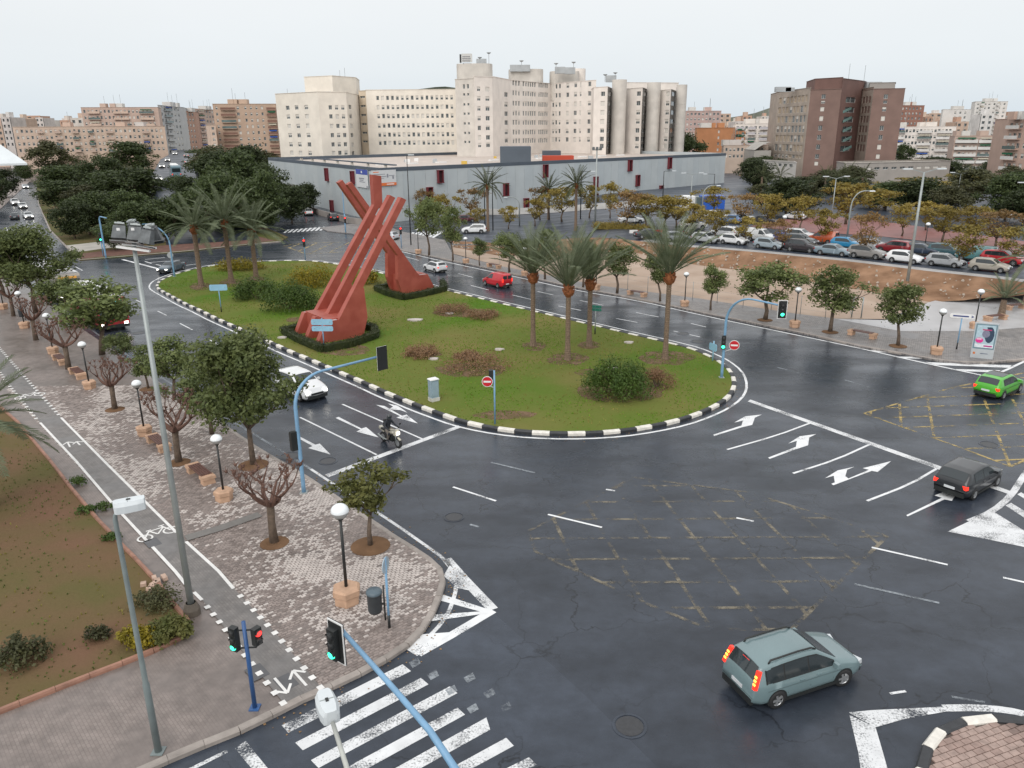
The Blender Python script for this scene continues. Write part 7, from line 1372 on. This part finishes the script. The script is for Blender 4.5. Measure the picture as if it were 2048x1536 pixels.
# car park
rowd = GL(1979, 545) - GL(1537, 500); RA_ = math.atan2(rowd.y, rowd.x)
NEAR = [((1411, 488), 'hatch', (.38, .40, .41), 'silver hatchback at left end of near row'), ((1467, 491), 'hatch', (.70, .71, .72), 'white hatchback second in the near row'), ((1538, 500), 'hatch', (.30, .36, .40), 'silver-blue hatchback in the near row'), ((1604, 506), 'suv', (.025, .02, .025), 'black SUV in the near row'), ((1666, 513), 'sedan', (.19, .25, .29), 'grey-blue car in the near row behind the bank'), ((1733, 519), 'suv', (.22, .21, .20), 'grey-brown crossover in the near row'), ((1809, 528), 'hatch', (.74, .75, .76), 'clean white hatchback right of the tall mast foot'), ((1889, 535), 'hatch', (.34, .355, .37), 'silver hatchback in the near row at right'), ((1978, 545), 'hatch', (.37, .34, .29), 'beige hatchback at right end of near row')]
FARR = [((1449, 477), 'suv', (.68, .69, .70), 'white car second row, beside the small blue car'), ((1483, 475), 'hatch', (.06, .13, .22), 'small blue car left of the white van'), ((1522, 485), 'van', (.68, .69, .69), 'white panel van with side glass in the second row'), ((1562, 487), 'sedan', (.02, .05, .25), 'royal blue car right of the white van'), ((1600, 483), 'suv', (.66, .67, .68), 'white car left of the orange van'), ((1601, 494), 'suv', (.08, .09, .10), 'dark grey car hidden behind the black SUV'), ((1642, 489), 'van', (.45, .085, .025), 'orange-red van in the second row'), ((1692, 499), 'hatch', (.02, .22, .42), 'light blue hatchback in the second row'), ((1745, 502), 'sedan', (.40, .41, .42), 'silver saloon second row behind grey-brown crossover'), ((1787, 508), 'suv', (.22, .012, .018), 'dark red car behind the white hatchback'), ((1841, 512), 'sedan', (.025, .04, .07), 'navy saloon right of the dark red car'), ((1893, 516), 'suv', (.03, .09, .11), 'dark teal car right of the navy saloon'), ((1950, 524), 'van', (.09, .23, .24), 'teal van behind the beige hatchback'), ((2003, 531), 'suv', (.45, .012, .02), 'red car at right end of second row')]
BACK = [((1490, 446), 'hatch', (.55, .57, .6), 'silver-white car deep in the car park by blue pavilion'), ((1462, 449), 'hatch', (.1, .2, .38), 'blue car deep in the car park'), ((1433, 442), 'suv', (.6, .6, .6), 'pale car near the blue pavilion'), ((1530, 450), 'sedan', (.05, .05, .06), 'dark car deep in car park before green tree'), ((1590, 442), 'hatch', (.6, .62, .62), 'white car under the dense green tree')]
for k, ((x, y), kd, cl, lab) in enumerate(NEAR + FARR + BACK):
    van_ = kd == 'van'; car(kd, cl, GL(x, y - 3, .02), RA_ + random.uniform(-.05, .05) + (0 if k < 9 or k % 3 else math.pi), lab, 0, 0, 'parked cars', 'delivery_van' if van_ else 'car', (), 1.0, 'van' if van_ else 'car')
# buses
def bus(loc, rz, label, main, roof, led, lights=True, tail=False, name='bus'):
    t = thing(name, loc, label, 'bus', None, rz); L, W, H = 11.8, 2.5, 3.0; m_ = MB(); pr = [(-.5, .3), (.47, .3), (.5, .6), (.5, 1.2), (.485, 2.75), (.46, H), (-.48, H), (-.5, 2.8)]; n = len(pr)
    def sl(y, k): return [(x * L, y, .3 + (z - .3) * 1) for x, z in pr]
    m_.v = sl(-W / 2, 0) + sl(W / 2, 0); m_.f = [tuple(range(n)), tuple(range(2 * n - 1, n - 1, -1))] + [(i, i + n, (i + 1) % n + n, (i + 1) % n) for i in range(n)]; m_.m = [0] * len(m_.f); m_.build('body', paint(main), t)
    m_ = MB(); m_.box((-.1, 0, H + .06), (L * .9, W * .94, .14)); m_.build('roof', paint(roof), t)
    for x in (-3.2, 0, 3.2, 4.8): m_ = MB(); m_.box((x, 0, H + .26), (1.7 if x != 4.8 else .7, 1.6, .28), 0, 0, .85, .8); m_.build('roof_unit', MT['wpaint'], t)
    m_ = MB(); m_.add([(L * .5 + .012, -W * .46, 1.15), (L * .5 + .012, W * .46, 1.15), (L * .4885 + .012, W * .46, 2.5), (L * .4885 + .012, -W * .46, 2.5)], [(0, 1, 2, 3)]); m_.build('windscreen', MT['cglass'], t); m_ = MB(); m_.box((L * .487, 0, 2.68), (.06, W * .7, .24)); m_.build('route_display', led, t)
    for s in (-1, 1):
        for k in range(6): m_ = MB(); m_.box((-4.8 + k * 1.75, s * (W / 2 + .004), 1.85), (1.6, .02, 1.1)); m_.build('side_window', MT['cglass'], t)
        m_ = MB(); m_.box((L * .5 + .01, s * .95, .72), (.06, .34, .2)); m_.build('headlight', MT['head_on'] if lights else MT['head'], t); m_ = MB(); m_.box((-L * .5 - .01, s * 1.0, .85), (.05, .25, .3)); m_.build('tail_light', MT['tail_on'] if tail else MT['tail'], t); m_ = MB(); m_.box((L * .5 + .2, s * (W / 2 + .12), 2.2), (.12, .16, .4)); m_.build('mirror', MT['black'], t)
        for x in (-3.2, 3.6): ty, ri = wheel_meshes(.48); wo = put('wheel', None, t, (x, s * (W / 2 - .1), .48), 0 if s > 0 else math.pi); put('tyre', ty, wo); put('rim', ri, wo)
    m_ = MB(); m_.box((-L * .5 - .01, 0, 1.9), (.02, 2.0, 1.0)); m_.build('rear_window', MT['cglass'], t); m_ = MB(); m_.box((L * .5 + .008, 0, .5), (.03, W * .96, .3)); m_.build('bumper', MT['black'], t)
    return t
avd = G(355, 789) - G(60, 578); AVL = math.atan2(avd.y, avd.x); dv = Vector((math.cos(AVL), math.sin(AVL), 0)); LEDB = M('led_blue', (.05, .3, .4), .3, 0, emit=(.1, .7, 1, 2)); LEDO = M('led_amber', (.4, .2, .05), .3, 0, emit=(1, .5, .1, .5))
pb_ = G(232, 662) - dv * 5.7; bus(pb_, AVL, 'red city bus with white roof behind the spreading evergreen', (.36, .012, .02), (.72, .73, .74), LEDB); bus(pb_ - dv * 17, AVL, 'second city bus queued behind the red one', (.40, .36, .30), (.6, .6, .6), LEDO)
p, ba_ = AVE(214, .5); bus(p, ba_, 'blue-grey bus driving away between the park trees', (.16, .24, .28), (.3, .36, .4), LEDO, False, True)
for Y_, of_, tl in ((206, -4.5, 0), (250, -4, 0), (285, -3, 0), (320, 3, 1), (350, -3, 0), (270, 4, 1)):
    p, ba_ = AVE(Y_, of_); car('sedan', (.4, .4, .4), p, ba_ + (0 if tl else math.pi), 'distant car with lights on the avenue beyond the park wood', 1 - tl, tl, 'distant avenue cars')
# ================================================================ MOTORCYCLIST
mc = G(782, 889); ma = AVA; t = thing('motorcycle', mc, 'pale motorcycle at the near stop line', 'motorcycle', None, ma)
for x in (-.68, .72): ty, ri = wheel_meshes(.31); wo = put('wheel', None, t, (x, 0, .31)); a = put('tyre', ty, wo); b_ = put('rim', ri, wo); a.scale = b_.scale = (1, .6, 1)
CRM = paint((.42, .40, .33)); m_ = MB(); m_.box((.05, 0, .48), (.62, .28, .34), 0, 0, .8, .8); m_.build('engine', MT['black'], t); m_ = MB(); m_.lathe([(.01, -.34), (.13, -.28), (.19, 0), (.15, .26), (.01, .34)], 12); m_.v = [(z + .16, y, x * .75 + .86) for x, y, z in m_.v]; m_.build('tank', CRM, t, True); m_ = MB(); m_.box((-.42, 0, .84), (.72, .26, .1), 0, 0, .9, .8); m_.build('saddle', MT['black'], t); m_ = MB(); m_.bar((-.5, 0, .72), (-.98, 0, .86), .2, .14); m_.build('tail_fairing', CRM, t)
for s in (-1, 1): pole(t, [(.72, s * .09, .31), (.5, s * .09, 1.0)], .025, MT['steel'], 'fork', 6)
m_ = MB(); m_.box((.62, 0, .92), (.26, .3, .34), 0, 0, .6, .7); m_.build('front_fairing', CRM, t); m_ = MB(); m_.box((.765, 0, .9), (.04, .2, .16)); m_.build('headlight', MT['head_on'], t); pole(t, [(.36, -.38, 1.06), (.46, -.2, 1.05), (.48, 0, 1.03), (.46, .2, 1.05), (.36, .38, 1.06)], .016, MT['black'], 'handlebar', 6); m_ = MB(); m_.bar((.72, 0, .64), (.95, 0, .52), .13, .03); m_.build('mudguard', CRM, t)
for s in (-1, 1): pole(t, [(.42, s * .3, 1.06), (.46, s * .36, 1.28)], .008, MT['black'], 'mirror_stem', 4); m_ = MB(); m_.box((.47, s * .37, 1.3), (.03, .13, .09)); m_.build('mirror', MT['black'], t)
pole(t, [(-.1, -.16, .32), (-.5, -.19, .33), (-.95, -.2, .45)], [.03, .05, .055], MT['steel'], 'exhaust', 8)
JK = M('dark_jacket', (.018, .022, .03), .7, .3, 8); TR = M('grey_trousers', (.16, .14, .12), .85, .2, 8)
def skin(name, verts, edges, radii, mat, parent, root=0):
    me = bpy.data.meshes.new(name); me.from_pydata(verts, edges, []); o = put(name, me, parent); me.materials.append(mat); sk = o.modifiers.new('skin', 'SKIN')
    for i, r in enumerate(radii): me.skin_vertices[0].data[i].radius = (r, r) if not hasattr(r, '__len__') else r
    me.skin_vertices[0].data[root].use_root = True; sk.use_smooth_shade = True; sb = o.modifiers.new('sub', 'SUBSURF'); sb.levels = 1; sb.render_levels = 2; return o
rd = thing('person', mc, 'motorcyclist in dark jacket, grey trousers and dark helmet', 'person', None, ma)
V_ = [(-.30, 0, .93), (-.26, 0, 1.12), (-.18, 0, 1.36), (-.14, 0, 1.46), (-.08, 0, 1.55), (-.04, 0, 1.66)]; R_2 = [.15, .15, .165, .10, .06, .085]; E_ = [(0, 1), (1, 2), (2, 3), (3, 4), (4, 5)]
for s in (-1, 1):
    i = len(V_); V_ += [(-.15, s * .19, 1.42), (-.06, s * .31, 1.20), (.20, s * .33, 1.12), (.33, s * .33, 1.08), (-.18, s * .13, .90), (.20, s * .24, .80), (.02, s * .21, .42), (.00, s * .21, .30), (.16, s * .22, .27)]; R_2 += [.085, .06, .045, .04, .11, .08, .06, .05, .045]
    E_ += [(2, i), (i, i + 1), (i + 1, i + 2), (i + 2, i + 3), (0, i + 4), (i + 4, i + 5), (i + 5, i + 6), (i + 6, i + 7), (i + 7, i + 8)]
skin('body', V_, E_, R_2, JK, rd)
for s in (-1, 1):
    skin('trouser_leg', [(-.24, s * .10, .92), (.19, s * .235, .81), (.02, s * .21, .44), (.01, s * .21, .36)], [(0, 1), (1, 2), (2, 3)], [.145, .098, .075, .07], TR, rd)
    hv = [(.33, s * .33, 1.08), (.38, s * .33, 1.075)]; he = [(0, 1)]; hr = [.042, .04]
    for k in range(4): n0 = len(hv); y = s * (.33 + (k - 1.5) * .022); hv += [(.40, y, 1.085), (.425 + .006 * (1 - abs(k - 1.2)), y, 1.06), (.41, y, 1.035)]; he += [(1, n0), (n0, n0 + 1), (n0 + 1, n0 + 2)]; hr += [.012, .010, .009]
    n0 = len(hv); hv += [(.37, s * .285, 1.065), (.395, s * .275, 1.04)]; he += [(1, n0), (n0, n0 + 1)]; hr += [.013, .010]; skin('glove', hv, he, hr, MT['black'], rd)
m_ = MB(); m_.lathe([(.10, -.15), (.135, -.08), (.145, .02), (.12, .11), (.06, .155), (.005, .165)], 16, (-.02, 0, 1.70)); m_.build('helmet', M('helmet_dark', (.06, .065, .07), .25, .1), rd, True); m_ = MB(); m_.add([(-.02 + .15 * math.cos(a), .15 * math.sin(a), z) for z in (1.65, 1.75) for a in (-.9, -.45, 0, .45, .9)], [(i, i + 1, i + 6, i + 5) for i in range(4)]); m_.build('visor', MT['cglass'], rd, True)
m_ = MB(); m_.box((-.36, 0, 1.28), (.16, .32, .42), 0, 0, .9, .8); m_.build('backpack', MT['black'], rd)
for o in list(bpy.data.objects):
    if o.parent is None and abs(o.location.y + 60) < 1e-4 and not USED.get(o.name):
        for c in list(o.children): bpy.data.objects.remove(c)
        bpy.data.objects.remove(o)
